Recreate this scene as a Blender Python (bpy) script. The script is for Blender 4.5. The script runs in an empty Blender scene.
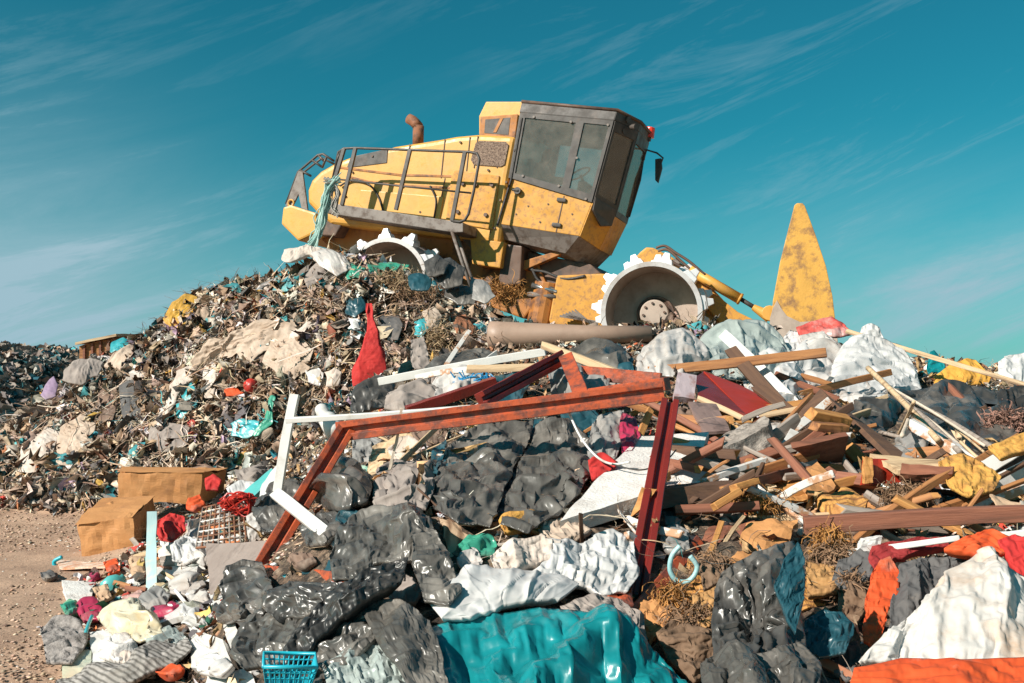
import bpy, bmesh, math, random
import numpy as np
from mathutils import Vector, Matrix
random.seed(7)
RNG = np.random.default_rng(11)
scene = bpy.context.scene
COL = scene.collection
R = math.radians
# ------------------------------------------------------------------ camera model
F = 35.0 / 36.0 * 1024.0
PITCH = R(3.0); EYE = 1.6
CP, SP = math.cos(PITCH), math.sin(PITCH)
def ray(px, py):
    cx = (np.asarray(px, float) - 512.0) / F; cy = (341.5 - np.asarray(py, float)) / F
    return np.stack([cx, CP - cy * SP, SP + cy * CP], -1)
def P(px, py, Y):
    d = ray(px, py)
    k = np.asarray(Y, float) / d[..., 1]
    return d * k[..., None] + np.array([0, 0, EYE])
# ------------------------------------------------------------------ noise
def _h(ix, iy, iz, s):
    n = (ix.astype(np.int64) * 374761393 + iy.astype(np.int64) * 668265263 + iz.astype(np.int64) * 2147483647 + s * 1274126177) & 0xffffffff
    n = ((n ^ (n >> 13)) * 1274126177) & 0xffffffff
    n = (n ^ (n >> 16)) & 0xffff
    return n / 32767.5 - 1.0
def noise(x, y, z=0.0, s=0):
    x, y, z = np.broadcast_arrays(np.asarray(x, float), np.asarray(y, float), np.asarray(z, float))
    ix, iy, iz = np.floor(x), np.floor(y), np.floor(z)
    fx, fy, fz = x - ix, y - iy, z - iz
    fx = fx * fx * (3 - 2 * fx); fy = fy * fy * (3 - 2 * fy); fz = fz * fz * (3 - 2 * fz)
    r = 0
    for a in (0, 1):
        wa = fx if a else 1 - fx
        for b in (0, 1):
            wb = fy if b else 1 - fy
            for c in (0, 1):
                wc = fz if c else 1 - fz
                r = r + wa * wb * wc * _h(ix + a, iy + b, iz + c, s)
    return r
def fbm(x, y, z=0.0, s=0, o=3):
    r = 0; a = 1.0; t = 0
    for k in range(o):
        r = r + a * noise(x * 2 ** k + 3.1 * k, y * 2 ** k - 1.7 * k, np.asarray(z) * 2 ** k, s + k); t += a; a *= .5
    return r / t
def ridged(x, y, z=0.0, s=0, o=3):
    r = 0; a = 1.0; t = 0
    for k in range(o):
        r = r + a * (1 - 2.2 * np.abs(noise(x * 2 ** k + 5.3 * k, y * 2 ** k + 2.7 * k, np.asarray(z) * 2 ** k, s + k))); t += a; a *= .5
    return r / t
def sstep(a, b, x):
    t = np.clip((np.asarray(x, float) - a) / (b - a), 0, 1); return t * t * (3 - 2 * t)
# ------------------------------------------------------------------ terrain
def terrain(X, Y, detail=True):
    X = np.asarray(X, float); Y = np.asarray(Y, float)
    a = 512 + F * X / np.maximum(Y, .5)
    base = np.interp(Y, [1.2, 2.4, 3.0, 3.5, 5, 6, 8, 11, 12, 13, 14, 20, 26], [0, .1, .33, .5, .92, 1.15, 1.6, 2.22, 2.28, 2.2, 2.05, 1.9, 0])
    near = np.interp(a, [60, 110, 190, 230, 280, 340, 400, 1200, 2400], [0, .05, .18, .45, .75, .95, 1, 1, .9])
    far = np.interp(a, [90, 130, 228, 260, 300, 350, 420, 480, 560, 650, 700, 800, 860, 940, 1024, 1300], [0, .05, .16, .27, .42, .62, .80, .88, .96, 1, 1, .93, .86, .81, .78, .6])
    k = sstep(5, 8, Y)
    lat = near * (1 - k) + far * k
    fl = np.interp(X, [-2.5, 0, 5.5, 9, 13], [0.1, 1, 1, .7, .3])
    lat = np.where(Y > 12, lat * (1 - sstep(12, 14, Y)) + fl * sstep(12, 14, Y), lat)
    Fh = base * lat
    yc = np.interp(X, [-6, -2], [17, 14.7])
    xs = [-10, -9.2, -8.5, -7.95, -7.5, -6.4, -5.2, -3.28, -2.45, -1.2, -.18, .5, 1.3, 2.5, 6, 9, 13]
    cz = np.interp(X, xs, [0, .1, .35, .75, 1.7, 2.4, 3.05, 3.62, 3.52, 3.12, 2.62, 2.4, 2.25, 2.0, 1.7, 1.1, .2])
    pz = np.interp(X, [-10, -7.5, -5.5, -4.2, -3.2, -2, 2.2, 6, 9, 13], [0, 1.6, 2.4, 2.7, 2.55, 2.5, 2.02, 1.75, 1.0, .1])
    foot = np.interp(X, [-9, -7.5, -3, 0, 3], [13.2, 12.9, 12.2, 11.6, 11.2])
    t = np.clip((Y - foot) / (yc - foot), 0, 1)
    prof = np.sin(t * math.pi / 2) ** 1.15
    Mh = cz * prof
    kb = sstep(0.1, 1.0, Y - yc)
    Mh = np.where(Y > yc, cz * (1 - kb) + pz * kb, Mh)
    Mh = Mh * (1 - sstep(21, 28, Y))
    H = np.maximum(Fh, Mh) + .08 * np.exp(-((Fh - Mh) / .25) ** 2) * (np.minimum(Fh, Mh) > .2)
    if detail:
        m = sstep(.05, .5, H)
        mm = m * (Mh > Fh)
        H = H + m * (.07 * fbm(X * .9, Y * .9, 0, 5, 2)) + m * .05 * fbm(X * 3, Y * 3, 0, 9, 3)
        H = H + mm * (.20 * fbm(X * .8, Y * .9, 0, 31, 2) * sstep(0, 1, np.minimum(Mh, 3)) + .09 * ridged(X * 1.9, Y * 1.4, 0, 15, 3))
    return H
_YS = np.concatenate([np.linspace(2.2, 12, 420), np.linspace(12.02, 22, 330)])
_GX0, _GY0, _GS = -12.0, 1.2, .06
_gX, _gY = np.meshgrid(np.arange(_GX0, 14, _GS), np.arange(_GY0, 24, _GS)); _HG = terrain(_gX, _gY)
def hfast(X, Y):
    u = np.clip((X - _GX0) / _GS, 0, _HG.shape[1] - 1.001); v = np.clip((Y - _GY0) / _GS, 0, _HG.shape[0] - 1.001)
    i, j = u.astype(int), v.astype(int); fu, fv = u - i, v - j
    return (_HG[j, i] * (1 - fu) + _HG[j, i + 1] * fu) * (1 - fv) + (_HG[j + 1, i] * (1 - fu) + _HG[j + 1, i + 1] * fu) * fv
def hitY(px, py, fallback=None):
    px = np.atleast_1d(np.asarray(px, float)); py = np.atleast_1d(np.asarray(py, float))
    d = ray(px, py); k = _YS[None] / d[:, 1:2]
    below = EYE + d[:, 2:3] * k <= hfast(d[:, 0:1] * k, np.broadcast_to(_YS[None], k.shape))
    out = _YS[below.argmax(1)].astype(float); out[~below.any(1)] = np.nan if fallback is None else fallback
    return out
# ------------------------------------------------------------------ mesh helpers
def mk_mesh(name, verts, faces, mat=None, smooth=False, col=None, mats=None, midx=None):
    me = bpy.data.meshes.new(name)
    verts = np.ascontiguousarray(verts, dtype=np.float32)
    if isinstance(faces, np.ndarray):
        nf, k = faces.shape
        me.vertices.add(len(verts)); me.vertices.foreach_set('co', verts.ravel())
        me.loops.add(nf * k); me.loops.foreach_set('vertex_index', faces.astype(np.int32).ravel())
        me.polygons.add(nf)
        me.polygons.foreach_set('loop_start', np.arange(0, nf * k, k, dtype=np.int32))
        me.update(calc_edges=True)
    else:
        me.from_pydata([tuple(map(float, v)) for v in verts], [], [tuple(map(int, f)) for f in faces]); me.update()
    if mats:
        for m in mats: me.materials.append(m)
        if midx is not None: me.polygons.foreach_set('material_index', np.asarray(midx, np.int32))
    elif mat: me.materials.append(mat)
    if smooth: me.polygons.foreach_set('use_smooth', np.ones(len(me.polygons), bool))
    if col is not None:
        at = me.color_attributes.new('Col', 'FLOAT_COLOR', 'POINT')
        c = np.ones((len(verts), 4), np.float32); c[:, :3] = col
        at.data.foreach_set('color', c.ravel())
    me.validate(); me.update()
    return me
def link(o, parent=None):
    COL.objects.link(o)
    if parent is not None: o.parent = parent
    return o
def tag(o, label=None, cat=None, group=None, kind=None):
    if label: o['label'] = label
    if cat: o['category'] = cat
    if group: o['group'] = group
    if kind: o['kind'] = kind
    return o
def obj(name, me, parent=None, loc=None, mtx=None):
    o = bpy.data.objects.new(name, me)
    if mtx is not None: o.matrix_world = mtx
    elif loc is not None: o.location = loc
    return link(o, parent)
def empty(name, loc=(0, 0, 0), label=None, cat=None, group=None, mtx=None):
    o = bpy.data.objects.new(name, None); o.empty_display_size = .2
    if mtx is not None: o.matrix_world = mtx
    else: o.location = loc
    link(o); return tag(o, label, cat, group)
def centred(name, verts, faces, mat, label=None, cat=None, group=None, smooth=False, col=None, parent=None, kind=None, **k):
    verts = np.asarray(verts, float)
    c = np.array([verts[:, 0].mean(), verts[:, 1].mean(), verts[:, 2].min()])
    if parent is not None: c = wloc(parent)
    me = mk_mesh(name, verts - c, faces, mat, smooth, col, **k)
    if parent is not None: o = obj(name, me, parent)
    else: o = obj(name, me, None, loc=tuple(c))
    return tag(o, label, cat, group, kind)
def bm_mesh(name, bm, mat, smooth=False):
    me = bpy.data.meshes.new(name); bm.to_mesh(me); bm.free()
    me.materials.append(mat)
    if smooth: me.polygons.foreach_set('use_smooth', [True] * len(me.polygons))
    return me
# geometry collectors ------------------------------------------------
class G:
    def __init__(s): s.v = []; s.f = []; s.n = 0
    def add(s, v, f):
        v = np.asarray(v, float)
        s.v.append(v); s.f += [tuple(i + s.n for i in q) for q in f]; s.n += len(v); return s
    def box(s, c, ax, ay, az, hx, hy, hz):
        c = np.asarray(c, float); ax, ay, az = (np.asarray(q, float) for q in (ax, ay, az))
        v = [c + ax * hx * i + ay * hy * j + az * hz * k for i in (-1, 1) for j in (-1, 1) for k in (-1, 1)]
        return s.add(v, [(0, 1, 3, 2), (4, 6, 7, 5), (0, 4, 5, 1), (2, 3, 7, 6), (0, 2, 6, 4), (1, 5, 7, 3)])
    def tube(s, pts, r, n=8, cap=True):
        pts = [np.asarray(p, float) for p in pts]; m = len(pts)
        rr = r if isinstance(r, (list, tuple, np.ndarray)) else [r] * m
        V = []; prev = None
        for i, p in enumerate(pts):
            t = pts[min(i + 1, m - 1)] - pts[max(i - 1, 0)]; t = t / (np.linalg.norm(t) + 1e-9)
            if prev is None:
                a = np.array([0, 0, 1.]) if abs(t[2]) < .9 else np.array([1., 0, 0])
            else: a = prev
            a = a - t * np.dot(a, t); a /= np.linalg.norm(a) + 1e-9; prev = a
            b = np.cross(t, a)
            for k in range(n):
                q = 2 * math.pi * k / n
                V.append(p + rr[i] * (a * math.cos(q) + b * math.sin(q)))
        Fc = []
        for i in range(m - 1):
            for k in range(n):
                Fc.append((i * n + k, i * n + (k + 1) % n, (i + 1) * n + (k + 1) % n, (i + 1) * n + k))
        if cap: Fc += [tuple(range(n))[::-1], tuple((m - 1) * n + k for k in range(n))]
        return s.add(V, Fc)
    def prism(s, A, B):
        n = len(A)
        f = [tuple(range(n))[::-1], tuple(range(n, 2 * n))] + [(i, (i + 1) % n, n + (i + 1) % n, n + i) for i in range(n)]
        return s.add(list(A) + list(B), f)
    def out(s): return np.concatenate(s.v), s.f
    def build(s, name, mat, parent=None, smooth=False, bevel=0, seg=2, **k):
        v, f = s.out()
        o = centred(name, v, f, mat, parent=parent, smooth=smooth, **k)
        fixn(o, bevel, seg)
        return o
def fixn(o, bevel=0, seg=2):
    bm = bmesh.new(); bm.from_mesh(o.data)
    bmesh.ops.recalc_face_normals(bm, faces=bm.faces)
    if bevel:
        es = [e for e in bm.edges if len(e.link_faces) == 2 and e.calc_face_angle(0) > .5]
        bmesh.ops.bevel(bm, geom=es, offset=bevel, segments=seg, affect='EDGES', clamp_overlap=True, profile=.6)
    bm.to_mesh(o.data); bm.free()
def wloc(o):
    c = np.zeros(3)
    while o is not None: c = c + np.array(o.location); o = o.parent
    return c
def nrm(v):
    v = np.asarray(v, float); return v / (np.linalg.norm(v) + 1e-9)
# ------------------------------------------------------------------ materials
def nodes_of(m):
    m.use_nodes = True; nt = m.node_tree; nt.nodes.clear(); return nt
_MC = {}
def rgb(c): return (c[0], c[1], c[2], 1)
def mat(key, c1, c2=None, sc=6, rough=.6, metal=0, bump=.3, bs=25, dirt=None, damt=.5, ds=3, stretch=(1, 1, 1), typ='FBM', spec=.5, coat=0,
        trans=0, alpha=1, attr=False, dist=.02, wave=None, sub=0, cw=(.35, .65), dw=None, croughness=.3, sheen=0, bt='FBM', bstretch=None, rvar=.15):
    if key in _MC: return _MC[key]
    m = bpy.data.materials.new(key); nt = nodes_of(m); N = nt.nodes; L = nt.links
    out = N.new('ShaderNodeOutputMaterial'); b = N.new('ShaderNodeBsdfPrincipled'); L.new(b.outputs[0], out.inputs[0])
    tc = N.new('ShaderNodeTexCoord'); mp = N.new('ShaderNodeMapping'); mp.inputs['Scale'].default_value = stretch
    L.new(tc.outputs['Object'], mp.inputs[0])
    def nz(scale, typ='FBM', det=5, src=mp, rg=.6):
        n = N.new('ShaderNodeTexNoise'); n.noise_type = typ; n.inputs['Scale'].default_value = scale; n.inputs['Detail'].default_value = det
        n.inputs['Roughness'].default_value = rg
        L.new(src.outputs[0], n.inputs['Vector']); return n
    def mix(fac, a, c):
        x = N.new('ShaderNodeMix'); x.data_type = 'RGBA'
        if isinstance(fac, float): x.inputs[0].default_value = fac
        else: L.new(fac, x.inputs[0])
        for s_, v in ((6, a), (7, c)):
            if isinstance(v, (tuple, list)): x.inputs[s_].default_value = rgb(v)
            else: L.new(v, x.inputs[s_])
        return x.outputs[2]
    def ramp(src, lo, hi):
        r = N.new('ShaderNodeMapRange'); r.inputs[1].default_value = lo; r.inputs[2].default_value = hi; L.new(src, r.inputs[0]); return r.outputs[0]
    if attr:
        at = N.new('ShaderNodeAttribute'); at.attribute_name = 'Col'
        n1 = nz(sc)
        a = at.outputs['Color']
        hv = N.new('ShaderNodeHueSaturation'); L.new(a, hv.inputs['Color']); L.new(ramp(n1.outputs[0], .2, .75), hv.inputs['Value'])
        r = N.new('ShaderNodeMapRange'); L.new(n1.outputs[0], r.inputs[0]); r.inputs[1].default_value = .3; r.inputs[2].default_value = .7; r.inputs[3].default_value = .6; r.inputs[4].default_value = 1.15
        L.new(r.outputs[0], hv.inputs['Value']); c = hv.outputs[0]
    else:
        n1 = nz(sc, typ)
        c = mix(ramp(n1.outputs[0], *cw), c1, c2 if c2 else tuple(x * .75 for x in c1))
    if wave:
        w = N.new('ShaderNodeTexWave'); w.inputs['Scale'].default_value = wave[0]; w.inputs['Distortion'].default_value = wave[1]; w.inputs['Detail'].default_value = 3
        w.inputs['Detail Scale'].default_value = 1.5; w.bands_direction = wave[2]
        L.new(tc.outputs['Object'], w.inputs[0])
        c = mix(ramp(w.outputs[1], .3, 1.0), c, wave[3])
    if dirt:
        n2 = nz(ds, det=8, src=tc if False else mp, rg=.7)
        lo = .62 - .28 * damt
        c = mix(ramp(n2.outputs[0], lo, lo + (dw or .12)), c, dirt)
    L.new(c, b.inputs['Base Color'])
    b.inputs['Roughness'].default_value = rough
    if rvar:
        n4 = nz(sc * 1.7 + 1)
        r = N.new('ShaderNodeMapRange'); L.new(n4.outputs[0], r.inputs[0]); r.inputs[1].default_value = .3; r.inputs[2].default_value = .7
        r.inputs[3].default_value = max(.05, rough - rvar); r.inputs[4].default_value = min(1, rough + rvar); L.new(r.outputs[0], b.inputs['Roughness'])
    b.inputs['Metallic'].default_value = metal
    b.inputs['Specular IOR Level'].default_value = spec
    if coat: b.inputs['Coat Weight'].default_value = coat; b.inputs['Coat Roughness'].default_value = croughness
    if trans: b.inputs['Transmission Weight'].default_value = trans
    if alpha < 1: b.inputs['Alpha'].default_value = alpha
    if sheen: b.inputs['Sheen Weight'].default_value = sheen
    if sub: b.inputs['Subsurface Weight'].default_value = sub; b.inputs['Subsurface Radius'].default_value = (.05, .05, .05)
    if bump:
        src = mp
        if bstretch:
            mp2 = N.new('ShaderNodeMapping'); mp2.inputs['Scale'].default_value = bstretch; L.new(tc.outputs['Object'], mp2.inputs[0]); src = mp2
        n3 = nz(bs, bt, 6, src); bp = N.new('ShaderNodeBump'); bp.inputs['Strength'].default_value = bump; bp.inputs['Distance'].default_value = dist
        L.new(n3.outputs[0], bp.inputs['Height']); L.new(bp.outputs[0], b.inputs['Normal'])
    _MC[key] = m
    return m
DUST = (.33, .26, .20)
def film(key, c, rough=.38, dust=DUST, damt=.35, coat=.25, **k):
    k = {**dict(bs=7, bump=.85, ds=2.2, bt='RIDGED_MULTIFRACTAL', dist=.022, dw=.3), **k}
    return mat(key, c, tuple(x * 1.5 for x in c) if max(c) < .3 else None, 5, rough, 0, dirt=dust, damt=damt, coat=coat, **k)
def cloth(key, c, c2=None, damt=.3, dust=(.3, .24, .19), **k):
    k = {**dict(bs=14, bump=.5, ds=3, bt='RIDGED_MULTIFRACTAL', dist=.015, dw=.25), **k}
    return mat(key, c, c2, 4, .85, 0, dirt=dust, damt=damt, **k)
def wood(key, c, c2=None, dark=(.10, .05, .03), damt=.35):
    return mat(key, c, c2 or tuple(x * .6 for x in c), 5, .75, 0, .5, 30, dirt=dark, damt=damt, dw=.2, ds=2.5, stretch=(.35, 5, 5), dist=.006)
def paint(key, c, dirt=(.16, .08, .04), damt=.35, rough=.5, c2=None, ds=4, dw=.12, metal=0, bump=.15):
    return mat(key, c, c2 or tuple(x * .85 for x in c), 3, rough, metal, bump, 30, dirt=dirt, damt=damt, dw=dw, ds=ds, dist=.006)
# ================================================================== sheets and bags (relaxed cloth)
def _resample(pts, n):
    pts = np.asarray(pts, float); d = np.r_[0, np.cumsum(np.linalg.norm(np.diff(pts, axis=0), axis=1))]
    t = np.linspace(0, d[-1], n)
    return np.stack([np.interp(t, d, pts[:, i]) for i in range(pts.shape[1])], -1)
def _coons(poly, nu, nv, rs, jit=1.0):
    p = np.asarray(poly, float); n = len(p)
    s = p[:, 0] + p[:, 1]; d = p[:, 0] - p[:, 1]
    tl, br, tr, bl = int(np.argmin(s)), int(np.argmax(s)), int(np.argmax(d)), int(np.argmin(d))
    idx = [tl, tr, br, bl]
    if len(set(idx)) < 4:
        # spread corners by arc length starting at tl
        L = np.r_[0, np.cumsum(np.linalg.norm(np.diff(np.r_[p, p[:1]], axis=0), axis=1))]
        idx = []
        for q in range(4):
            t = (L[tl] + L[-1] * q / 4) % L[-1]
            c = np.argsort(np.abs(L[:-1] - t)); c = [i for i in c if i not in idx][0]; idx.append(int(c))
        k0 = idx.index(min(idx)); idx = sorted(idx)
    def walk(a, b):
        r = [a]
        while r[-1] != b: r.append((r[-1] + 1) % n)
        return p[r]
    # ensure orientation clockwise in image (tl->tr->br->bl)
    area = np.sum(p[:, 0] * np.roll(p[:, 1], -1) - np.roll(p[:, 0], -1) * p[:, 1])
    if area < 0:
        return _coons(p[::-1], nu, nv, rs, jit)
    order = sorted(range(4), key=lambda q: (idx[q] - idx[0]) % n)
    idx = [idx[q] for q in order]
    T = _resample(walk(idx[0], idx[1]), nu); Rr = _resample(walk(idx[1], idx[2]), nv)
    B = _resample(walk(idx[2], idx[3]), nu)[::-1]; Lf = _resample(walk(idx[3], idx[0]), nv)[::-1]
    def jt(c):
        m = len(c); t = np.linspace(0, 1, m); k = rs.uniform(0, 100)
        w = np.sin(np.pi * t) ** .5 * jit
        c = c.copy(); ln = np.linalg.norm(c[-1] - c[0]) / 14; sz_ = np.linalg.norm(c[-1] - c[0]); ln = min(ln, 5); A_ = float(np.clip(sz_ * .055, 1.5, 9))
        c[:, 0] += w * A_ * fbm(t * ln + k, 0, 0, 3, 3); c[:, 1] += w * A_ * fbm(t * ln + k, 7, 0, 4, 3); return c
    T, Rr, B, Lf = jt(T), jt(Rr), jt(B), jt(Lf)
    u = np.linspace(0, 1, nu)[None, :, None]; v = np.linspace(0, 1, nv)[:, None, None]
    g = (1 - v) * T[None] + v * B[None] + (1 - u) * Lf[:, None] + u * Rr[:, None]
    g = g - ((1 - u) * (1 - v) * T[0] + u * (1 - v) * T[-1] + (1 - u) * v * B[0] + u * v * B[-1])
    return g
def facets(x, y, s=0):
    """crumpled sheet: upper envelope of randomly tilted planes, one per cell"""
    ix, iy = np.floor(x), np.floor(y); best = np.full(np.shape(x), -9.0); z0 = np.zeros_like(ix)
    for i in (-1, 0, 1):
        for j in (-1, 0, 1):
            cx, cy = ix + i, iy + j
            px_ = cx + .5 + .45 * _h(cx, cy, z0, s); py_ = cy + .5 + .45 * _h(cx, cy, z0, s + 1)
            gx_ = .75 * _h(cx, cy, z0, s + 2); gy_ = .75 * _h(cx, cy, z0, s + 3); hh = .25 * _h(cx, cy, z0, s + 4)
            dx, dy = x - px_, y - py_
            best = np.maximum(best, hh + 1.25 * gx_ * dx + 1.25 * gy_ * dy - .28 * (dx * dx + dy * dy))
    return best
def relax(Q, Q0, nrmv, slack, press, iters, floor_, bend=.35, grav=0.0, pinned=True):
    """position based relaxation of a grid of points whose rest lengths are longer than the room they have"""
    Pp = Q.copy()
    def L(a, b): return np.linalg.norm(a - b, axis=-1)
    pairs = []
    H, W = Q.shape[:2]
    def sl(a, b, st, k): pairs.append((a, b, st, k))
    S = np.s_
    for o in (0, 1):
        sl(S[:, o:W - 1:2], S[:, o + 1:W:2], 0, 1.0); sl(S[o:H - 1:2, :], S[o + 1:H:2, :], 0, 1.0)
    for o in (0, 1):
        sl(S[o:H - 1:2, :-1], S[o + 1:H:2, 1:], 0, .6); sl(S[o:H - 1:2, 1:], S[o + 1:H:2, :-1], 0, .6)
    rest = [L(Q0[a], Q0[b]) * slack for a, b, _, _ in pairs]
    bp = []
    for o in (0, 1):
        for q in (0, 1):
            pass
    b1 = (S[:, :-2], S[:, 2:]); b2 = (S[:-2, :], S[2:, :])
    r1 = L(Q0[b1[0]], Q0[b1[1]]) * slack; r2 = L(Q0[b2[0]], Q0[b2[1]]) * slack
    bd = np.zeros(Q.shape[:2], bool); bd[0] = bd[-1] = True; bd[:, 0] = bd[:, -1] = True
    base = Q0
    for it in range(iters):
        for (a, b, _, k), r in zip(pairs, rest):
            d = Pp[b] - Pp[a]; l = np.linalg.norm(d, axis=-1) + 1e-9
            c = (d * ((l - r) / l)[..., None]) * .5 * k
            Pp[a] += c; Pp[b] -= c
        for (a, b), r in ((b1, r1), (b2, r2)):
            d = Pp[b] - Pp[a]; l = np.linalg.norm(d, axis=-1) + 1e-9
            e = np.minimum(l - r * .93, 0)
            c = (d * (e / l)[..., None]) * .5 * bend * .5
            t = np.zeros_like(Pp); t[a] += c; t[b] -= c; Pp += t
        if press:
            du = np.gradient(Pp, axis=1); dv = np.gradient(Pp, axis=0); nn = np.cross(du, dv)
            nn /= np.linalg.norm(nn, axis=-1, keepdims=True) + 1e-9
            nn *= np.sign((nn @ nrmv).mean())
            Pp += nn * press
        if grav: Pp[..., 2] -= grav
        h = (Pp - base) @ nrmv
        Pp += np.minimum(0, h - floor_)[..., None] * -nrmv
        if pinned: Pp[bd] = Q[bd]
    return Pp
COVER = []
def in_front(g, Yd, gap):
    """slide a picture-space grid of distances forward wherever it would sink into the mound"""
    H_, W_ = g.shape[:2]; m = 7
    ri = np.linspace(0, H_ - 1, m).round().astype(int); ci = np.linspace(0, W_ - 1, m).round().astype(int)
    gg = g[np.ix_(ri, ci)]; yy = Yd[np.ix_(ri, ci)]
    h = hitY(gg[..., 0].ravel(), gg[..., 1].ravel()).reshape(m, m)
    gp = gap + np.where((gg[..., 0] < 245) & (gg[..., 1] > 530), .24, 0)
    over = np.where(np.isnan(h), 0, np.maximum(yy - (h - gp), 0))
    over = np.minimum(over, 1.3)
    # blur, keeping at least half of the local need
    k = over.copy()
    for _ in range(2):
        p_ = np.pad(k, 1, mode='edge'); k = np.maximum(over, (p_[:-2, 1:-1] + p_[2:, 1:-1] + p_[1:-1, :-2] + p_[1:-1, 2:] + 4 * k) / 8)
    rows = np.arange(H_); cols = np.arange(W_)
    t1 = np.stack([np.interp(cols, ci, k[i]) for i in range(m)])
    t2 = np.stack([np.interp(rows, ri, t1[:, j]) for j in range(W_)], 1)
    return Yd - t2
def seg_front(a, b, D, gap=.03):
    t = np.linspace(0, 1, 7); x = a[0] + (b[0] - a[0]) * t; y = a[1] + (b[1] - a[1]) * t; d = D[0] + (D[1] - D[0]) * t
    h = hitY(x, y); o = np.where(np.isnan(h), 0, np.maximum(d - (h - gap), 0)); o = np.minimum(o, 1.5)
    k0 = float((o * (1 - t)).max()); k1 = float((o * t).max())
    return (D[0] - k0, D[1] - k1)
def relax2(Pp, rest_h, rest_v, rest_d, n, base, floor_, iters, bend, pin, soft=0.0, press=0.0):
    H, W = Pp.shape[:2]
    bd = np.zeros((H, W), bool); bd[0] = bd[-1] = True; bd[:, 0] = bd[:, -1] = True
    pinned = Pp.copy(); S = np.s_
    fam = []
    for o in (0, 1):
        fam.append((S[:, o:W - 1:2], S[:, o + 1:W:2], rest_h[:, o::2], 1.0)); fam.append((S[o:H - 1:2, :], S[o + 1:H:2, :], rest_v[o::2], 1.0))
    for o in (0, 1):
        fam.append((S[o:H - 1:2, :-1], S[o + 1:H:2, 1:], rest_d[0][o::2], .35)); fam.append((S[o:H - 1:2, 1:], S[o + 1:H:2, :-1], rest_d[1][o::2], .35))
    for it in range(iters):
        for a, b, r, k in fam:
            A, B = Pp[a], Pp[b]; d = B - A; l = np.sqrt(np.einsum('ijk,ijk->ij', d, d)) + 1e-9
            c = d * ((l - r) / l * .5 * k)[..., None]; Pp[a] = A + c; Pp[b] = B - c
        if bend:
            lap = np.zeros_like(Pp); lap[:, 1:-1] += (Pp[:, :-2] + Pp[:, 2:]) * .5 - Pp[:, 1:-1]; lap[1:-1] += (Pp[:-2] + Pp[2:]) * .5 - Pp[1:-1]; Pp += lap * bend
        if press: Pp += n * press
        h = (Pp - base) @ n; Pp += (np.maximum(floor_ - h, 0) * .6)[..., None] * n
        if pin: Pp[bd] = pinned[bd] if not soft else Pp[bd] * soft + pinned[bd] * (1 - soft)
    return Pp
def crumple(Qb, n, slack, rs, scale, levels=4, su=1.0, sv=1.0, iters=(60, 55, 40, 24), amp=1.0):
    """buckle a sheet into its outline: it has more cloth than room, coarse folds first, fine creases last"""
    H, W = Qb.shape[:2]; cur = None
    for L_ in range(levels):
        st = 2 ** (levels - 1 - L_); h_ = max(6, (H - 1) // st + 1); w_ = max(6, (W - 1) // st + 1)
        ri, ci = np.linspace(0, H - 1, h_), np.linspace(0, W - 1, w_)
        def samp(A, r, c):
            i = np.clip(r.astype(int), 0, A.shape[0] - 2); j = np.clip(c.astype(int), 0, A.shape[1] - 2); fr = (r - i)[:, None, None]; fc = (c - j)[None, :, None]
            return (A[np.ix_(i, j)] * (1 - fc) + A[np.ix_(i, j + 1)] * fc) * (1 - fr) + (A[np.ix_(i + 1, j)] * (1 - fc) + A[np.ix_(i + 1, j + 1)] * fc) * fr
        base = samp(Qb, ri, ci)
        cell = np.linalg.norm(base[:, 1:] - base[:, :-1], axis=-1).mean()
        if cur is None: cur = base.copy()
        else: cur = samp(cur, np.linspace(0, cur.shape[0] - 1, h_), np.linspace(0, cur.shape[1] - 1, w_))
        sl = 1 + (slack - 1) * (.5, .72, .88, 1.0)[L_ + 4 - levels]
        uu = np.arange(w_)[None] / 2.3; vv = np.arange(h_)[:, None] / 2.3; k = rs.uniform(0, 99)
        nz = noise(uu + k, vv + 0 * uu, 0, 7 + L_); env = np.ones((h_, w_)); env[0] = env[-1] = 0; env[:, 0] = env[:, -1] = 0
        cur = cur + n * (nz * cell * (.45, .32, .24, .2)[L_ + 4 - levels] * amp * env)[..., None]
        var = 1 + .5 * (slack - 1) * noise(uu / 3 + k, vv / 3 + 0 * uu, 3, 17 + L_)
        rh = np.linalg.norm(base[:, 1:] - base[:, :-1], axis=-1) * (1 + (sl - 1) * su) * var[:, 1:]; rv = np.linalg.norm(base[1:] - base[:-1], axis=-1) * (1 + (sl - 1) * sv) * var[1:]
        sd = 1 + (sl - 1) * (su + sv) / 2
        rd = (np.linalg.norm(base[1:, 1:] - base[:-1, :-1], axis=-1) * sd, np.linalg.norm(base[1:, :-1] - base[:-1, 1:], axis=-1) * sd)
        cur = relax2(cur, rh, rv, rd, n, base, -.012, iters[L_ + 4 - levels], (.03, .02, .01, .0)[L_ + 4 - levels], True, soft=.06)
    return cur
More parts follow.
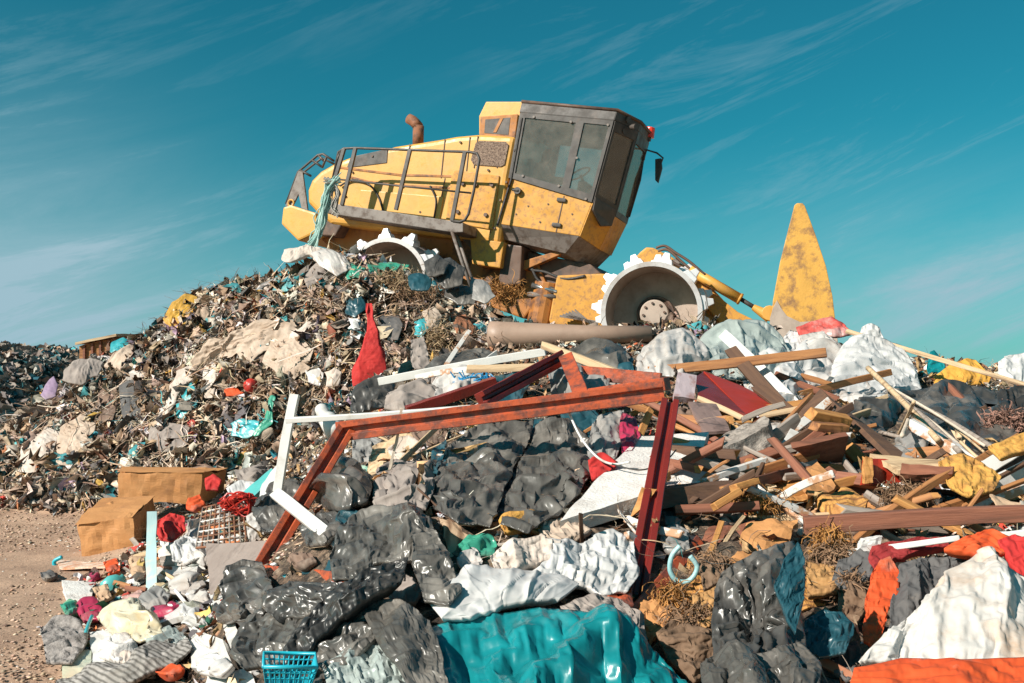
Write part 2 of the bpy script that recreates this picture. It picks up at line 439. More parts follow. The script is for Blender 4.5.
def sheet(name, label, cat, poly, m, D=None, lift=.04, bulge=.12, slack=1.06, cell=None, press=0.0, seed=1, iters=0, wr=1.0, ws=1.0, facet_w=1.0, fold_w=1.0, knots=None, wdir=None,
          group=None, skirt=.05, jit=1.0, lean=0.0, sub=0, kind=None, parent=None, vfun=None, attr_col=None, an=.35, pw=.95, crum=None, su=1.0, sv=1.0):
    rs = np.random.default_rng(seed * 77 + 5)
    p = np.asarray(poly, float)
    far_ = np.mean(D[:2] if isinstance(D, (tuple, list)) else D) > 11.5 if D is not None else np.nan_to_num(hitY(p[:, 0].mean(), p[:, 1].mean())[0], nan=12) > 11.3
    if far_ and lift > .12: bulge *= .35; ws *= .55; wr *= 1.25; jit *= 2.0; skirt *= .8; fold_w *= 1.5; facet_w *= .6; lift *= .6
    w_, h_ = np.ptp(p[:, 0]), np.ptp(p[:, 1])
    cell = cell or max(.9, (w_ * h_) ** .5 / 95)
    nu = int(np.clip(w_ / cell, 14, 150)); nv = int(np.clip(h_ / cell, 14, 150))
    g = _coons(p, nu, nv, rs, jit)
    y0, y1 = p[:, 1].min(), p[:, 1].max()
    if D is None:
        xb = p[p[:, 1] > y1 - .3 * h_, 0].mean(); xt = p[p[:, 1] < y0 + .3 * h_, 0].mean()
        db = hitY(xb, y1 - .1 * h_)[0]
        dt = hitY(xt, y0 + .1 * h_)[0]
        if np.isnan(db): db = 11.5
        if np.isnan(dt) or dt > db + 2.5: dt = db + min(2.0, h_ / F * db * 1.2)
        D = (dt, db)
    if not isinstance(D, (tuple, list)): D = (D, D)
    if len(D) == 2: Yd = D[0] + (D[1] - D[0]) * (g[..., 1] - y0) / max(h_, 1)
    else:  # (top, bottom, left-right gradient)
        Yd = D[0] + (D[1] - D[0]) * (g[..., 1] - y0) / max(h_, 1) + D[2] * ((g[..., 0] - p[:, 0].min()) / max(w_, 1) - .5)
    Yd = in_front(g, Yd, .04) - lift
    Q0 = P(g[..., 0], g[..., 1], Yd)
    du = (Q0[:, -1] - Q0[:, 0]).mean(0); dv = (Q0[-1] - Q0[0]).mean(0)
    n = nrm(np.cross(du, dv)); cen = Q0.mean((0, 1))
    if np.dot(n, np.array([0, 0, EYE]) - cen) < 0: n = -n
    n = nrm(n + np.array([0, -.25, .1]))
    phys = min(np.linalg.norm(du), np.linalg.norm(dv)); bulge = min(bulge, (.15 if phys > .6 else .11) * phys); ws = ws * float(np.clip(phys / .75, .22, 1.35)); amp = .42
    s = np.linspace(0, 1, nu)[None, :]; t = np.linspace(0, 1, nv)[:, None]
    prof = (np.clip(4 * s * (1 - s), 0, 1) * np.clip(4 * t * (1 - t), 0, 1)) ** pw
    k = rs.uniform(0, 50)
    U = g[..., 0] / F * D[1]; V = g[..., 1] / F * D[1]
    th = wdir if wdir is not None else rs.uniform(0, math.pi)
    a = U * math.cos(th) + V * math.sin(th); b = -U * math.sin(th) + V * math.cos(th)
    warp = fbm(U * 3 / ws + k, V * 3 / ws, 0, 61, 2) * .35 * ws
    low = fbm(U * 3.2 / ws + k, V * 3.2 / ws, 0, 60, 2)
    env = np.clip(prof * 2.5, 0, 1) * .75 + .25
    wx = a * .5 / ws + .06 * fbm(U * 6 / ws + k, V * 6 / ws, 3, 41, 3); wy = b / ws + .06 * fbm(U * 6 / ws + k, V * 6 / ws, 9, 42, 3)
    f1 = facets(wx * 4.2 + k, wy * 4.2, 71); f2 = facets(wx * 10 + k, wy * 10, 72); f3 = facets(wx * 22 + k, wy * 22, 73)
    ph = (b + warp * .3) * 17 / ws + .8 * fbm(U * 4 / ws + k, V * 4 / ws, 0, 81, 2)
    crs = np.zeros_like(low)
    for q_, (fq, sl_) in enumerate(((1.5, .30), (2.3, .28), (3.3, .28), (4.6, .26), (6.5, .26), (9.5, .24), (14, .20), (21, .16))):
        tq = th + math.pi / 2 + rs.normal() * (.55 if q_ < 5 else 1.0); dq = U * math.cos(tq) + V * math.sin(tq) + .018 * ws * warp / .35 + .006 * fbm(U * 9, V * 9, q_, 33, 2)
        xq = dq * fq / ws + rs.uniform(0, 9); tri = np.abs((xq % 1.0) * 2 - 1)
        eq = np.clip(.55 + 1.5 * fbm(U * (1.2 + .3 * q_) / ws + k + q_, V * (1.2 + .3 * q_) / ws, q_ * 3.1, 35, 2), 0, 1.25)
        crs = crs + sl_ / (2 * fq) * tri * eq
    e1_ = np.clip(.5 + 1.2 * fbm(a * 1.6 / ws + k, b * 5 / ws, 0, 83, 2), 0, 1.3)
    a2, b2 = a * .80 - b * .6, a * .6 + b * .80
    e2_ = np.clip(.25 + 1.6 * fbm(a2 * 1.8 / ws, b2 * 4 / ws + k, 4, 84, 2), 0, 1.2)
    fold = (1 - np.abs(np.sin(ph))) ** 2.8 * e1_ + .7 * (1 - np.abs(np.sin(b2 * 23 / ws + 1.2 * fbm(a2 * 3 / ws, b2 * 3 / ws, k, 86, 2)))) ** 3 * e2_ + .35 * (1 - np.abs(np.sin(ph * 2.7 + 1.7 * low))) ** 1.6 * e1_
    disp = amp * (facet_w * (-.018 * f1 - .018 * f2 - .010 * f3 + .85 * crs) * ws + fold_w * .050 * ws * fold)
    if knots is not None:
        for kx, ky, kr in knots:
            dx, dy = g[..., 0] - kx, g[..., 1] - ky; rr = np.hypot(dx, dy) / kr; an_ = np.arctan2(dy, dx)
            rad = 1 - np.abs(np.sin(an_ * 5.5 + 1.5 * fbm(an_ * 2, rr * 1.5, k, 85, 2))) ** .6
            e = np.exp(-rr ** 1.3)
            disp = disp * (1 - e * .8) + (rad * .055 * np.clip(rr * 2.2, 0, 1)) * e * fold_w - .06 * np.exp(-(rr * 2.5) ** 2)
    Q = Q0 + n * (prof * bulge * (1 + .35 * low))[..., None]
    eu = nrm(du); ev = nrm(dv)
    disp = disp - disp.min() * .5 - .02 * ws
    Q = Q + n * (env * wr * disp)[..., None]
    lat_ = .014 * ws * wr * env
    Q = Q + eu * (lat_ * fbm(U * 8 / ws + k, V * 8 / ws, 5, 91, 2) * np.clip(prof * 3, 0, 1))[..., None] + ev * (lat_ * fbm(U * 8 / ws, V * 8 / ws + k, 8, 92, 2) * np.clip(prof * 3, 0, 1))[..., None]
    near_ = (np.mean(D[:2]) < 11.4 and w_ * h_ > 130) if crum is None else crum
    if near_:
        planar = name in ('tarpaulin', 'sheet', 'cloth', 'coat', 'rag', 'film', 'packaging', 'matting', 'film_scrap', 'paper') or phys < .35
        if planar: dd = (1.9 * crs * ws + .020 * ws * fold * fold_w) * amp * wr * .75; dd = dd - dd.mean(); bl_ = .45
        else: dd = (1.1 * crs * ws * amp * wr + disp * .45 * wr); dd = dd - dd.mean(); bl_ = .9
        Qs = Q0 + n * (prof * bulge * bl_ * (1 + .3 * low))[..., None] + n * (env * dd)[..., None]
        Q = crumple(Qs, n, slack if slack != 1.06 else 1 + ((.028 if planar else .045) if phys > .6 else .05) * wr, rs, ws, levels=3 if planar else 4, su=su * (.55 + .9 * math.sin(th) ** 2), sv=sv * (.55 + .9 * math.cos(th) ** 2))
    if iters: Q = relax(Q, Q.copy(), n, slack, press, iters, -.03)
    if vfun is not None: Q = vfun(Q, s, t)
    COVER.append((p, float(Q0[..., 1].min()), float(Q0[..., 1].max()), far_))
    verts = Q.reshape(-1, 3)
    ii = np.arange(nu * nv).reshape(nv, nu)
    fc = [np.stack([ii[:-1, :-1], ii[:-1, 1:], ii[1:, 1:], ii[1:, :-1]], -1).reshape(-1, 4)]
    if skirt:
        ring = np.r_[ii[0, :-1], ii[:-1, -1], ii[-1, :0:-1], ii[:0:-1, 0]]
        rv = verts[ring]; c = rv.mean(0)
        e1 = (rv - c) * .96 + c - n * skirt * .45
        e2 = (rv - c) * .72 + c - n * skirt
        b0 = len(verts); m_ = len(ring); verts = np.concatenate([verts, e1, e2])
        a0 = ring; a1 = b0 + np.arange(m_); a2 = a1 + m_
        for x, y in ((a0, a1), (a1, a2)):
            fc.append(np.stack([x, y, np.roll(y, -1), np.roll(x, -1)], -1))
    faces = np.concatenate(fc)
    o = centred(name, verts, faces, m, label, cat, group, smooth=not near_, parent=parent, kind=kind)
    if sub:
        md = o.modifiers.new('smooth', 'SUBSURF'); md.levels = sub; md.render_levels = sub
    return o
# ================================================================== beams, planks, pipes
def beam(name, label, cat, a, b, w, t, m, D=None, roll=0.0, group=None, bend=0.0, bevel=.004, prof=None, jag=(0, 0), taper=1.0, lift=.05, seed=0, seg=8, parent=None, mend=None, front=True):
    """a, b pixel end points; w = visible width in px at a; thickness t in metres"""
    if D is None:
        d = hitY([a[0], b[0]], [a[1], b[1]], 11.0); D = (d[0] - lift, d[1] - lift)
    if not isinstance(D, (tuple, list)): D = (D, D)
    if front: D = seg_front(a, b, D)
    p0, p1 = P(a[0], a[1], D[0]), P(b[0], b[1], D[1])
    wm = w / F * (D[0] + D[1]) / 2
    return beam3(name, label, cat, p0, p1, wm, t, m, roll, group, bend, bevel, prof, jag, taper, seed, seg, parent, mend)
def beam3(name, label, cat, p0, p1, wm, t, m, roll=0.0, group=None, bend=0.0, bevel=.004, prof=None, jag=(0, 0), taper=1.0, seed=0, seg=8, parent=None, mend=None):
    rs = np.random.default_rng(seed + 3)
    ax = nrm(p1 - p0); L = np.linalg.norm(p1 - p0)
    view = nrm(np.array([0, 0, EYE]) - (p0 + p1) / 2)
    ay = nrm(np.cross(ax, view)); az = np.cross(ax, ay)       # ay: in picture plane, az: along the view
    if np.dot(az, view) < 0: az = -az; ay = -ay
    c_, s_ = math.cos(roll), math.sin(roll)
    ay, az = ay * c_ + az * s_, -ay * s_ + az * c_
    if prof is None: prof = [(-.5, -1), (.5, -1), (.5, 0), (-.5, 0)]
    pr = np.array(prof, float) * np.array([wm, t]); k = len(pr)
    V = []
    for i in range(seg + 1):
        q = i / seg; sc = 1 + (taper - 1) * q
        off = bend * math.sin(math.pi * q)
        jx = jag[0] * (i == 0) + jag[1] * (i == seg)
        for j, (yy, zz) in enumerate(pr):
            V.append((q * L + (rs.uniform(-1, 1) * jx if jx else 0), yy * sc + off + rs.normal() * wm * .012, zz * (sc * .5 + .5) + rs.normal() * t * .012))
    fs = []
    for i in range(seg):
        for j in range(k): fs.append((i * k + j, i * k + (j + 1) % k, (i + 1) * k + (j + 1) % k, (i + 1) * k + j))
    fs += [tuple(range(k))[::-1], tuple(seg * k + j for j in range(k))]
    mats = [m, mend] if mend else None
    me = mk_mesh(name, np.array(V), fs, m, mats=mats)
    if mend:
        me.polygons[len(fs) - 1].material_index = 1; me.polygons[len(fs) - 2].material_index = 1
    M4 = Matrix(((ax[0], ay[0], az[0], p0[0]), (ax[1], ay[1], az[1], p0[1]), (ax[2], ay[2], az[2], p0[2]), (0, 0, 0, 1)))
    if M4.to_3x3().determinant() < 0:
        pass
    # keep a right-handed frame: mirror the local z when needed
    if M4.determinant() < 0:
        for v in me.vertices: v.co.z = -v.co.z
        M4 = Matrix(((ax[0], ay[0], -az[0], p0[0]), (ax[1], ay[1], -az[1], p0[1]), (ax[2], ay[2], -az[2], p0[2]), (0, 0, 0, 1)))
    if parent is not None:
        o = obj(name, me, parent); M4.translation = M4.translation - Vector(wloc(parent)); o.matrix_local = M4
    else: o = obj(name, me, mtx=M4)
    tag(o, label, cat, group)
    fixn(o, bevel if bevel else 0, 1)
    return o
def pipe(name, label, cat, pts, r, m, D=None, group=None, lift=.03, n=10, smooth_=True, parent=None, res=6):
    pts = np.asarray(pts, float)
    if D is None: D = hitY(pts[:, 0], pts[:, 1], 11) - lift
    D = np.broadcast_to(np.asarray(D, float), (len(pts),)) if np.ndim(D) == 0 or len(np.atleast_1d(D)) == len(pts) else np.linspace(D[0], D[-1], len(pts))
    q = P(pts[:, 0], pts[:, 1], D)
    if len(q) > 2:   # smooth path
        out = []
        for i in range(len(q) - 1):
            a, b, c, d = q[max(i - 1, 0)], q[i], q[i + 1], q[min(i + 2, len(q) - 1)]
            for k in range(res):
                t = k / res
                out.append(.5 * ((2 * b) + (c - a) * t + (2 * a - 5 * b + 4 * c - d) * t * t + (3 * b - a - 3 * c + d) * t ** 3))
        out.append(q[-1]); q = out
    g = G().tube(list(q), r, n)
    return g.build(name, m, parent, smooth=smooth_, label=label, cat=cat, group=group)
# ================================================================== loose scraps, thousands of folded pieces in one mesh
def scraps(name, label, pts, nrmls, sizes, cols, m, seed=0, grid=5, aspect=(.3, 1.2), folds=4, kind='stuff', flat=.5, foldang=1.0, cat='litter'):
    rs = np.random.default_rng(seed); n = len(pts)
    u = np.linspace(-.5, .5, grid)
    uu, vv = np.meshgrid(u, u)
    asp = rs.uniform(*aspect, n)
    q = np.zeros((n, grid * grid, 3))
    q[..., 0] = uu.ravel()[None] * sizes[:, None]; q[..., 1] = vv.ravel()[None] * (sizes * asp)[:, None]
    q[..., :2] += rs.normal(size=(n, grid * grid, 2)) * (sizes * .07)[:, None, None]
    q[..., 2] += rs.normal(size=(n, grid * grid)) * (sizes * .05)[:, None]
    for f in range(folds):
        th = rs.uniform(0, 2 * math.pi, n); d = np.stack([np.cos(th), np.sin(th), np.zeros(n)], -1)
        off = rs.uniform(-.3, .3, n) * sizes; nn = np.stack([-d[:, 1], d[:, 0], np.zeros(n)], -1)
        side = np.einsum('nkc,nc->nk', q, nn) - off[:, None]
        ang = rs.uniform(-1.6, 1.6, n) * foldang
        # rotate points beyond the line round the axis d through nn*off
        o = nn * off[:, None]; p = q - o[:, None]
        c = np.cos(ang)[:, None, None]; s = np.sin(ang)[:, None, None]
        dd = d[:, None]
        rot = p * c + np.cross(np.broadcast_to(dd, p.shape), p) * s + dd * np.einsum('nkc,nc->nk', p, d)[..., None] * (1 - c)
        q = np.where((side > 0)[..., None], rot + o[:, None], q)
        q -= q.mean(1, keepdims=True)
    # orient
    t = rs.normal(size=(n, 3)) ; nz = nrmls + flat * rs.normal(size=(n, 3)); nz /= np.linalg.norm(nz, axis=1, keepdims=True)
    tx = np.cross(t, nz); tx /= np.linalg.norm(tx, axis=1, keepdims=True); ty = np.cross(nz, tx)
    w = q[..., :1] * tx[:, None] + q[..., 1:2] * ty[:, None] + q[..., 2:] * nz[:, None] + pts[:, None]
    ii = np.arange(grid * grid).reshape(grid, grid)
    fc = np.stack([ii[:-1, :-1], ii[:-1, 1:], ii[1:, 1:], ii[1:, :-1]], -1).reshape(-1, 4)
    faces = (fc[None] + (np.arange(n) * grid * grid)[:, None, None]).reshape(-1, 4)
    col = np.repeat(cols, grid * grid, 0)
    me = mk_mesh(name, w.reshape(-1, 3), faces, m, True, col=col)
    o = obj(name, me); return tag(o, label, cat, None, kind)
def palette(n, table, rs):
    c = np.array([t[1] for t in table], float); w = np.array([t[0] for t in table], float); w /= w.sum()
    i = rs.choice(len(table), n, p=w)
    return np.clip(c[i] * rs.uniform(.65, 1.3, (n, 1)) * rs.uniform(.93, 1.07, (n, 3)), 0, .9)
def surf_normals(X, Y, e=.12):
    h = terrain(X, Y); nx = -(terrain(X + e, Y) - h) / e; ny = -(terrain(X, Y + e) - h) / e
    n = np.stack([nx, ny, np.ones_like(nx)], -1); return h, n / np.linalg.norm(n, axis=1, keepdims=True)

def fibres(name, label, pts, nrmls, ln, wd, cols, m, seed, k=6, curl=.55):
    rs = np.random.default_rng(seed); n = len(pts); t = rs.normal(size=(n, 3)); t -= nrmls * (np.einsum('nc,nc->n', t, nrmls) * .85)[:, None]; t[:, 2] -= .35
    t /= np.linalg.norm(t, axis=1, keepdims=True); p = pts.copy(); sd = np.cross(t, nrmls); sd /= np.linalg.norm(sd, axis=1, keepdims=True) + 1e-9; V = []
    for i in range(k):
        w_ = (wd * (1 - .6 * abs(2 * i / (k - 1) - 1)))[:, None]; V += [p - sd * w_, p + sd * w_]
        t = t + curl * rs.normal(size=(n, 3)) * .6; t -= nrmls * (np.einsum('nc,nc->n', t, nrmls) * .5)[:, None]; t /= np.linalg.norm(t, axis=1, keepdims=True); p = p + t * (ln / (k - 1))[:, None]
    V = np.stack(V, 1); ii = np.arange(2 * k).reshape(k, 2); fc = np.stack([ii[:-1, 0], ii[:-1, 1], ii[1:, 1], ii[1:, 0]], -1)
    me = mk_mesh(name, V.reshape(-1, 3), (fc[None] + (np.arange(n) * 2 * k)[:, None, None]).reshape(-1, 4), m, True, col=np.repeat(cols, 2 * k, 0))
    return tag(obj(name, me), label, 'litter', None, 'stuff')
# ================================================================== camera, world, sun
cam = bpy.data.cameras.new('camera'); cam.lens = 35; cam.sensor_width = 36; cam.clip_end = 2000; cam.clip_start = .05
camo = bpy.data.objects.new('camera', cam); COL.objects.link(camo); camo.location = (0, 0, EYE); camo.rotation_euler = (math.pi / 2 + PITCH, 0, 0)
scene.camera = camo
TO_SUN = nrm([-.68, -.50, .56])
sun = bpy.data.lights.new('sun', 'SUN'); sun.energy = 5.0; sun.angle = R(.5); sun.color = (1.0, .93, .83)
suno = bpy.data.objects.new('sun', sun); COL.objects.link(suno); suno.rotation_euler = Vector(TO_SUN).to_track_quat('Z', 'Y').to_euler()
w = bpy.data.worlds.new('World'); scene.world = w; w.use_nodes = True; nt = w.node_tree; nt.nodes.clear(); N = nt.nodes; L = nt.links
wo = N.new('ShaderNodeOutputWorld'); bg = N.new('ShaderNodeBackground'); bg.inputs[1].default_value = .070; L.new(bg.outputs[0], wo.inputs[0])
sky = N.new('ShaderNodeTexSky'); sky.sky_type = 'NISHITA'; sky.sun_disc = False
sky.sun_elevation = math.asin(TO_SUN[2]); sky.sun_rotation = math.atan2(TO_SUN[0], TO_SUN[1]); sky.air_density = 1.0; sky.dust_density = .6; sky.ozone_density = 2.0
tint = N.new('ShaderNodeMix'); tint.data_type = 'RGBA'; tint.blend_type = 'MULTIPLY'; tint.inputs[0].default_value = 1; tint.inputs[7].default_value = (.085, .75, .69, 1)
L.new(sky.outputs[0], tint.inputs[6])
tc = N.new('ShaderNodeTexCoord'); sep = N.new('ShaderNodeSeparateXYZ'); L.new(tc.outputs['Generated'], sep.inputs[0])
def mth(op, a, b=None, c=None):
    m_ = N.new('ShaderNodeMath'); m_.operation = op
    for i, v in enumerate((a, b, c)):
        if v is None: continue
        if isinstance(v, (int, float)): m_.inputs[i].default_value = v
        else: L.new(v, m_.inputs[i])
    return m_.outputs[0]
az_ = mth('ARCTAN2', sep.outputs[0], sep.outputs[1]); el_ = mth('ARCSINE', sep.outputs[2])
cmb = N.new('ShaderNodeCombineXYZ'); L.new(az_, cmb.inputs[0]); L.new(el_, cmb.inputs[1])
mp = N.new('ShaderNodeMapping'); mp.vector_type = 'TEXTURE'; mp.inputs['Rotation'].default_value = (0, 0, R(20)); mp.inputs['Scale'].default_value = (.6, .10, 1); mp.inputs['Location'].default_value = (.3, .1, 0); L.new(cmb.outputs[0], mp.inputs[0])
n1 = N.new('ShaderNodeTexNoise'); n1.inputs['Scale'].default_value = 1.3; n1.inputs['Detail'].default_value = 9; n1.inputs['Roughness'].default_value = .68; n1.inputs['Distortion'].default_value = .5; L.new(mp.outputs[0], n1.inputs[0])
mp2 = N.new('ShaderNodeMapping'); mp2.inputs['Scale'].default_value = (2.2, 3.6, 1); mp2.inputs['Location'].default_value = (1.3, .4, 0); L.new(cmb.outputs[0], mp2.inputs[0])
n2 = N.new('ShaderNodeTexNoise'); n2.inputs['Scale'].default_value = 1.1; n2.inputs['Detail'].default_value = 4; L.new(mp2.outputs[0], n2.inputs[0])
def mrange(v, a, b, c=0, d=1):
    r = N.new('ShaderNodeMapRange'); L.new(v, r.inputs[0]); r.inputs[1].default_value = a; r.inputs[2].default_value = b; r.inputs[3].default_value = c; r.inputs[4].default_value = d; return r.outputs[0]
low = mrange(sep.outputs[2], .0, .42, 1.0, .45)
cl = mth('MULTIPLY', mth('MULTIPLY', mrange(n1.outputs[0], .52, .80), mrange(n2.outputs[0], 0.36, .58, .10, 1)), low)
hz = mth('POWER', mrange(sep.outputs[2], -.02, .26, 1, 0), 1.7)
gx_ = mth('DIVIDE', mth('ADD', az_, .47), .17); gy_ = mth('DIVIDE', mth('ADD', el_, -.10), .13)
patch = mth('POWER', 2.718, mth('MULTIPLY', mth('ADD', mth('MULTIPLY', gx_, gx_), mth('MULTIPLY', gy_, gy_)), -1.0))
cl = mth('ADD', cl, mth('MULTIPLY', patch, mrange(n1.outputs[0], .30, .72, .30, .95)))
gx2 = mth('DIVIDE', mth('ADD', az_, -.42), .20); gy2 = mth('DIVIDE', mth('ADD', el_, -.09), .09)
patch2 = mth('POWER', 2.718, mth('MULTIPLY', mth('ADD', mth('MULTIPLY', gx2, gx2), mth('MULTIPLY', gy2, gy2)), -1.0))
cl = mth('ADD', cl, mth('MULTIPLY', patch2, mrange(n1.outputs[0], .35, .70, .08, .6)))
amt = mth('MINIMUM', mth('ADD', mth('MULTIPLY', cl, 1.0), mth('MULTIPLY', hz, .5)), 1.0)
mx = N.new('ShaderNodeMix'); mx.data_type = 'RGBA'; L.new(amt, mx.inputs[0]); L.new(tint.outputs[2], mx.inputs[6]); mx.inputs[7].default_value = (3.3, 5.0, 5.8, 1)
L.new(mx.outputs[2], bg.inputs[0])
scene.view_settings.view_transform = 'Standard'; scene.view_settings.look = 'None'; scene.view_settings.exposure = .58; scene.view_settings.gamma = 1
scene.render.engine = 'CYCLES'; scene.cycles.max_bounces = 6; scene.cycles.transparent_max_bounces = 12
# ================================================================== ground and mounds
def refuse_material(key, tones, sc=9, dark=(.03, .025, .02), bump=1.0):
    m = bpy.data.materials.new(key); nt = nodes_of(m); N = nt.nodes; L = nt.links
    out = N.new('ShaderNodeOutputMaterial'); b = N.new('ShaderNodeBsdfPrincipled'); L.new(b.outputs[0], out.inputs[0])
    tc = N.new('ShaderNodeTexCoord')
    wn = N.new('ShaderNodeTexNoise'); wn.inputs['Scale'].default_value = 4; wn.inputs['Detail'].default_value = 4; L.new(tc.outputs['Object'], wn.inputs[0])
    mixv = N.new('ShaderNodeMix'); mixv.data_type = 'RGBA'; mixv.blend_type = 'LINEAR_LIGHT'; mixv.inputs[0].default_value = .25; L.new(tc.outputs['Object'], mixv.inputs[6]); L.new(wn.outputs['Color'], mixv.inputs[7])
    v = N.new('ShaderNodeTexVoronoi'); v.inputs['Scale'].default_value = sc; L.new(mixv.outputs[2], v.inputs['Vector'])
    sp = N.new('ShaderNodeSeparateColor'); L.new(v.outputs['Color'], sp.inputs[0])
    r = N.new('ShaderNodeValToRGB'); r.color_ramp.interpolation = 'CONSTANT'; e = r.color_ramp.elements
    e[0].position = 0; e[0].color = rgb(tones[0])
    e[1].position = 1 / len(tones); e[1].color = rgb(tones[1])
    for i, c in enumerate(tones[2:], 2):
        q = e.new(i / len(tones)); q.color = rgb(c)
    L.new(sp.outputs[0], r.inputs[0])
    n = N.new('ShaderNodeTexNoise'); n.inputs['Scale'].default_value = 22; n.inputs['Detail'].default_value = 8; n.inputs['Roughness'].default_value = .75; L.new(tc.outputs['Object'], n.inputs[0])
    mr = N.new('ShaderNodeMapRange'); mr.inputs[1].default_value = .38; mr.inputs[2].default_value = .6; L.new(n.outputs[0], mr.inputs[0])
    mx = N.new('ShaderNodeMix'); mx.data_type = 'RGBA'; L.new(mr.outputs[0], mx.inputs[0]); mx.inputs[6].default_value = rgb(dark); L.new(r.outputs[0], mx.inputs[7])
    L.new(mx.outputs[2], b.inputs['Base Color']); b.inputs['Roughness'].default_value = .9
    bp = N.new('ShaderNodeBump'); bp.inputs['Strength'].default_value = bump; bp.inputs['Distance'].default_value = .05; L.new(n.outputs[0], bp.inputs['Height']); L.new(bp.outputs[0], b.inputs['Normal'])
    return m
GROUND = mat('trodden_dirt', (.46, .30, .205), (.32, .20, .135), 1.6, .95, 0, .5, 26, dirt=(.22, .14, .10), damt=.3, ds=9, dist=.03, dw=.25)
DARKREF = refuse_material('refuse', [(.28, .18, .12), (.42, .28, .19), (.14, .09, .06), (.52, .37, .26), (.22, .14, .09), (.33, .23, .16)], 11)
def grid_mesh(name, xs, ys, fn, m, kind='structure', flat=None):
    X, Y = np.meshgrid(xs, ys); Z = fn(X, Y)
    ii = np.arange(X.size).reshape(X.shape)
    f = np.stack([ii[:-1, :-1], ii[:-1, 1:], ii[1:, 1:], ii[1:, :-1]], -1).reshape(-1, 4)
    mi = None
    if flat is not None: mi = (terrain(X, Y)[:-1, :-1].ravel() + .05 * fbm(X * 4, Y * 4, 0, 8, 2)[:-1, :-1].ravel() < .10).astype(np.int32)
    me = mk_mesh(name, np.stack([X, Y, Z], -1).reshape(-1, 3), f, m, True, mats=[m, flat] if flat else None, midx=mi)
    o = obj(name, me); return tag(o, None, None, None, kind)
gx = np.r_[-900, -300, -120, np.linspace(-60, 60, 121), 120, 300, 900]
grid_mesh('ground', gx, np.r_[-300, -100, -40, np.linspace(-20, 60, 81), 100, 220, 500, 1200],
          lambda X, Y: np.where((abs(X) < 60) & (Y > -20) & (Y < 60), .03 * fbm(X * .35, Y * .35, 0, 3, 3), 0) - .02, GROUND)
def tfn(X, Y):
    h = terrain(X, Y); m = sstep(.05, .5, h)
    return h + m * .035 * ridged(X * 6, Y * 6, 0, 44, 2) + (1 - m) * (.012 * fbm(X * 5, Y * 5, 0, 2, 3) + .012) + np.where(h < .01, .03 * fbm(X * .35, Y * .35, 0, 3, 3) - .0, 0) - .09 * (1 - sstep(.0, .06, h)) * (1 - sstep(-11, -10, X) * sstep(1, 1.6, Y) * (1 - sstep(27, 28, Y)))
grid_mesh('refuse_mound', np.arange(-10.5, 13.2, .06), np.arange(1.3, 28, .06), tfn, DARKREF, flat=GROUND)
# far dark refuse hill on the left and a low pale one between
def hillfn(X, Y):
    c = np.interp(X, [-40, -24, -17.5, -15.6, -14.4, -13.2, -11.5], [2.0, 3.4, 3.0, 2.4, 1.4, .5, 0]) * np.sin(np.clip((Y - 27) / 6, 0, 1) * math.pi / 2) * (1 - sstep(40, 50, Y))
    c2 = np.interp(X, [-40, -30, -22, -16, -12, -8, 4], [0, .9, 1.1, 1.15, 1.1, .8, 0]) * np.sin(np.clip((Y - 36) / 8, 0, 1) * math.pi / 2) * (1 - sstep(52, 60, Y))
    h = np.maximum(c, c2); return h + (h > .02) * (.25 * fbm(X * .6, Y * .6, 0, 21, 3) + .22 * ridged(X * 1.4, Y * 1.4, 0, 23, 3)) * np.minimum(h, 1) - .06 * (h < .02)
grid_mesh('far_hill', np.arange(-40, 4, .2), np.arange(26, 60, .2), hillfn, DARKREF)
# ================================================================== landfill compactor
YEL = paint('yellow_paint', (.64, .325, .06), dirt=(.50, .30, .14), damt=.36, rough=.45, ds=2.2, dw=.3)
YELD = paint('worn_yellow_paint', (.58, .275, .04), dirt=(.30, .14, .05), damt=.45, rough=.6, ds=13, dw=.16)
YELB = paint('scratched_blade_paint', (.62, .32, .055), dirt=(.26, .13, .05), damt=.5, rough=.6, ds=5, dw=.14, bump=.5)
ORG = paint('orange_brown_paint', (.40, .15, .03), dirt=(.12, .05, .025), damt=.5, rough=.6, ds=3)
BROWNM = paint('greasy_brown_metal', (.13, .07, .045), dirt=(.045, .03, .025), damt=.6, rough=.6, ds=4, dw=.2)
GREYM = paint('dusty_grey_steel', (.20, .165, .145), dirt=(.09, .06, .045), damt=.5, rough=.6, ds=6, dw=.15)
DARKM = paint('dark_cab_metal', (.06, .05, .045), dirt=(.14, .10, .08), damt=.4, rough=.55, ds=5, dw=.3)
DRUM = paint('worn_drum_steel', (.50, .47, .46), dirt=(.28, .21, .17), damt=.5, rough=.5, ds=3, dw=.3, metal=.25)
DRUMI = paint('dusty_drum_inside', (.42, .33, .27), dirt=(.26, .19, .15), damt=.5, rough=.75, ds=3, dw=.3)
TOOTH = paint('bright_tooth_steel', (.72, .70, .70), dirt=(.4, .34, .3), damt=.3, rough=.4, ds=6, dw=.2, metal=.2)
RUST = paint('rusty_pipe', (.25, .10, .05), dirt=(.10, .05, .03), damt=.5, rough=.8, ds=8)
GRILL = mat('dusty_grille_mesh', (.34, .24, .18), (.17, .11, .08), 30, .9, 0, .8, 90, dirt=(.08, .05, .04), damt=.5, ds=40)
CHROME = paint('cylinder_rod', (.7, .7, .7), dirt=(.3, .2, .12), damt=.3, rough=.2, metal=.9)
RUBB = mat('black_rubber', (.02, .02, .02), (.05, .04, .035), 6, .6)
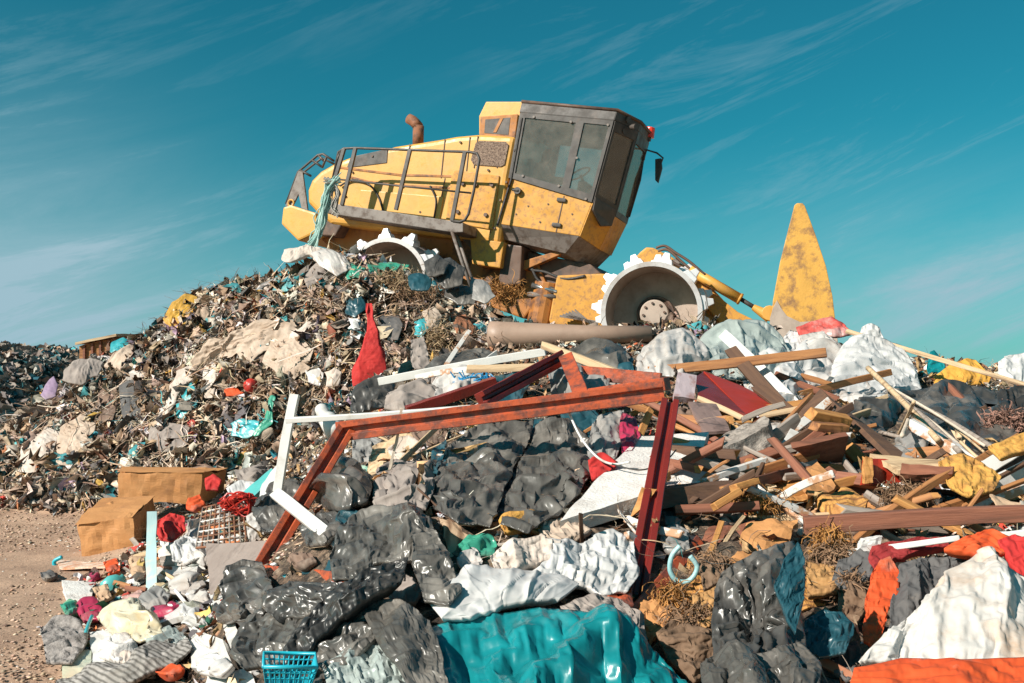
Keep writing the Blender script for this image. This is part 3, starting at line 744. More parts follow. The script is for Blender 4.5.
def glass_mat(key, tint, alpha, rough=.08, dirt=.35):
    m = bpy.data.materials.new(key); nt = nodes_of(m); N = nt.nodes; L = nt.links
    out = N.new('ShaderNodeOutputMaterial'); tr = N.new('ShaderNodeBsdfTransparent'); tr.inputs[0].default_value = rgb(tint)
    gl = N.new('ShaderNodeBsdfGlossy'); gl.inputs['Roughness'].default_value = rough; gl.inputs[0].default_value = (.9, .9, .9, 1)
    df = N.new('ShaderNodeBsdfDiffuse'); df.inputs[0].default_value = (.50, .43, .36, 1)
    fr = N.new('ShaderNodeFresnel'); fr.inputs[0].default_value = 1.5
    a = N.new('ShaderNodeMixShader'); L.new(fr.outputs[0], a.inputs[0]); L.new(tr.outputs[0], a.inputs[1]); L.new(gl.outputs[0], a.inputs[2])
    tc = N.new('ShaderNodeTexCoord'); n = N.new('ShaderNodeTexNoise'); n.inputs['Scale'].default_value = 3.5; n.inputs['Detail'].default_value = 7; n.inputs['Roughness'].default_value = .65; L.new(tc.outputs['Object'], n.inputs[0])
    r = N.new('ShaderNodeMapRange'); r.inputs[1].default_value = .25; r.inputs[2].default_value = .85; r.inputs[3].default_value = dirt * .4; r.inputs[4].default_value = dirt * 1.6; L.new(n.outputs[0], r.inputs[0])
    b = N.new('ShaderNodeMixShader'); L.new(r.outputs[0], b.inputs[0]); L.new(a.outputs[0], b.inputs[1]); L.new(df.outputs[0], b.inputs[2])
    L.new(b.outputs[0], out.inputs[0]); return m
GLASS = glass_mat('dusty_cab_glass', (.90, .88, .84), 1, dirt=.19)
class Frame:
    def __init__(s, org, yaw, tilt):
        cy, sy, ct, st = math.cos(yaw), math.sin(yaw), math.cos(tilt), math.sin(tilt)
        s.f = np.array([ct * cy, -ct * sy, -st]); s.v = np.array([sy, cy, 0.0]); s.w = np.cross(s.f, s.v); s.o = np.asarray(org, float)
    def W(s, u, v, w): return s.o + s.f * u + s.v * v + s.w * w
    def L(s, px, py, v):
        d = ray(px, py); c = np.array([0, 0, EYE]); n = s.v
        k = (np.dot(s.o, n) + v - np.dot(c, n)) / np.dot(d, n)
        return c + d * k
    def uw(s, px, py, v):
        p = s.L(px, py, v) - s.o; return float(np.dot(p, s.f)), float(np.dot(p, s.w))
    def poly(s, pts, v, v2=None):
        """points traced on the plane v, moved square on to v2"""
        r = [s.L(x, y, v) for x, y in pts]
        return r if v2 is None else [p + s.v * (v2 - v) for p in r]
PW = P(385, 284, 16.9)
rf = Frame((0, 0, 0), R(20), R(11)); rf.o = PW + rf.v * 1.75          # rear frame: origin on the rear axle, mid-way across
PF = P(651, 312, 15.6)
ff = Frame((0, 0, 0), R(15.3), R(5)); ff.o = PF + ff.v * 1.75          # front frame, a little turned at the joint
root = empty('landfill_compactor', tuple(rf.o - np.array([0, 0, .85])), 'yellow landfill compactor with spiked steel wheels tilting nose down on the rubbish mound', 'compactor')
def rp(name, g, m, parent=root, smooth=False, bevel=0, seg=2, label=None):
    o = g.build(name, m, None, smooth=False, bevel=bevel, seg=seg) if False else None
    v, f = g.out(); c = wloc(root)
    me = mk_mesh(name, v - c, f, m, smooth)
    o = bpy.data.objects.new(name, me); COL.objects.link(o); o.parent = parent
    fixn(o, bevel, seg)
    if smooth:
        me.polygons.foreach_set('use_smooth', [True] * len(me.polygons))
    if label: o['label'] = label
    return o
def ext(fr, pts, v0, v1, vt=None, g=None):
    """extrude a traced side outline (traced on plane vt) from v0 to v1"""
    g = g or G(); vt = v0 if vt is None else vt
    base = fr.poly(pts, vt)
    g.prism([p + fr.v * (v0 - vt) for p in base], [p + fr.v * (v1 - vt) for p in base]); return g
# --- hood
hood = [(307, 203), (307, 190), (311, 180), (320, 171), (334, 163), (352, 156), (395, 146), (440, 139), (456, 136), (478, 134), (516, 136), (508, 178), (499, 246), (470, 240), (330, 224), (318, 214)]
HV = -1.0
o = rp('hood', ext(rf, hood, HV, 1.0), YEL, bevel=.10, seg=3, smooth=False)
# raised top cowl, panels and grille on the hood side
o2 = rp('top_cowl', ext(rf, [(330, 163), (352, 153), (395, 143), (438, 136), (476, 133), (476, 139), (440, 146), (352, 163)], -.62, .62, vt=HV), YEL, bevel=.04)
rp('vent_panel', ext(rf, [(351, 157), (388, 149), (387, 163), (347, 168)], HV - .012, HV + .05, vt=HV), DARKM, bevel=.006)
o = rp('side_grille', ext(rf, [(476, 143), (480, 141), (506, 142), (509, 145), (505, 165), (501, 167), (474, 165), (471, 160)], HV - .02, HV + .05, vt=HV), GRILL, bevel=.008)
for pts in ([(350, 176), (370, 181), (395, 184), (452, 187), (452, 189), (395, 186), (370, 183), (350, 178)],
            [(336, 166), (400, 174), (478, 176), (478, 178), (400, 176), (336, 168)]):
    rp('trim_line', ext(rf, pts, HV - .012, HV + .03, vt=HV), ORG)
side_door = rp('side_door', ext(rf, [(452, 176), (455, 170), (500, 176), (493, 230), (446, 222)], HV - .03, HV + .05, vt=HV), YELD, bevel=.015, label='scratched yellow side access door')
for c in ((463, 184), (476, 185), (458, 212), (486, 215), (492, 185)):
    a = rf.L(c[0], c[1], HV - .03); rp('latch', G().tube([a, a - rf.v * .035], .035, 12), BROWNM, parent=side_door)
rp('side_panel', ext(rf, [(361, 190), (444, 197), (440, 220), (366, 211), (358, 203)], HV - .022, HV + .05, vt=HV), YEL, bevel=.012)
for a_, b_ in (((410, 144), (405, 176)), ((445, 139), (441, 178)), ((478, 136), (474, 168)), ((500, 150), (497, 168)), ((470, 137), (466, 176)), ((445, 178), (437, 222)), ((498, 176), (490, 234))):
    p0, p1 = rf.L(*a_, HV - .004), rf.L(*b_, HV - .004); rp('seam', G().box((p0 + p1) / 2, nrm(p1 - p0), rf.v, np.cross(nrm(p1 - p0), rf.v), np.linalg.norm(p1 - p0) / 2, .008, .007), BROWNM)
for c in ((352, 172), (372, 156), (402, 186), (432, 190), (460, 142), (488, 170), (514, 150), (506, 182), (500, 200), (494, 228), (345, 196), (356, 208), (420, 212)):
    p = rf.L(*c, HV - .03); rp('bolt', G().tube([p, p + rf.v * .05], .02, 8), BROWNM)
for c in ((548, 204), (572, 214), (540, 222), (516, 214), (528, 206)):
    p = rf.L(*c, -.992); rp("bolt", G().tube([p, p + rf.v * .02], .015, 8), BROWNM)
# --- chassis below hood
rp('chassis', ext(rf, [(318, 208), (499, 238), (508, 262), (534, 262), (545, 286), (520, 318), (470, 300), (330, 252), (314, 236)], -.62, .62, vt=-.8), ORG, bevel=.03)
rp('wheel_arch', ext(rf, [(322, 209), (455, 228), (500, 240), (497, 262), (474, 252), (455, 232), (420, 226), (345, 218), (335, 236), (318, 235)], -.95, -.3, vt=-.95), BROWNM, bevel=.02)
# --- counterweight
cw = G(); A = rf.poly([(283, 207), (291, 205), (316, 213), (317, 232), (298, 241), (281, 224)], -1.05)
cw.prism(A, [p + rf.v * 2.1 for p in A]); cwo = rp('counterweight', cw, YEL, bevel=.04, label='chunky yellow counterweight at the tail')
a = rf.L(291, 203, -1.0); th = np.linspace(0, 2 * math.pi, 17)
rp('lifting_eye', G().tube([a + (rf.f * math.cos(t) + rf.w * math.sin(t)) * .06 for t in th], .018, 6), YEL, parent=cwo)
# --- rear guard rail
def tubes(name, fr, paths, v, r, m, label=None, parent=root):
    g = G()
    for q in paths:
        if isinstance(q, tuple): vv, q = q
        else: vv = v
        pts = [fr.L(x, y, vv) for x, y in q]
        g.tube(pts, r, 8)
    return rp(name, g, m, smooth=True, label=label, parent=parent)
tubes('rear_rail', rf, [[(286, 204), (298, 172), (318, 155), (323, 154), (334, 161)], (.2, [(294, 200), (304, 172), (322, 158), (334, 164)]), [(300, 170), (311, 176)], [(312, 160), (322, 167)], [(318, 155), (325, 162)], [(322, 168), (327, 156)]], -.95, .022, DARKM, 'dark tubular rail round the tail')
rp('rail_bracket', ext(rf, [(286, 206), (299, 171), (303, 172), (308, 210), (302, 208), (299, 194), (293, 206)], -.97, -.93, vt=-.95), GREYM)
# --- side platform with handrail
pv = -1.62
plat = rp('side_platform', ext(rf, [(326, 204.5), (334, 203.5), (463, 222.5), (463, 232), (454, 232.5), (326, 213)], pv, -.98, vt=pv), GREYM, bevel=.012, label='dusty grey steel side platform')
def bez(pts, n=6):
    out = []; q = [np.array(p, float) for p in pts]
    for i in range(len(q) - 1):
        a, b, c, d = q[max(i - 1, 0)], q[i], q[i + 1], q[min(i + 2, len(q) - 1)]
        for k in range(n):
            t = k / n; out.append(tuple(.5 * ((2 * b) + (c - a) * t + (2 * a - 5 * b + 4 * c - d) * t * t + (3 * b - a - 3 * c + d) * t ** 3)))
    return out + [tuple(q[-1])]
loop = [(333, 178), (338.5, 152), (344, 148.5), (355, 148)] + [(400, 149.5), (440, 151), (470, 152)] + [(477, 153.5), (479.5, 159)] + [(474, 190), (468.5, 214)] + [(465, 220), (460, 222), (453, 221)]
tubes('handrail', rf, [loop, [(333, 178), (337, 160), (341, 151)]], pv, .024, DARKM, 'grey tubular handrail along the platform', plat)
tubes('middle_rail', rf, [[(331, 178.5), (395, 185.5), (471, 193)]], pv, .016, DARKM, parent=plat)
for a_, b_ in (((342, 205), (355.5, 148)), ((396, 210), (410, 150)), ((452, 221), (465, 152)), ((330, 196), (344, 149))):
    g = G(); p0, p1 = rf.L(*a_, pv), rf.L(*b_, pv); d = nrm(p1 - p0); g.box((p0 + p1) / 2, d, rf.v, np.cross(d, rf.v), np.linalg.norm(p1 - p0) / 2, .025, .033)
    rp('rail_post', g, DARKM, parent=plat, bevel=.004)
tubes('ladder', rf, [(pv, [(452, 232), (462, 262), (472, 290)]), (pv + .35, [(456, 232), (466, 262), (476, 290)])], pv, .028, GREYM)
# --- exhaust
g = G(); e0 = rf.L(418, 146, 0.0); e1 = rf.L(418.5, 126, 0.0); e2 = rf.L(413, 121, 0.0); e3 = rf.L(408.5, 118.5, 0.0)
g.tube([e0, e1], .105, 14); g.tube([e1 - rf.w * .02, e1 + (e2 - e1) * .5, e2, e3], [.105, .10, .10, .095], 14)
rp('exhaust_pipe', g, RUST, smooth=True, label='rusty elbow exhaust pipe')
# --- cab
cv = -.98; bv = -.42
lv = {'roof': [(523, 101.5), (617, 110), (640, 122)], 'top': [(521.5, 113), (614, 121), (637, 131)], 'belt': [(510, 178), (592, 202.5), (614, 216)],
      'bot': [(500, 224), (579, 236), (598, 249)], 'floor': [(497, 237), (562.5, 252), (582, 265)]}
inset = {'roof': 0.03, 'top': 0, 'belt': 0, 'bot': .0, 'floor': .16}
def ring(k):
    a, b, c = lv[k]; i = inset[k]; s = .3
    near = [rf.L(*a, cv), rf.L(*b, cv), rf.L(*c, bv)]
    near = [p + rf.v * (i if n_ < 2 else 0) for n_, p in enumerate(near)]
    pts = list(near)
    for p in reversed(near):
        v_ = np.dot(p - rf.o, rf.v); pts.append(p - rf.v * 2 * v_)
    return pts
RG = {k: ring(k) for k in lv}
def band(k0, k1, m, name, inner=0.0, parent=root, sides=range(6), label=None):
    g = G(); a, b = RG[k0], RG[k1]
    g.add(list(a) + list(b), [(i, (i + 1) % 6, 6 + (i + 1) % 6, 6 + i) for i in sides])
    return rp(name, g, m, parent=parent, label=label)
cab = rp('cab', G().prism(RG['bot'], RG['belt']), YELD, bevel=.012, label='glazed operator cab with scratched yellow lower panels')
rp('cab_skirt', G().prism(RG['floor'], [p - rf.w * .002 for p in RG['bot']]), GREYM, parent=cab)
# the lower corner facet in worn yellow paint and the window corner sill
def quad_plate(name, a, b, c, d, m, th=.02, off=.004, parent=cab, bevel=.004, label=None):
    n = nrm(np.cross(np.array(b) - a, np.array(d) - a)); cen = (a + b + c + d) / 4
    if np.dot(n, cen - (rf.o + rf.f * 2.4 + rf.w * 1.6)) < 0: n = -n
    q = [np.array(x) for x in (a, b, c, d)]
    return rp(name, G().prism([x + n * off for x in q], [x + n * (off + th) for x in q]), m, parent=parent, bevel=bevel, label=label)
def lerp4(q, s, t): return (q[0] * (1 - s) + q[1] * s) * (1 - t) + (q[3] * (1 - s) + q[2] * s) * t
def window(qd, m0=.07, m1=.07, m2=.08, m3=.08, parent=cab, name='window', pane=True, sunk=.02):
    """frame ring plus pane filling a quad a(top left) b c d"""
    a, b, c, d = [np.array(x) for x in qd]; Lh = np.linalg.norm(b - a); Lv = np.linalg.norm(d - a)
    s0, s1, t0, t1 = m0 / Lh, 1 - m1 / Lh, m2 / Lv, 1 - m3 / Lv
    ins = [lerp4((a, b, c, d), s, t) for s, t in ((s0, t0), (s1, t0), (s1, t1), (s0, t1))]
    n = nrm(np.cross(b - a, d - a)); cen = (a + b + c + d) / 4
    if np.dot(n, cen - (rf.o + rf.f * 2.4 + rf.w * 1.6)) < 0: n = -n
    outq = [a, b, c, d]; g = G(); T = .03
    V = [x + n * T for x in outq] + [x + n * T for x in ins] + [x - n * .02 for x in outq] + [x - n * .02 for x in ins]
    Fc = []
    for i in range(4):
        j = (i + 1) % 4
        Fc += [(i, j, 4 + j, 4 + i), (4 + i, 4 + j, 12 + j, 12 + i), (8 + i, 12 + i, 12 + j, 8 + j), (i, 8 + i, 8 + j, j)]
    g.add(V, Fc); w_ = rp(name, g, DARKM, parent=parent)
    if pane:
        g = G(); ins2 = [lerp4((a, b, c, d), s, t) for s, t in ((s0 * .9, t0 * .9), (1 - (1 - s1) * .9, t0 * .9), (1 - (1 - s1) * .9, 1 - (1 - t1) * .9), (s0 * .9, 1 - (1 - t1) * .9))]
        g.prism([x - n * .0 for x in ins2], [x + n * .008 for x in ins2]); rp('pane', g, GLASS, parent=w_)
    return w_
T_, B_ = RG['top'], RG['belt']
fr_ = .66
mid_t = T_[0] * (1 - fr_) + T_[1] * fr_; mid_b = B_[0] * (1 - fr_ - .02) + B_[1] * (fr_ + .02)
window((T_[0], mid_t, mid_b, B_[0]), .09, .08, .08, .10)
window((mid_t, T_[1], B_[1], mid_b), .06, .06, .08, .12)
window((T_[1], T_[2], B_[2], B_[1]), .05, .05, .16, .16)
window((T_[2], T_[3], B_[3], B_[2]), .05, .05, .2, .1)
window((T_[3], T_[4], B_[4], B_[3]), .05, .05, .2, .1)
window((T_[4], T_[5], B_[5], B_[4]), .10, .10, .1, .1)
window((T_[5], T_[0], B_[0], B_[5]), .2, .2, .2, .35)
rb = [p + (p - sum(RG['top']) / 6) * .03 for p in RG['top']]
rf2 = [p + (p - sum(RG['roof']) / 6) * .02 for p in RG['roof']]
roof = rp('roof', G().prism(rb, rf2), DARKM, parent=cab, bevel=.02)
rp('roof_edge', G().tube(rf2[:4] , .03, 8), BROWNM, parent=cab, smooth=True)
# corner facet panels
quad_plate('corner_panel', RG['belt'][1], RG['belt'][2], RG['bot'][2], RG['bot'][1], YELD, label='scuffed yellow front corner panel')
quad_plate('front_panel', RG['belt'][2], RG['belt'][3], RG['bot'][3], RG['bot'][2], YELD)
# dark sill bulging below the front corner window
g = G(); q0 = B_[1] * .96 + B_[2] * .04; q1 = B_[2]; dn = -rf.w
g.prism([q0 + rf.w * .1, q1 + rf.w * .1, q1 + dn * .18 - rf.f * .03, q0 * .55 + q1 * .45 + dn * .30, q0 + dn * .12],
        [x + nrm(rf.f * .7 - rf.v * .7) * .06 for x in (q0 + rf.w * .1, q1 + rf.w * .1, q1 + dn * .18 - rf.f * .03, q0 * .55 + q1 * .45 + dn * .30, q0 + dn * .12)])
rp('window_sill', g, DARKM, parent=cab, bevel=.015)
# seams, hinges, handle on the cab door
for a_, b_ in (((564, 196), (556, 232)),):
    p0, p1 = rf.L(*a_, cv - .004), rf.L(*b_, cv - .004); rp('door_seam', G().box((p0 + p1) / 2, nrm(p1 - p0), rf.v, np.cross(nrm(p1 - p0), rf.v), np.linalg.norm(p1 - p0) / 2, .004, .008), BROWNM, parent=cab)
for c in ((561.5, 200), (556.5, 225)):
    p = rf.L(*c, cv - .02); g = G(); g.box(p, rf.f, rf.v, rf.w, .085, .02, .035); rp('hinge', g, DARKM, parent=cab, bevel=.02)
p = rf.L(518, 191, cv - .03); g = G(); g.tube([p, p - rf.v * .05], .06, 14); g.tube([p - rf.v * .05 - rf.f * .09, p - rf.v * .05 + rf.f * .02], .02, 8); rp('door_handle', g, DARKM, parent=cab)
for c in ((534, 117), (571, 122), (577, 158), (559, 186), (523, 176), (586, 199), (608, 125)):
    p = rf.L(*c, cv - .03); rp('bolt', G().tube([p, p - rf.v * .02], .022, 8), GREYM, parent=cab)
# black door post line
p0, p1 = rf.L(522, 118, cv - .03), rf.L(497, 226, cv - .03)
rp('cab_pillar', G().tube([p0, rf.L(511, 180, cv - .03), p1], .02, 8), RUBB, parent=cab)
# interior: seat, console, wheel, operator
seat = G(); sc_ = rf.o + rf.f * 2.25 + rf.w * 1.25
ubk, wbk = rf.uw(535, 205, -.2); sc_ = rf.W(ubk, .0, wbk)
seat.box(sc_ + rf.w * .1, rf.f, rf.v, rf.w, .25, .25, .06); seat.box(sc_ - rf.f * .28 + rf.w * .45, rf.f, rf.v, rf.w, .06, .24, .36)
rp('seat', seat, RUBB, parent=cab, bevel=.03)
cst = G(); uc, wc = rf.uw(583, 196, -.1); pc = rf.W(uc, 0, wc); cst.box(pc - rf.w * .05, rf.f, rf.v, rf.w, .07, .3, .28); cst.tube([pc + rf.w * .15, pc + rf.w * .38 - rf.f * .15], .03, 8)
rp('console', cst, RUBB, parent=cab, bevel=.02)
stc = pc + rf.w * .40 - rf.f * .17; sa = nrm(rf.w * .8 - rf.f * .6); sb = rf.v; scx = np.cross(sa, sb)
rp('steering_wheel', G().tube([stc + (sb * math.cos(t) + scx * math.sin(t)) * .2 for t in np.linspace(0, 6.2832, 25)], .017, 6), RUBB, parent=cab, smooth=True)
# air intake box on the roof edge behind the cab
cb = -.9
ib = [(486, 101.5), (523, 101.5), (517, 140), (479, 135), (479, 116)]
o = rp('intake_box', ext(rf, ib, cb, .55, vt=cb), YEL, bevel=.02)
rp('intake_frame', ext(rf, [(481, 117), (518.5, 114.5), (515.5, 139), (480, 136)], cb - .03, cb + .02, vt=cb), ORG, parent=o, bevel=.01)
rp('intake_opening', ext(rf, [(486, 120), (511, 118), (509, 135.5), (485, 133.5)], cb - .036, cb, vt=cb), DARKM, parent=o)
rp('intake_bar', ext(rf, [(494, 133), (501, 119), (504, 119), (497, 133)], cb - .045, cb - .02, vt=cb), ORG, parent=o)
# beacon, mirror, lamps
fv = .36
bb = rf.L(648, 141, fv)
g = G().tube([bb, rf.L(648.5, 137.5, fv)], .05, 12); bo = rp('beacon', G().tube([rf.L(648.5, 137.5, fv), rf.L(650.5, 127.5, fv)], [.10, .085], 14), mat('red_beacon', (.85, .05, .02), None, 3, .2, rvar=0), smooth=False, bevel=.01, label='red warning beacon')
rp('beacon_base', g, DARKM, parent=bo)
mo = tubes('mirror_bracket', rf, [[(644, 156), (647, 150), (657, 153), (663, 158), (660, 166)], [(645, 150), (644, 160)]], fv, .016, DARKM)
rp('mirror', ext(rf, [(655, 159), (661, 158), (662, 168), (658, 183), (655, 180)], fv - .03, fv + .03), RUBB, parent=mo, bevel=.01)
tubes('grab_bar', rf, [[(645, 148), (640, 180), (629, 217)]], fv + .05, .02, RUBB)
for c in ((624, 120), (631, 127), (620, 131)):
    p = rf.L(*c, bv - .28); rp('work_lamp', G().tube([p, p + rf.f * .1 - rf.v * .05], [.045, .055], 12), DARKM, parent=cab)
tubes('side_hose', rf, [bez([(340, 186), (352, 180), (368, 184), (378, 196), (384, 214)])], HV - .04, .018, RUBB)
tubes('side_hose', rf, [bez([(430, 186), (436, 200), (434, 218)])], HV - .03, .016, RUBB)
# --- belly: steps box, lower structures between frames
rp('step_box', ext(rf, [(470, 238), (504, 242), (500, 268), (472, 264)], -1.05, -.5, vt=-1.05), YELD, bevel=.02, label='scratched yellow step box')
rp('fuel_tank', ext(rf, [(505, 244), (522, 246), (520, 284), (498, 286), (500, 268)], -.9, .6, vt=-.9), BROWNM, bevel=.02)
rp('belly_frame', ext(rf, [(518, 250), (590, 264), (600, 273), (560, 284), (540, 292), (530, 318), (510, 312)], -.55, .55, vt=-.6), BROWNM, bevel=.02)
rp('cross_brace', ext(rf, [(519, 262), (560, 250), (566, 252), (524, 270)], -.75, -.6, vt=-.75), ORG, bevel=.01)
g = G(); jc = rf.L(546, 297, -.5); g.tube([jc - rf.w * .55, jc + rf.w * .25], .25, 16); rp('joint', g, ORG, bevel=.02)
rp('hose_fitting', G().tube([rf.L(487, 283, -.9), rf.L(494, 284, -.9)], .12, 16), BROWNM)
for i, (a_, b_) in enumerate((((532, 285), (557, 292)), ((528, 294), (556, 297)))):
    rp('steering_cylinder', G().tube([rf.L(*a_, -.7), rf.L(*b_, -.7)], .045, 10), GREYM if i else CHROME, smooth=True)
tubes('hose', rf, [bez([(521, 250), (528, 268), (545, 272), (565, 279), (585, 276)]), bez([(530, 262), (538, 280), (556, 290)])], -.7, .025, RUBB)
# --- front frame
ffp = rp('front_frame', ext(ff, [(556, 275), (600, 273), (626, 276), (700, 300), (735, 330), (700, 345), (560, 345), (548, 320)], -.85, .85, vt=-.9), YELD, bevel=.03, label='battered yellow front frame')
rp('front_guard', ext(ff, [(622, 272), (640, 252), (646, 247), (653, 247.5), (672, 257), (705, 280), (738, 316), (736, 326), (622, 320)], -1.05, 1.05, vt=-1.05), YELD, bevel=.03, label='peaked yellow wheel guard')
g = G()
for k in range(6):
    a = ff.L(560 + k * 3, 316 - k * 1.2, -1.0); b = ff.L(598, 322 + k * 1.5, -1.0); g.box((a + b) / 2, nrm(b - a), ff.v, ff.w, np.linalg.norm(b - a) / 2, .03, .018)
rp('scraper', g, GREYM)
# --- wheels
def wheel(fr, cen, near=True, name='wheel'):
    r0, wd = .80, 1.15; g = G(); n = 56
    ax = fr.v if near else -fr.v; e1 = fr.f; e2 = fr.w
    prof = [(0, r0 - .075, 0), (0, r0, 0), (wd, r0, 0), (wd, r0 - .05, 0), (.62, r0 - .05, 0), (.60, .2, 0), (.60, .0, 0)]
    prof = [(0.0, r0 - .075), (0.0, r0), (wd, r0), (wd, .3), (wd - .05, .0)]
    V = []
    for d, r in prof:
        for k in range(n):
            t = 2 * math.pi * k / n; V.append(cen + ax * d + (e1 * math.cos(t) + e2 * math.sin(t)) * r)
    Fc = [(i * n + k, i * n + (k + 1) % n, (i + 1) * n + (k + 1) % n, (i + 1) * n + k) for i in range(len(prof) - 1) for k in range(n)]
    g.add(V, Fc); w_ = rp(name, g, DRUM)
    prof = [(0.004, r0 - .075), (.66, r0 - .10), (.66, .0)]
    V = [cen + ax * d + (e1 * math.cos(2 * math.pi * k / n) + e2 * math.sin(2 * math.pi * k / n)) * r for d, r in prof for k in range(n)]
    g = G().add(V, [(i * n + k, i * n + (k + 1) % n, (i + 1) * n + (k + 1) % n, (i + 1) * n + k) for i in range(2) for k in range(n)])
    rp('drum_lining', g, DRUMI, parent=w_, smooth=False)
    rp('hub', G().tube([cen + ax * .66, cen + ax * .36], .23, 28), DRUMI, parent=w_, bevel=.02)
    for k in range(8):
        t = k / 8 * 2 * math.pi + .2; q_ = cen + (e1 * math.cos(t) + e2 * math.sin(t)) * .17; rp('hub_bolt', G().tube([q_ + ax * .37, q_ + ax * .335], .022, 6), BROWNM, parent=w_)
    rp('hub_plate', G().tube([cen + ax * .66, cen + ax * .55], .31, 28), BROWNM, parent=w_, bevel=.01)
    if near:   # brace plates inside the drum
        g = G(); t0 = -.12
        for t0 in (-.35,):
            V = []
            for d, r in ((.02, r0 - .085), (.64, r0 - .1), (.64, .42), (.05, .60)):
                for t in (t0, t0 + .95): V.append(cen + ax * d + (e1 * math.cos(t) + e2 * math.sin(t)) * r)
            pass
    return w_
def tooth_g(fr, cen, t, d, s=1.0, near=True):
    ax = fr.v if near else -fr.v; er = fr.f * math.cos(t) + fr.w * math.sin(t); et = -fr.f * math.sin(t) + fr.w * math.cos(t)
    b = cen + ax * d + er * .79
    def q(r, a, x): return [b + er * r + et * (a * i) + ax * (x * j) for i, j in ((-1, -1), (1, -1), (1, 1), (-1, 1))]
    g = G(); h = .155 * s
    L0, L1, L2, L3 = q(0, .105 * s, .10), q(h * .42, .085 * s, .085), q(h * .5, .058 * s, .06), q(h, .034 * s, .035)
    V = L0 + L1 + L2 + L3
    Fc = [(i * 4 + k, i * 4 + (k + 1) % 4, (i + 1) * 4 + (k + 1) % 4, (i + 1) * 4 + k) for i in range(3) for k in range(4)] + [(0, 3, 2, 1), (12, 13, 14, 15)]
    return g.add(V, Fc)
for fr, cen, ph in ((rf, rf.o - rf.v * 1.75, .1), (ff, ff.o - ff.v * 1.75, .25)):
    w_ = wheel(fr, cen)
    for row, (d, po) in enumerate(((.13, 0), (.50, .34), (.72, 0), (1.0, .5))):
        for k in range(11):
            t = (k + po) / 11 * 2 * math.pi + ph
            if math.sin(t) < -.35: continue          # buried in the rubbish
            if row > 1: continue
            rp('tooth', tooth_g(fr, cen, t, d, 1.2), TOOTH, parent=w_, bevel=.008)
for fr in (rf, ff):
    cen = fr.o + fr.v * 1.75; w_ = wheel(fr, cen, False); g = G()
    for k in range(12):
        q = tooth_g(fr, cen, k / 12 * 2 * math.pi, .2, near=False); v, f = q.out(); g.add(v, f)
    rp('teeth', g, TOOTH, parent=w_)
    # axle
    rp('axle', G().tube([fr.o - fr.v * 1.2, fr.o + fr.v * 1.2], .28, 16), BROWNM)
# lit liner segment inside the front drum
cen = ff.o - ff.v * 1.75
# --- blade and lift gear
bl = -2.05
ep = [(794.5, 205), (797, 203), (802.5, 203), (805, 206), (816, 236), (826, 266), (832.5, 296), (837, 335), (841, 365), (767, 365), (769, 335), (773, 300), (780, 262), (788, 230)]
blade = rp('blade', ext(ff, ep, bl, bl + .06, vt=bl), YELB, bevel=.012, label='tall triangular yellow blade with scratched paint')
g = ext(ff, [(797, 212), (801, 212), (808, 240), (814, 280), (820, 320), (822, 365), (808, 365), (806, 330), (802, 290), (797, 240)], bl + .06, bl + 4.0, vt=bl); rp('mouldboard', g, YELB, parent=blade)
rp('wear_plate', ext(ff, [(770, 318), (773, 308), (777, 300), (781, 308), (787, 316), (800, 322), (820, 321), (832, 324), (837, 335), (840, 365), (768, 365)], bl - .012, bl - .002, vt=bl), DRUMI, parent=blade, bevel=.01, label='bare worn steel foot of the blade')
tubes('lift_cylinder', ff, [[(690, 270), (739, 298.5)]], -1.25, .085, YEL)
tubes('lift_cylinder', ff, [[(739, 298.5), (741, 299.5)]], -1.25, .095, YELD)
tubes('cylinder_rod', ff, [[(739, 298), (757, 309)]], -1.25, .035, RUBB)
p = ff.L(763, 313, -1.25); rp('rod_eye', G().tube([ff.L(753, 307, -1.25), ff.L(770, 317, -1.25)], [.05, .10], 12).tube([p - ff.v * .1 + ff.f * .1, p + ff.v * .1 + ff.f * .1], .12, 14), YEL, bevel=.01)
rp('push_arm', ext(ff, [(668, 262), (676, 262), (738, 312), (775, 330), (775, 345), (730, 335)], -1.15, -.95, vt=-1.15), YELD, bevel=.02)
tubes('hydraulic_hose', ff, [bez([(656, 248), (665, 246), (676, 253), (690, 262), (705, 275)]), bez([(658, 251), (668, 250), (682, 262), (700, 277), (722, 290)]), bez([(662, 256), (690, 272), (702, 278)])], -1.3, .022, BROWNM)
rp('front_lamp', G().tube([ff.L(676, 262, -1.2), ff.L(676, 262, -1.2) + ff.v * .1], .06, 10), GREYM)
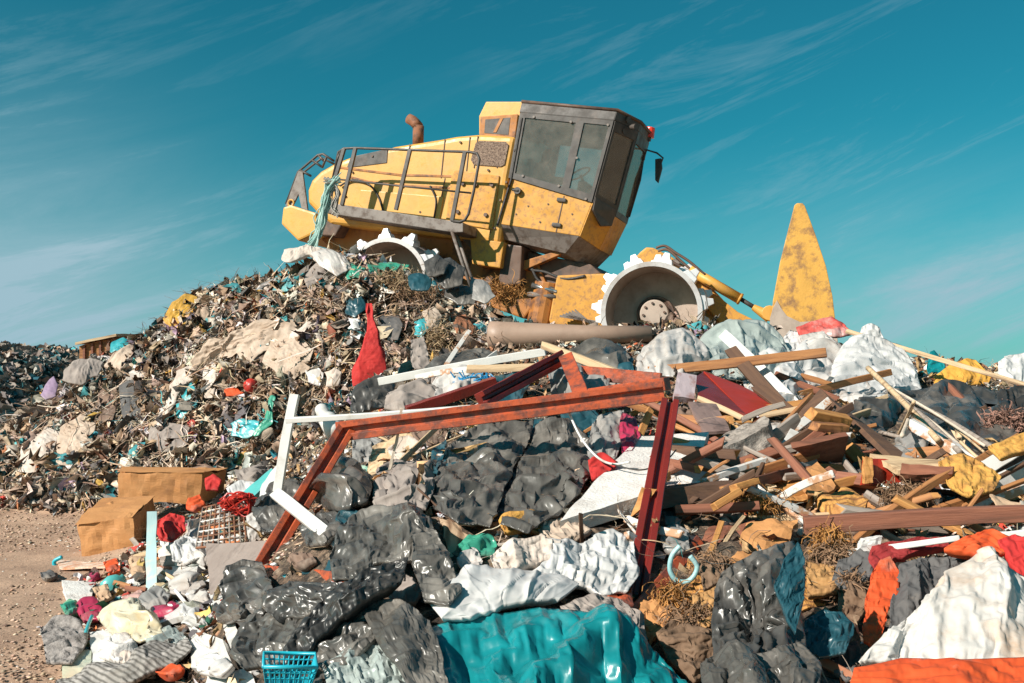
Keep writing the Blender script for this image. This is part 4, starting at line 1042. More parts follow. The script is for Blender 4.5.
# --- torn net hanging from the tail rail
# operator inside the cab
def person_cab():
    me = bpy.data.meshes.new('person'); hp = sc_ + rf.w * .22
    up, fw, lf = rf.w, rf.f, rf.v
    pts = [(0, 0, 0, .15), (0, 0, .22, .15), (.02, 0, .45, .15), (.03, 0, .53, .07), (.06, 0, .62, .085), (.07, 0, .72, .095), (.06, 0, .80, .07),
           (.03, -.18, .46, .07), (.14, -.24, .24, .05), (.42, -.17, .26, .038), (.50, -.15, .27, .035), (.56, -.14, .26, .02),
           (.03, .18, .46, .07), (.14, .24, .24, .05), (.42, .17, .26, .038), (.52, .15, .27, .032),
           (.12, -.1, -.02, .10), (.42, -.12, .02, .075), (.44, -.12, -.40, .05), (.12, .1, -.02, .10), (.42, .12, .02, .075), (.44, .12, -.40, .05)]
    ed = [(0, 1), (1, 2), (2, 3), (3, 4), (4, 5), (5, 6), (2, 7), (7, 8), (8, 9), (9, 10), (10, 11), (2, 12), (12, 13), (13, 14), (14, 15), (0, 16), (16, 17), (17, 18), (0, 19), (19, 20), (20, 21)]
    V = [fw * a + lf * b + up * c for a, b, c, _ in pts]
    me.from_pydata([tuple(v) for v in V], ed, []); me.update()
    o = bpy.data.objects.new('person', me); COL.objects.link(o); o.location = tuple(hp - lf * .22)
    md = o.modifiers.new('skin', 'SKIN'); ss = o.modifiers.new('s', 'SUBSURF'); ss.levels = 2; ss.render_levels = 2
    for sv, q in zip(me.skin_vertices[0].data, pts): sv.radius = (q[3], q[3])
    me.skin_vertices[0].data[0].use_root = True
    me.materials.append(mat('operator_skin', (.45, .22, .14), None, 4, .6))
    return tag(o, 'operator seated behind the dusty cab glass with bare forearm forward', 'person')
person = person_cab()
# ================================================================== materials for the rubbish
BLK = film('black_film', (.026, .024, .022), rough=.36, damt=.35, dust=(.20, .17, .145), coat=.12); BLK2 = film('matt_black_film', (.05, .046, .042), rough=.34, dust=(.24, .205, .175), damt=.42, coat=.15)
GRY = film('grey_film', (.066, .060, .053), rough=.31, dust=(.26, .23, .20), damt=.45, coat=.12); LGR = film('pale_grey_film', (.20, .19, .18), rough=.5, dust=(.36, .31, .27), damt=.4)
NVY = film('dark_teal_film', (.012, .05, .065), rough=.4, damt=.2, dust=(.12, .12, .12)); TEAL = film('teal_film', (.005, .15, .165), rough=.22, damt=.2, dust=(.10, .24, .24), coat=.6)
WHT = film('white_film', (.60, .58, .565), damt=.18, dust=(.42, .34, .28), rough=.45, bump=.3); WHD = film('dirty_white_film', (.52, .48, .45), damt=.42, dust=(.30, .21, .16), rough=.5, bump=.4)
CLR = film('milky_clear_film', (.36, .40, .375), damt=.3, dust=(.5, .48, .45), rough=.25, coat=.5)
REDF = film('red_film', (.50, .025, .02), damt=.15); PINK = film('magenta_film', (.42, .03, .08), damt=.2); TURQ = film('turquoise_film', (.03, .25, .28), damt=.45)
YELF = film('ochre_film', (.55, .30, .05), damt=.25); PURP = film('lilac_film', (.36, .25, .36), damt=.3); GRNF = film('green_film', (.05, .30, .20), damt=.2)
BEI = cloth('beige_cloth', (.50, .39, .31), (.36, .26, .19)); BEI2 = cloth('pale_cloth', (.58, .50, .44), (.42, .33, .27)); BRN = cloth('brown_cloth', (.22, .14, .10), (.13, .08, .06))
REDC = cloth('red_cloth', (.50, .025, .02), (.36, .015, .015), damt=.15); ORGC = cloth('orange_cloth', (.62, .085, .015), (.5, .055, .01), damt=.25); DRED = cloth('dark_red_cloth', (.28, .02, .02), damt=.15)
DGC = cloth('dark_grey_cloth', (.07, .068, .07), (.12, .11, .105)); GRC = cloth('grey_cloth', (.30, .25, .22), (.20, .165, .15)); TEALC = cloth('teal_cloth', (.01, .22, .27), damt=.2)
WSACK = cloth('white_woven_sack', (.62, .58, .54), (.55, .49, .44), damt=.42, dust=(.45, .27, .15), bs=8, bump=.3)
WD1 = wood('orange_wood', (.40, .175, .06), (.26, .10, .035)); WD2 = wood('pale_wood', (.58, .42, .26), (.45, .30, .17)); WD3 = wood('dark_wood', (.13, .065, .035), (.08, .04, .025)); WD4 = wood('red_brown_wood', (.27, .10, .055), (.17, .06, .035))
WCUT = wood('fresh_cut_wood', (.52, .25, .075), (.38, .16, .045), damt=.15); WGRY = wood('weathered_grey_wood', (.34, .28, .24), (.22, .18, .15))
WPA = paint('white_paint', (.66, .64, .61), dirt=(.36, .28, .22), damt=.28, rough=.5, ds=3, dw=.3); WPB = paint('chipped_white_paint', (.62, .59, .56), dirt=(.42, .22, .12), damt=.42, rough=.6, ds=5, dw=.06)
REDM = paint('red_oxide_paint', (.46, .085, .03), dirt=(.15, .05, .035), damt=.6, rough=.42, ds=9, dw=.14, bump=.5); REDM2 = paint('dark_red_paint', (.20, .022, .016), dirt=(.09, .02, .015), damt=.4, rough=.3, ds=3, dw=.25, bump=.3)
REDB = paint('bright_red_board', (.36, .03, .014), dirt=(.14, .03, .02), damt=.25, rough=.4, dw=.3)
CONC = mat('rough_concrete', (.36, .31, .27), (.22, .185, .16), 7, .95, 0, 1.0, 40, dirt=(.13, .11, .095), damt=.45, ds=14, dist=.012)
SLABM = mat('grey_brown_board', (.27, .215, .19), (.21, .165, .145), 3, .85, 0, .35, 50, dirt=(.15, .115, .1), damt=.4, ds=4)
CARD = mat('brown_cardboard', (.50, .235, .085), (.41, .18, .06), 2.5, .85, 0, .25, 30, dirt=(.27, .12, .05), damt=.35, ds=3, dw=.3)
CARD2 = mat('pale_cardboard', (.50, .34, .22), (.42, .27, .17), 3, .85, 0, .3, 30, dirt=(.28, .18, .11), damt=.35, ds=3, dw=.3)
CORR = mat('ribbed_straw_board', (.58, .29, .075), (.44, .2, .05), 5, .9, 0, .6, 40, wave=(9, 3.5, 'Y', (.20, .085, .03)), dirt=(.16, .08, .04), damt=.3, ds=6)
FOAM = mat('ochre_foam', (.60, .32, .07), (.45, .21, .045), 7, .9, 0, .9, 18, dirt=(.22, .10, .04), damt=.4, ds=4, dw=.2)
POLY = mat('white_polystyrene', (.68, .65, .62), (.60, .56, .53), 8, .85, 0, .5, 60, dirt=(.38, .30, .25), damt=.32, ds=5, dw=.25)
BLUEP = mat('blue_plastic', (.02, .42, .52), (.015, .34, .44), 4, .35, rvar=.05, bump=.05); WPL = mat('white_plastic', (.66, .65, .63), (.56, .53, .5), 4, .35, dirt=(.4, .34, .29), damt=.25, bump=.1)
TEALP = mat('teal_plastic', (.10, .42, .40), (.08, .34, .33), 4, .4, bump=.1, dirt=(.3, .3, .26), damt=.3); GREYP = mat('grey_plastic', (.34, .32, .31), (.26, .25, .24), 4, .5, dirt=(.2, .17, .14), damt=.3)
REDP = mat('red_plastic', (.50, .035, .02), (.40, .025, .02), 4, .35, dirt=(.25, .06, .04), damt=.2); GRNP = mat('green_plastic', (.16, .36, .22), None, 4, .4); COPP = paint('copper_tube', (.50, .22, .13), dirt=(.25, .11, .07), damt=.3, rough=.35, metal=.5)
STONE = mat('grey_rock', (.30, .27, .25), (.20, .18, .17), 8, .95, 0, 1, 20, dist=.03); STRAW = mat('dry_straw', (.42, .30, .17), (.25, .16, .09), 9, .9); FIB = mat('brown_fibre', (.30, .175, .10), (.16, .09, .05), 9, .95); FIBO = mat('orange_fibre', (.42, .19, .05), (.25, .11, .03), 9, .95)
TWINE = mat('pale_twine', (.60, .50, .40), None, 9, .9); NETM = mat('pale_green_twine', (.22, .42, .38), (.40, .52, .48), 9, .8)
DRUMS = paint('dusty_brown_metal', (.34, .225, .165), dirt=(.22, .14, .10), damt=.4, rough=.6, dw=.3)
# ================================================================== more builders
def hexa(name, label, cat, front, back, DF, DB, m, n=7, dent=.01, group=None, bevel=0, parent=None, seed=0, lift=0):
    """eight corners: front four (tl,tr,br,bl), back four, pixels at given distances"""
    DF = np.broadcast_to(np.asarray(DF, float), (4,)); DB = np.broadcast_to(np.asarray(DB, float), (4,))
    fq = np.array([P(x, y, d) for (x, y), d in zip(front, DF)]); bq = np.array([P(x, y, d) for (x, y), d in zip(back, DB)])
    return hexa3(name, label, cat, fq, bq, m, n, dent, group, bevel, parent, seed)
def hexa3(name, label, cat, fq, bq, m, n=7, dent=.01, group=None, bevel=0, parent=None, seed=0, wavy=0):
    def face(a, b, c, d): return (a, b, c, d)
    C = [fq[0], fq[1], fq[2], fq[3], bq[0], bq[1], bq[2], bq[3]]
    quads = [(0, 1, 2, 3), (5, 4, 7, 6), (4, 5, 1, 0), (3, 2, 6, 7), (4, 0, 3, 7), (1, 5, 6, 2)]
    bm = bmesh.new(); t = np.linspace(0, 1, n)
    for q in quads:
        a, b, c, d = (C[i] for i in q)
        g_ = [[(1 - v) * ((1 - u) * a + u * b) + v * ((1 - u) * d + u * c) for u in t] for v in t]
        vs = [[bm.verts.new(p) for p in r] for r in g_]
        for i in range(n - 1):
            for j in range(n - 1): bm.faces.new((vs[i][j], vs[i][j + 1], vs[i + 1][j + 1], vs[i + 1][j]))
    bmesh.ops.remove_doubles(bm, verts=bm.verts, dist=1e-5)
    bmesh.ops.recalc_face_normals(bm, faces=bm.faces)
    co = np.array([v.co[:] for v in bm.verts]); cen = co.mean(0); k = seed * 3.7
    sz = np.linalg.norm(co.max(0) - co.min(0))
    for ax in range(3):
        co[:, ax] += dent * fbm(co[:, 0] * 3 / max(sz, .2) * 2 + k + ax * 9, co[:, 1] * 6 / max(sz, .2), co[:, 2] * 6 / max(sz, .2), 12 + ax, 3) * 2
    for v, c in zip(bm.verts, co): v.co = c
    base = wloc(parent) if parent is not None else np.array([cen[0], cen[1], co[:, 2].min()])
    for v in bm.verts: v.co = Vector(np.array(v.co) - base)
    me = bm_mesh(name, bm, m)
    o = bpy.data.objects.new(name, me); o.location = (0, 0, 0) if parent is not None else tuple(base); link(o, parent); return tag(o, label, cat, group)
def slab(name, label, cat, quad, thick, m, D=None, lift=.05, dent=.006, group=None, seed=0, edge_down=.6, parent=None, n=7):
    """a board seen by its broad face: quad in pixels (tl,tr,br,bl)"""
    q = np.array(quad, float)
    if D is None:
        d = hitY(q[:, 0], q[:, 1]); mu = np.nanmean(d) if not np.all(np.isnan(d)) else 11
        # plane fit along image y
        A_ = np.c_[q[:, 1], np.ones(4)]; ok = ~np.isnan(d)
        if ok.sum() >= 2: k = np.linalg.lstsq(A_[ok], d[ok], rcond=None)[0]; d = A_ @ k
        else: d = np.full(4, mu)
        D = d - lift
    D = np.broadcast_to(np.asarray(D, float), (4,))
    gq = np.array([[q[0], q[1]], [q[3], q[2]]]); D = D.astype(float); fd = in_front(np.array([[gq[0,0]*(1-u)*(1-v)+gq[0,1]*u*(1-v)+gq[1,0]*(1-u)*v+gq[1,1]*u*v for u in np.linspace(0,1,7)] for v in np.linspace(0,1,7)]), np.array([[D[0]*(1-u)*(1-v)+D[1]*u*(1-v)+D[3]*(1-u)*v+D[2]*u*v for u in np.linspace(0,1,7)] for v in np.linspace(0,1,7)]), .02)
    if name not in ('cardboard_box',): D = np.array([fd[0, 0], fd[0, -1], fd[-1, -1], fd[-1, 0]])
    f = np.array([P(x, y, dd) for (x, y), dd in zip(q, D)]); nn = nrm(np.cross(f[1] - f[0], f[3] - f[0]))
    if np.dot(nn, np.array([0, 0, EYE]) - f.mean(0)) < 0: nn = -nn
    b = f - nn * thick
    COVER.append((q, float(D.min()), float(D.max()), False))
    return hexa3(name, label, cat, f, b, m, n, dent, group, 0, parent, seed)
def lathe(name, label, cat, a, b, D, prof, m, group=None, n=18, squash=1.0, parent=None, lift=0):
    """prof: (t along the axis a->b, radius in px)"""
    if D is None: D = hitY([a[0], b[0]], [a[1], b[1]], 11) - .1
    D = np.broadcast_to(np.asarray(D, float), (2,)); p0, p1 = P(*a, D[0]), P(*b, D[1]); ax = nrm(p1 - p0); L_ = np.linalg.norm(p1 - p0)
    e1 = nrm(np.cross(ax, nrm(p0 - np.array([0, 0, EYE])))); e2 = np.cross(ax, e1); s = D.mean() / F
    V = []
    for t, r in prof:
        for k in range(n):
            q = 2 * math.pi * k / n; V.append(p0 + ax * L_ * t + (e1 * math.cos(q) + e2 * math.sin(q) * squash) * r * s)
    fc = [(i * n + k, i * n + (k + 1) % n, (i + 1) * n + (k + 1) % n, (i + 1) * n + k) for i in range(len(prof) - 1) for k in range(n)]
    fc += [tuple(range(n))[::-1], tuple((len(prof) - 1) * n + k for k in range(n))]
    o = centred(name, np.array(V), fc, m, label, cat, group, smooth=True, parent=parent); fixn(o); return o
def tuft(name, label, cat, c, rpx, D, n, ln, wd, m, seed=0, group=None, squash=(1, .7, .8), curl=1.0, grav=0.3):
    rs = np.random.default_rng(seed); cen = P(c[0], c[1], D); r = np.array([rpx[0] / F * D, min(rpx) / F * D * .7, rpx[1] / F * D])
    k = 7
    d = rs.normal(size=(n, 3)); d /= np.linalg.norm(d, axis=1, keepdims=True); rad = rs.uniform(.1, 1, (n, 1)) ** .5
    p = cen + d * rad * r; t = rs.normal(size=(n, 3)) * .8 + d * .3; t /= np.linalg.norm(t, axis=1, keepdims=True)
    sd = np.cross(t, rs.normal(size=(n, 3))); sd /= np.linalg.norm(sd, axis=1, keepdims=True)
    L_ = ln * rs.uniform(.4, 1.3, (n, 1)) / k; V = []
    for i in range(k):
        w_ = wd * (1 - .7 * abs(i / (k - 1) - .4))
        V.append(p - sd * w_); V.append(p + sd * w_)
        t = t + curl * .5 * rs.normal(size=(n, 3)) - (p - cen) / np.maximum(r, .01) * .12; t[:, 2] -= grav * .2; t /= np.linalg.norm(t, axis=1, keepdims=True); p = p + t * L_
    V = np.stack(V, 1); ii = np.arange(2 * k).reshape(k, 2)
    fc = np.stack([ii[:-1, 0], ii[:-1, 1], ii[1:, 1], ii[1:, 0]], -1)
    faces = (fc[None] + (np.arange(n) * 2 * k)[:, None, None]).reshape(-1, 4)
    return centred(name, V.reshape(-1, 3), faces, m, label, cat, group)
def strands(name, label, cat, path, spread, D, n, r, m, seed=0, group=None, parent=None):
    rs = np.random.default_rng(seed); path = np.array(path, float); D = np.broadcast_to(np.asarray(D, float), (len(path),)); g = G()
    for i in range(n):
        off = rs.normal(size=(len(path), 2)) * spread; k = rs.normal() * .03
        q = [P(x + o[0], y + o[1], d + k + rs.normal() * .02) for (x, y), o, d in zip(path, off, D)]
        out = []
        for j in range(len(q) - 1):
            a, b, c, e = q[max(j - 1, 0)], q[j], q[j + 1], q[min(j + 2, len(q) - 1)]
            for u in (0, .33, .66): out.append(.5 * ((2 * b) + (c - a) * u + (2 * a - 5 * b + 4 * c - e) * u * u + (3 * b - a - 3 * c + e) * u ** 3))
        out.append(q[-1]); g.tube(out, r * rs.uniform(.6, 1.3), 5)
    return g.build(name, m, parent, label=label, cat=cat, group=group)
def ball(name, label, cat, c, rpx, D, m, seed=0, lump=.15, group=None, parent=None):
    bm = bmesh.new(); bmesh.ops.create_icosphere(bm, subdivisions=4, radius=1)
    r = np.array([rpx[0], (rpx[0] + rpx[1]) / 2, rpx[1]]) / F * D; cen = P(c[0], c[1], D)
    co = np.array([v.co[:] for v in bm.verts]); k = seed * 5.1
    f = 1 + lump * (facets(co[:, 0] * 1.6 + k, co[:, 2] * 1.6 + co[:, 1], seed) + .6 * fbm(co[:, 0] * 3 + k, co[:, 1] * 3, co[:, 2] * 3, seed, 3))
    co = co * f[:, None] * r
    for v, x in zip(bm.verts, co): v.co = x
    me = bm_mesh(name, bm, m, True); o = bpy.data.objects.new(name, me)
    o.location = tuple(cen - (wloc(parent) if parent is not None else 0)); link(o, parent); return tag(o, label, cat, group)
UPROF = [(-.5, -1), (.5, -1), (.5, 0), (.18, 0), (.14, -.42), (-.12, -.42), (-.16, -.05), (-.5, -.05)]     # channel section with a groove
LPROF = [(-.5, -1), (.5, -1), (.5, -.8), (-.32, -.8), (-.32, 0), (-.5, 0)]
ROUND = [(.5 * math.cos(a), -.5 + .5 * math.sin(a)) for a in np.linspace(0, 2 * math.pi, 13)[:-1]]
# ================================================================== BIG MOUND: cloths and bags on its face
S = sheet
S('cloth', 'bright red cloth hanging twisted down the mound', 'cloth', [(366, 303), (372, 303), (377, 330), (386, 352), (387, 374), (372, 380), (353, 387), (352, 372), (362, 345), (367, 325)], REDC, D=(12.9, 12.6), lift=.25, bulge=.12, wr=1.2, ws=.8, facet_w=.4, wdir=.0, jit=.3, seed=11, knots=[(369, 300, 40)])
S('tarpaulin', 'long dirty beige tarpaulin draped across the middle of the mound', 'tarpaulin', [(285, 318), (300, 330), (282, 348), (262, 352), (246, 366), (238, 352), (214, 360), (196, 372), (190, 362), (214, 340), (240, 330), (262, 322)], BEI, lift=.22, bulge=.25, wr=1.7, ws=1.2, seed=12)
S('sheet', 'pale fabric strip hanging down from the beige tarpaulin', 'sheet', [(176, 371), (200, 364), (204, 372), (186, 385), (176, 400), (168, 415), (163, 426), (156, 424), (162, 408), (166, 392), (171, 380)], BEI2, lift=.25, bulge=.12, wr=1.6, seed=13)
S('cloth', 'narrow beige rag hanging below the long tarpaulin', 'cloth', [(205, 366), (216, 362), (216, 384), (212, 398), (205, 398), (203, 382)], BEI2, lift=.25, bulge=.1, wr=1.3, seed=14)
S('tarpaulin', 'ochre yellow sheet crumpled near the top left slope', 'tarpaulin', [(172, 302), (186, 294), (198, 297), (196, 310), (184, 326), (170, 331), (165, 318)], YELF, lift=.3, bulge=.25, wr=1.6, seed=15)
S('bag', 'turquoise bag crumpled just below the machine tail', 'bag', [(275, 276), (290, 268), (301, 272), (300, 282), (286, 291), (272, 290)], TURQ, lift=.22, bulge=.2, wr=1.5, ws=.7, seed=16)
S('bag', 'grey wrapped bundle lying right of the turquoise bag', 'bag', [(304, 275), (318, 262), (331, 264), (330, 274), (318, 282), (308, 288)], GRC, lift=.24, bulge=.25, wr=1.3, seed=17)
S('sheet', 'pale sheet folded over the crest behind the tail', 'sheet', [(284, 250), (305, 243), (318, 246), (330, 250), (338, 262), (325, 268), (306, 258), (290, 264), (282, 260)], BEI2, D=(14.9, 14.3), lift=.15, bulge=.3, wr=1.7, seed=18)
S('sheet', 'off white sheet lump beside the buried rear wheel', 'sheet', [(310, 252), (328, 248), (346, 256), (352, 268), (338, 276), (320, 266)], WHD, D=(14.6, 14.1), lift=.1, bulge=.3, wr=1.5, seed=19)
S('sheet', 'long cream plastic strip lying left of the red cloth', 'sheet', [(290, 331), (306, 322), (316, 321), (312, 330), (298, 338), (288, 340)], BEI2, lift=.25, bulge=.15, wr=1.2, seed=20)
S('tarpaulin', 'pinkish beige tarpaulin low on the left slope', 'tarpaulin', [(116, 352), (130, 344), (146, 352), (142, 364), (128, 372), (114, 372), (104, 366)], BEI, lift=.3, bulge=.25, wr=1.5, seed=21)
S('sheet', 'greyish beige sheet sagging under the wooden shed', 'sheet', [(72, 362), (92, 356), (104, 362), (98, 376), (80, 384), (62, 380), (64, 370)], GRC, lift=.25, bulge=.25, wr=1.5, seed=22)
S('cloth', 'lilac scrap of plastic near the left foot of the mound', 'cloth', [(46, 384), (54, 376), (60, 384), (56, 396), (46, 400), (42, 394)], PURP, lift=.2, bulge=.12, wr=1, seed=23)
S('sheet', 'turquoise plastic heap below the shed', 'sheet', [(112, 342), (124, 337), (134, 342), (130, 352), (118, 356), (110, 352)], TURQ, lift=.3, bulge=.2, wr=1.4, ws=.7, seed=24)
S('sheet', 'small turquoise film above the pale strip', 'sheet', [(205, 316), (212, 310), (219, 314), (217, 328), (210, 332), (205, 326)], TURQ, lift=.2, bulge=.12, wr=1.2, ws=.6, seed=25)
S('bag', 'turquoise scrap beside the hanging pale strip', 'bag', [(182, 387), (192, 382), (197, 388), (193, 398), (184, 400)], TURQ, lift=.2, bulge=.15, wr=1.2, ws=.6, seed=26)
S('bag', 'dark turquoise scrap lower on the mound', 'bag', [(176, 404), (188, 402), (192, 410), (186, 418), (176, 416)], TURQ, lift=.2, bulge=.12, wr=1.2, ws=.6, seed=27)
S('bag', 'teal bag bulging from the mound left of the white post', 'bag', [(230, 424), (244, 418), (260, 421), (262, 432), (248, 438), (232, 436)], TURQ, lift=.25, bulge=.15, wr=1.3, ws=.7, seed=28)
S('net', 'green plastic netting trailing down beside the teal bag', 'net', [(270, 396), (276, 398), (274, 412), (268, 424), (258, 436), (252, 436), (262, 418)], GRNF, lift=.3, bulge=.08, wr=1.0, seed=29)
S('sheet', 'light blue sleeve lying above the cardboard boxes', 'sheet', [(244, 462), (258, 458), (268, 457), (268, 463), (254, 468), (244, 470)], TEALP, lift=.15, bulge=.12, wr=.8, seed=30)
ball('ball', 'deflated red ball stuck in the mound', 'ball', (251, 386), (6.5, 7.5), hitY(251, 386)[0] - .12, REDP, 3, .12)
S('cloth', 'orange rag left of the red ball', 'cloth', [(224, 388), (236, 386), (244, 392), (236, 398), (224, 396)], ORGC, lift=.2, bulge=.12, wr=1, seed=31)
S('sheet', 'cream board scrap jutting near the mid right face', 'sheet', [(306, 370), (318, 366), (324, 372), (320, 386), (308, 382)], WHD, lift=.22, bulge=.12, wr=.8, seed=32)
S('bag', 'cream bag with brown stain beside the cream scrap', 'bag', [(324, 372), (334, 366), (342, 372), (338, 386), (326, 386)], BEI2, lift=.25, bulge=.2, wr=1, seed=33)
S('tarpaulin', 'dark grey rag bundle hanging on the lower left slope', 'tarpaulin', [(118, 385), (134, 378), (142, 392), (140, 418), (128, 428), (120, 412)], DGC, lift=.2, bulge=.15, wr=1.7, ws=.7, wdir=.1, seed=34)
S('tarpaulin', 'dark rag folded beside the grey rag bundle', 'tarpaulin', [(98, 388), (112, 380), (118, 396), (112, 420), (100, 424), (96, 404)], BRN, lift=.2, bulge=.15, wr=1.7, ws=.7, wdir=.1, seed=35)
S('cloth', 'striped beige rag fan spread below the tail', 'cloth', [(270, 345), (296, 334), (314, 350), (310, 368), (296, 380), (276, 374), (262, 362)], BEI, lift=.2, bulge=.15, wr=1.9, ws=.6, wdir=.5, facet_w=.5, fold_w=1.5, seed=36)
S('cloth', 'brown blanket hanging at the left foot of the mound', 'cloth', [(60, 428), (80, 412), (96, 424), (90, 452), (72, 470), (56, 462)], BEI, lift=.2, bulge=.15, wr=1.9, ws=.7, wdir=.5, seed=37)
S('cloth', 'beige blanket slumped on the outermost left slope', 'cloth', [(22, 446), (44, 428), (60, 432), (52, 456), (34, 474), (16, 470)], BEI2, lift=.2, bulge=.18, wr=1.7, ws=.7, wdir=.5, seed=38)
S('cloth', 'olive grey rag draped above the cardboard boxes', 'cloth', [(150, 428), (170, 420), (190, 428), (186, 446), (164, 454), (148, 446)], GRC, lift=.18, bulge=.15, wr=1.7, ws=.7, seed=39)
for i, (q, m_, lb) in enumerate([
    ([(424, 262), (438, 254), (450, 262), (444, 274), (428, 276)], BLK2, 'black bag squeezed against the rear wheel teeth'),
    ([(432, 262), (452, 256), (466, 268), (462, 284), (444, 288), (430, 278)], BLK2, 'large black bag below the platform ladder'),
    ([(408, 276), (420, 272), (432, 276), (428, 290), (412, 290)], NVY, 'dark teal bag wedged among black bags'),
    ([(446, 282), (462, 284), (478, 292), (474, 304), (456, 306), (444, 296)], GRY, 'torn grey bag under the black bags'),
    ([(470, 276), (486, 282), (496, 296), (484, 304), (470, 298)], LGR, 'silvery film below the side step'),
    ([(340, 268), (352, 262), (366, 268), (362, 278), (346, 280)], GRNF, 'dark green film poking out below the wheel'),
    ([(368, 264), (390, 261), (410, 265), (404, 274), (384, 276), (370, 272)], GRNF, 'green twine mat in front of the rear drum'),
    ([(378, 318), (396, 312), (404, 324), (398, 340), (384, 338)], DGC, 'charcoal rag to the right of the red cloth'),
    ([(346, 300), (362, 296), (366, 310), (356, 320), (346, 314)], NVY, 'dark teal rag behind the red cloth top'),
    ([(410, 340), (424, 336), (430, 360), (440, 384), (428, 386), (414, 366)], GRC, 'grey ribbed rag running down beside the straw'),
    ([(422, 312), (434, 306), (442, 318), (438, 334), (426, 332)], BEI, 'tan bag with folds beside the dry brush'),
    ([(414, 322), (424, 318), (430, 328), (422, 338), (414, 334)], TURQ, 'small blue film right of the dry brush'),
    ([(452, 316), (466, 314), (476, 326), (470, 340), (456, 336)], cloth('rust_cloth', (.40, .16, .08), (.25, .10, .05)), 'rust coloured rag high on the right mound face')]):
    S('bag' if 'bag' in lb else 'rag', lb, 'bag' if 'bag' in lb else 'rag', q, m_, lift=.25, bulge=.22, wr=1.7, ws=.7, seed=50 + i)
for i, (c, r, lb, m_, n) in enumerate([((400, 290), (36, 20), 'dome of dry brush and stringy roots below the rear wheel', STRAW, 900), ((436, 352), (22, 34), 'hanging mat of dry straw right of the red cloth', STRAW, 500), ((500, 292), (26, 12), 'ochre foam crumbs below the step box', FIBO, 420), ((410, 300), (34, 20), 'dark root mat on the upper mound', FIB, 500)]):
    tuft('brush' if i < 2 else 'fibre_clump', lb, 'brush' if i < 2 else 'fibre clump', c, r, np.nan_to_num(hitY(*c)[0], nan=14.3) - .12, n, .30, .006, m_, 60 + i)
strands('rope', 'frayed pale green netting hanging from the tail end of the handrail', 'rope', [(336, 179), (328, 188), (326, 204), (322, 220), (317, 234), (309, 247)], 2.6, 15.5, 34, .012, NETM, 3)
strands('rope', 'loose grey rope knotted round the handrail end', 'rope', [(326, 180), (334, 184), (338, 194), (333, 206), (336, 214)], 2.2, 15.5, 12, .014, mat('grey_twine', (.35, .33, .30), None, 9, .9), 5)
# wooden crate end on the ridge
cr = empty('shed', tuple(P(92, 352, 17.6)), 'small orange wooden shed poking above the left ridge', 'shed')
hexa('wall', None, None, [(79, 346), (112, 338), (114, 366), (80, 366)], [(100, 343), (130, 336), (132, 366), (100, 366)], 17.4, 18.2, WD1, dent=.01, parent=cr)
hexa('roof', None, None, [(75, 342.5), (116, 334), (116, 336.5), (75, 345)], [(98, 341), (134, 334), (134, 336), (98, 343)], 17.3, 18.3, WD2, dent=.006, parent=cr)
for k in range(4):
    a = P(84 + k * 8, 345 - k * 1.8, 17.38); b = P(84.5 + k * 8, 366, 17.38); g = G().box((a + b) / 2, (1, 0, 0), (0, 1, 0), (0, 0, 1), .018, .02, np.linalg.norm(a - b) / 2); g.build('batten', WD4, cr)
# ================================================================== brown trough and things at the mound foot
lathe('drum', 'long dusty brown steel tube lying below the front wheel', 'steel tube', (489, 336), (652, 334), (11.0, 10.7), [(0, 12), (.01, 15), (.08, 14.5), (.6, 9.5), (1, 8)], DRUMS, n=28)
beam('beam', 'dark maroon beam end above the dusty steel tube', 'beam', (612, 345), (650, 327), 9, .06, REDM2, D=(11.2, 11.0))
S('bag', 'grey mottled bag bulging above the pale wooden lath', 'bag', [(560, 356), (586, 346), (612, 342), (625, 350), (630, 364), (618, 374), (590, 376), (566, 370)], GRY, D=(10.6, 9.7), lift=.2, bulge=.3, wr=1.2, seed=71)
S('bag', 'dark teal bag flank right of the grey mottled bag', 'bag', [(610, 343), (620, 344), (632, 360), (634, 370), (616, 372), (606, 362)], NVY, D=(10.4, 9.6), lift=.3, bulge=.15, seed=72)
# ================================================================== crest on the right: white and clear bags
S('bag', 'white spotted bag below the front wheel hub', 'bag', [(634, 368), (642, 348), (660, 338), (684, 335), (704, 344), (710, 362), (698, 374), (660, 376), (640, 378)], WHD, D=(10.7, 9.6), lift=.25, bulge=.35, wr=1.1, seed=73)
S('bag', 'milky translucent bag heaped beside the white leaning board', 'bag', [(698, 350), (708, 330), (730, 320), (756, 324), (780, 336), (792, 352), (790, 374), (760, 382), (715, 378)], CLR, D=(11.0, 9.8), lift=.2, bulge=.35, wr=2.0, ws=.8, fold_w=1.6, wdir=.9, seed=74)
S('bag', 'small white bag behind the broken brown plank', 'bag', [(772, 350), (790, 330), (806, 332), (818, 348), (822, 368), (800, 378), (776, 374)], WHT, D=(11.1, 10.2), lift=.15, bulge=.3, wr=1.7, seed=75)
S('bag', 'dirty white bag with brown stains left of the biggest white bag', 'bag', [(800, 335), (822, 330), (840, 345), (846, 372), (838, 395), (812, 396), (802, 370)], WHD, D=(10.9, 9.8), lift=.2, bulge=.35, wr=1.5, seed=76)
S('bag', 'biggest white knotted bag standing on the right crest', 'bag', [(829, 373), (836, 355), (850, 340), (864, 335), (884, 338), (902, 345), (910, 358), (920, 378), (924, 396), (880, 404), (838, 400), (830, 386)], WHT, D=(10.6, 9.6), lift=.25, bulge=.5, wr=1.0, ws=1.3, seed=77, knots=[(868, 336, 22)])
S('bag_knot', 'knotted ear of white film on top of the biggest bag', 'film knot', [(862, 327), (870, 323), (880, 328), (884, 340), (866, 342), (860, 336)], WHT, D=(11.0, 10.9), lift=.2, bulge=.15, wr=1.2, ws=.5, seed=78)
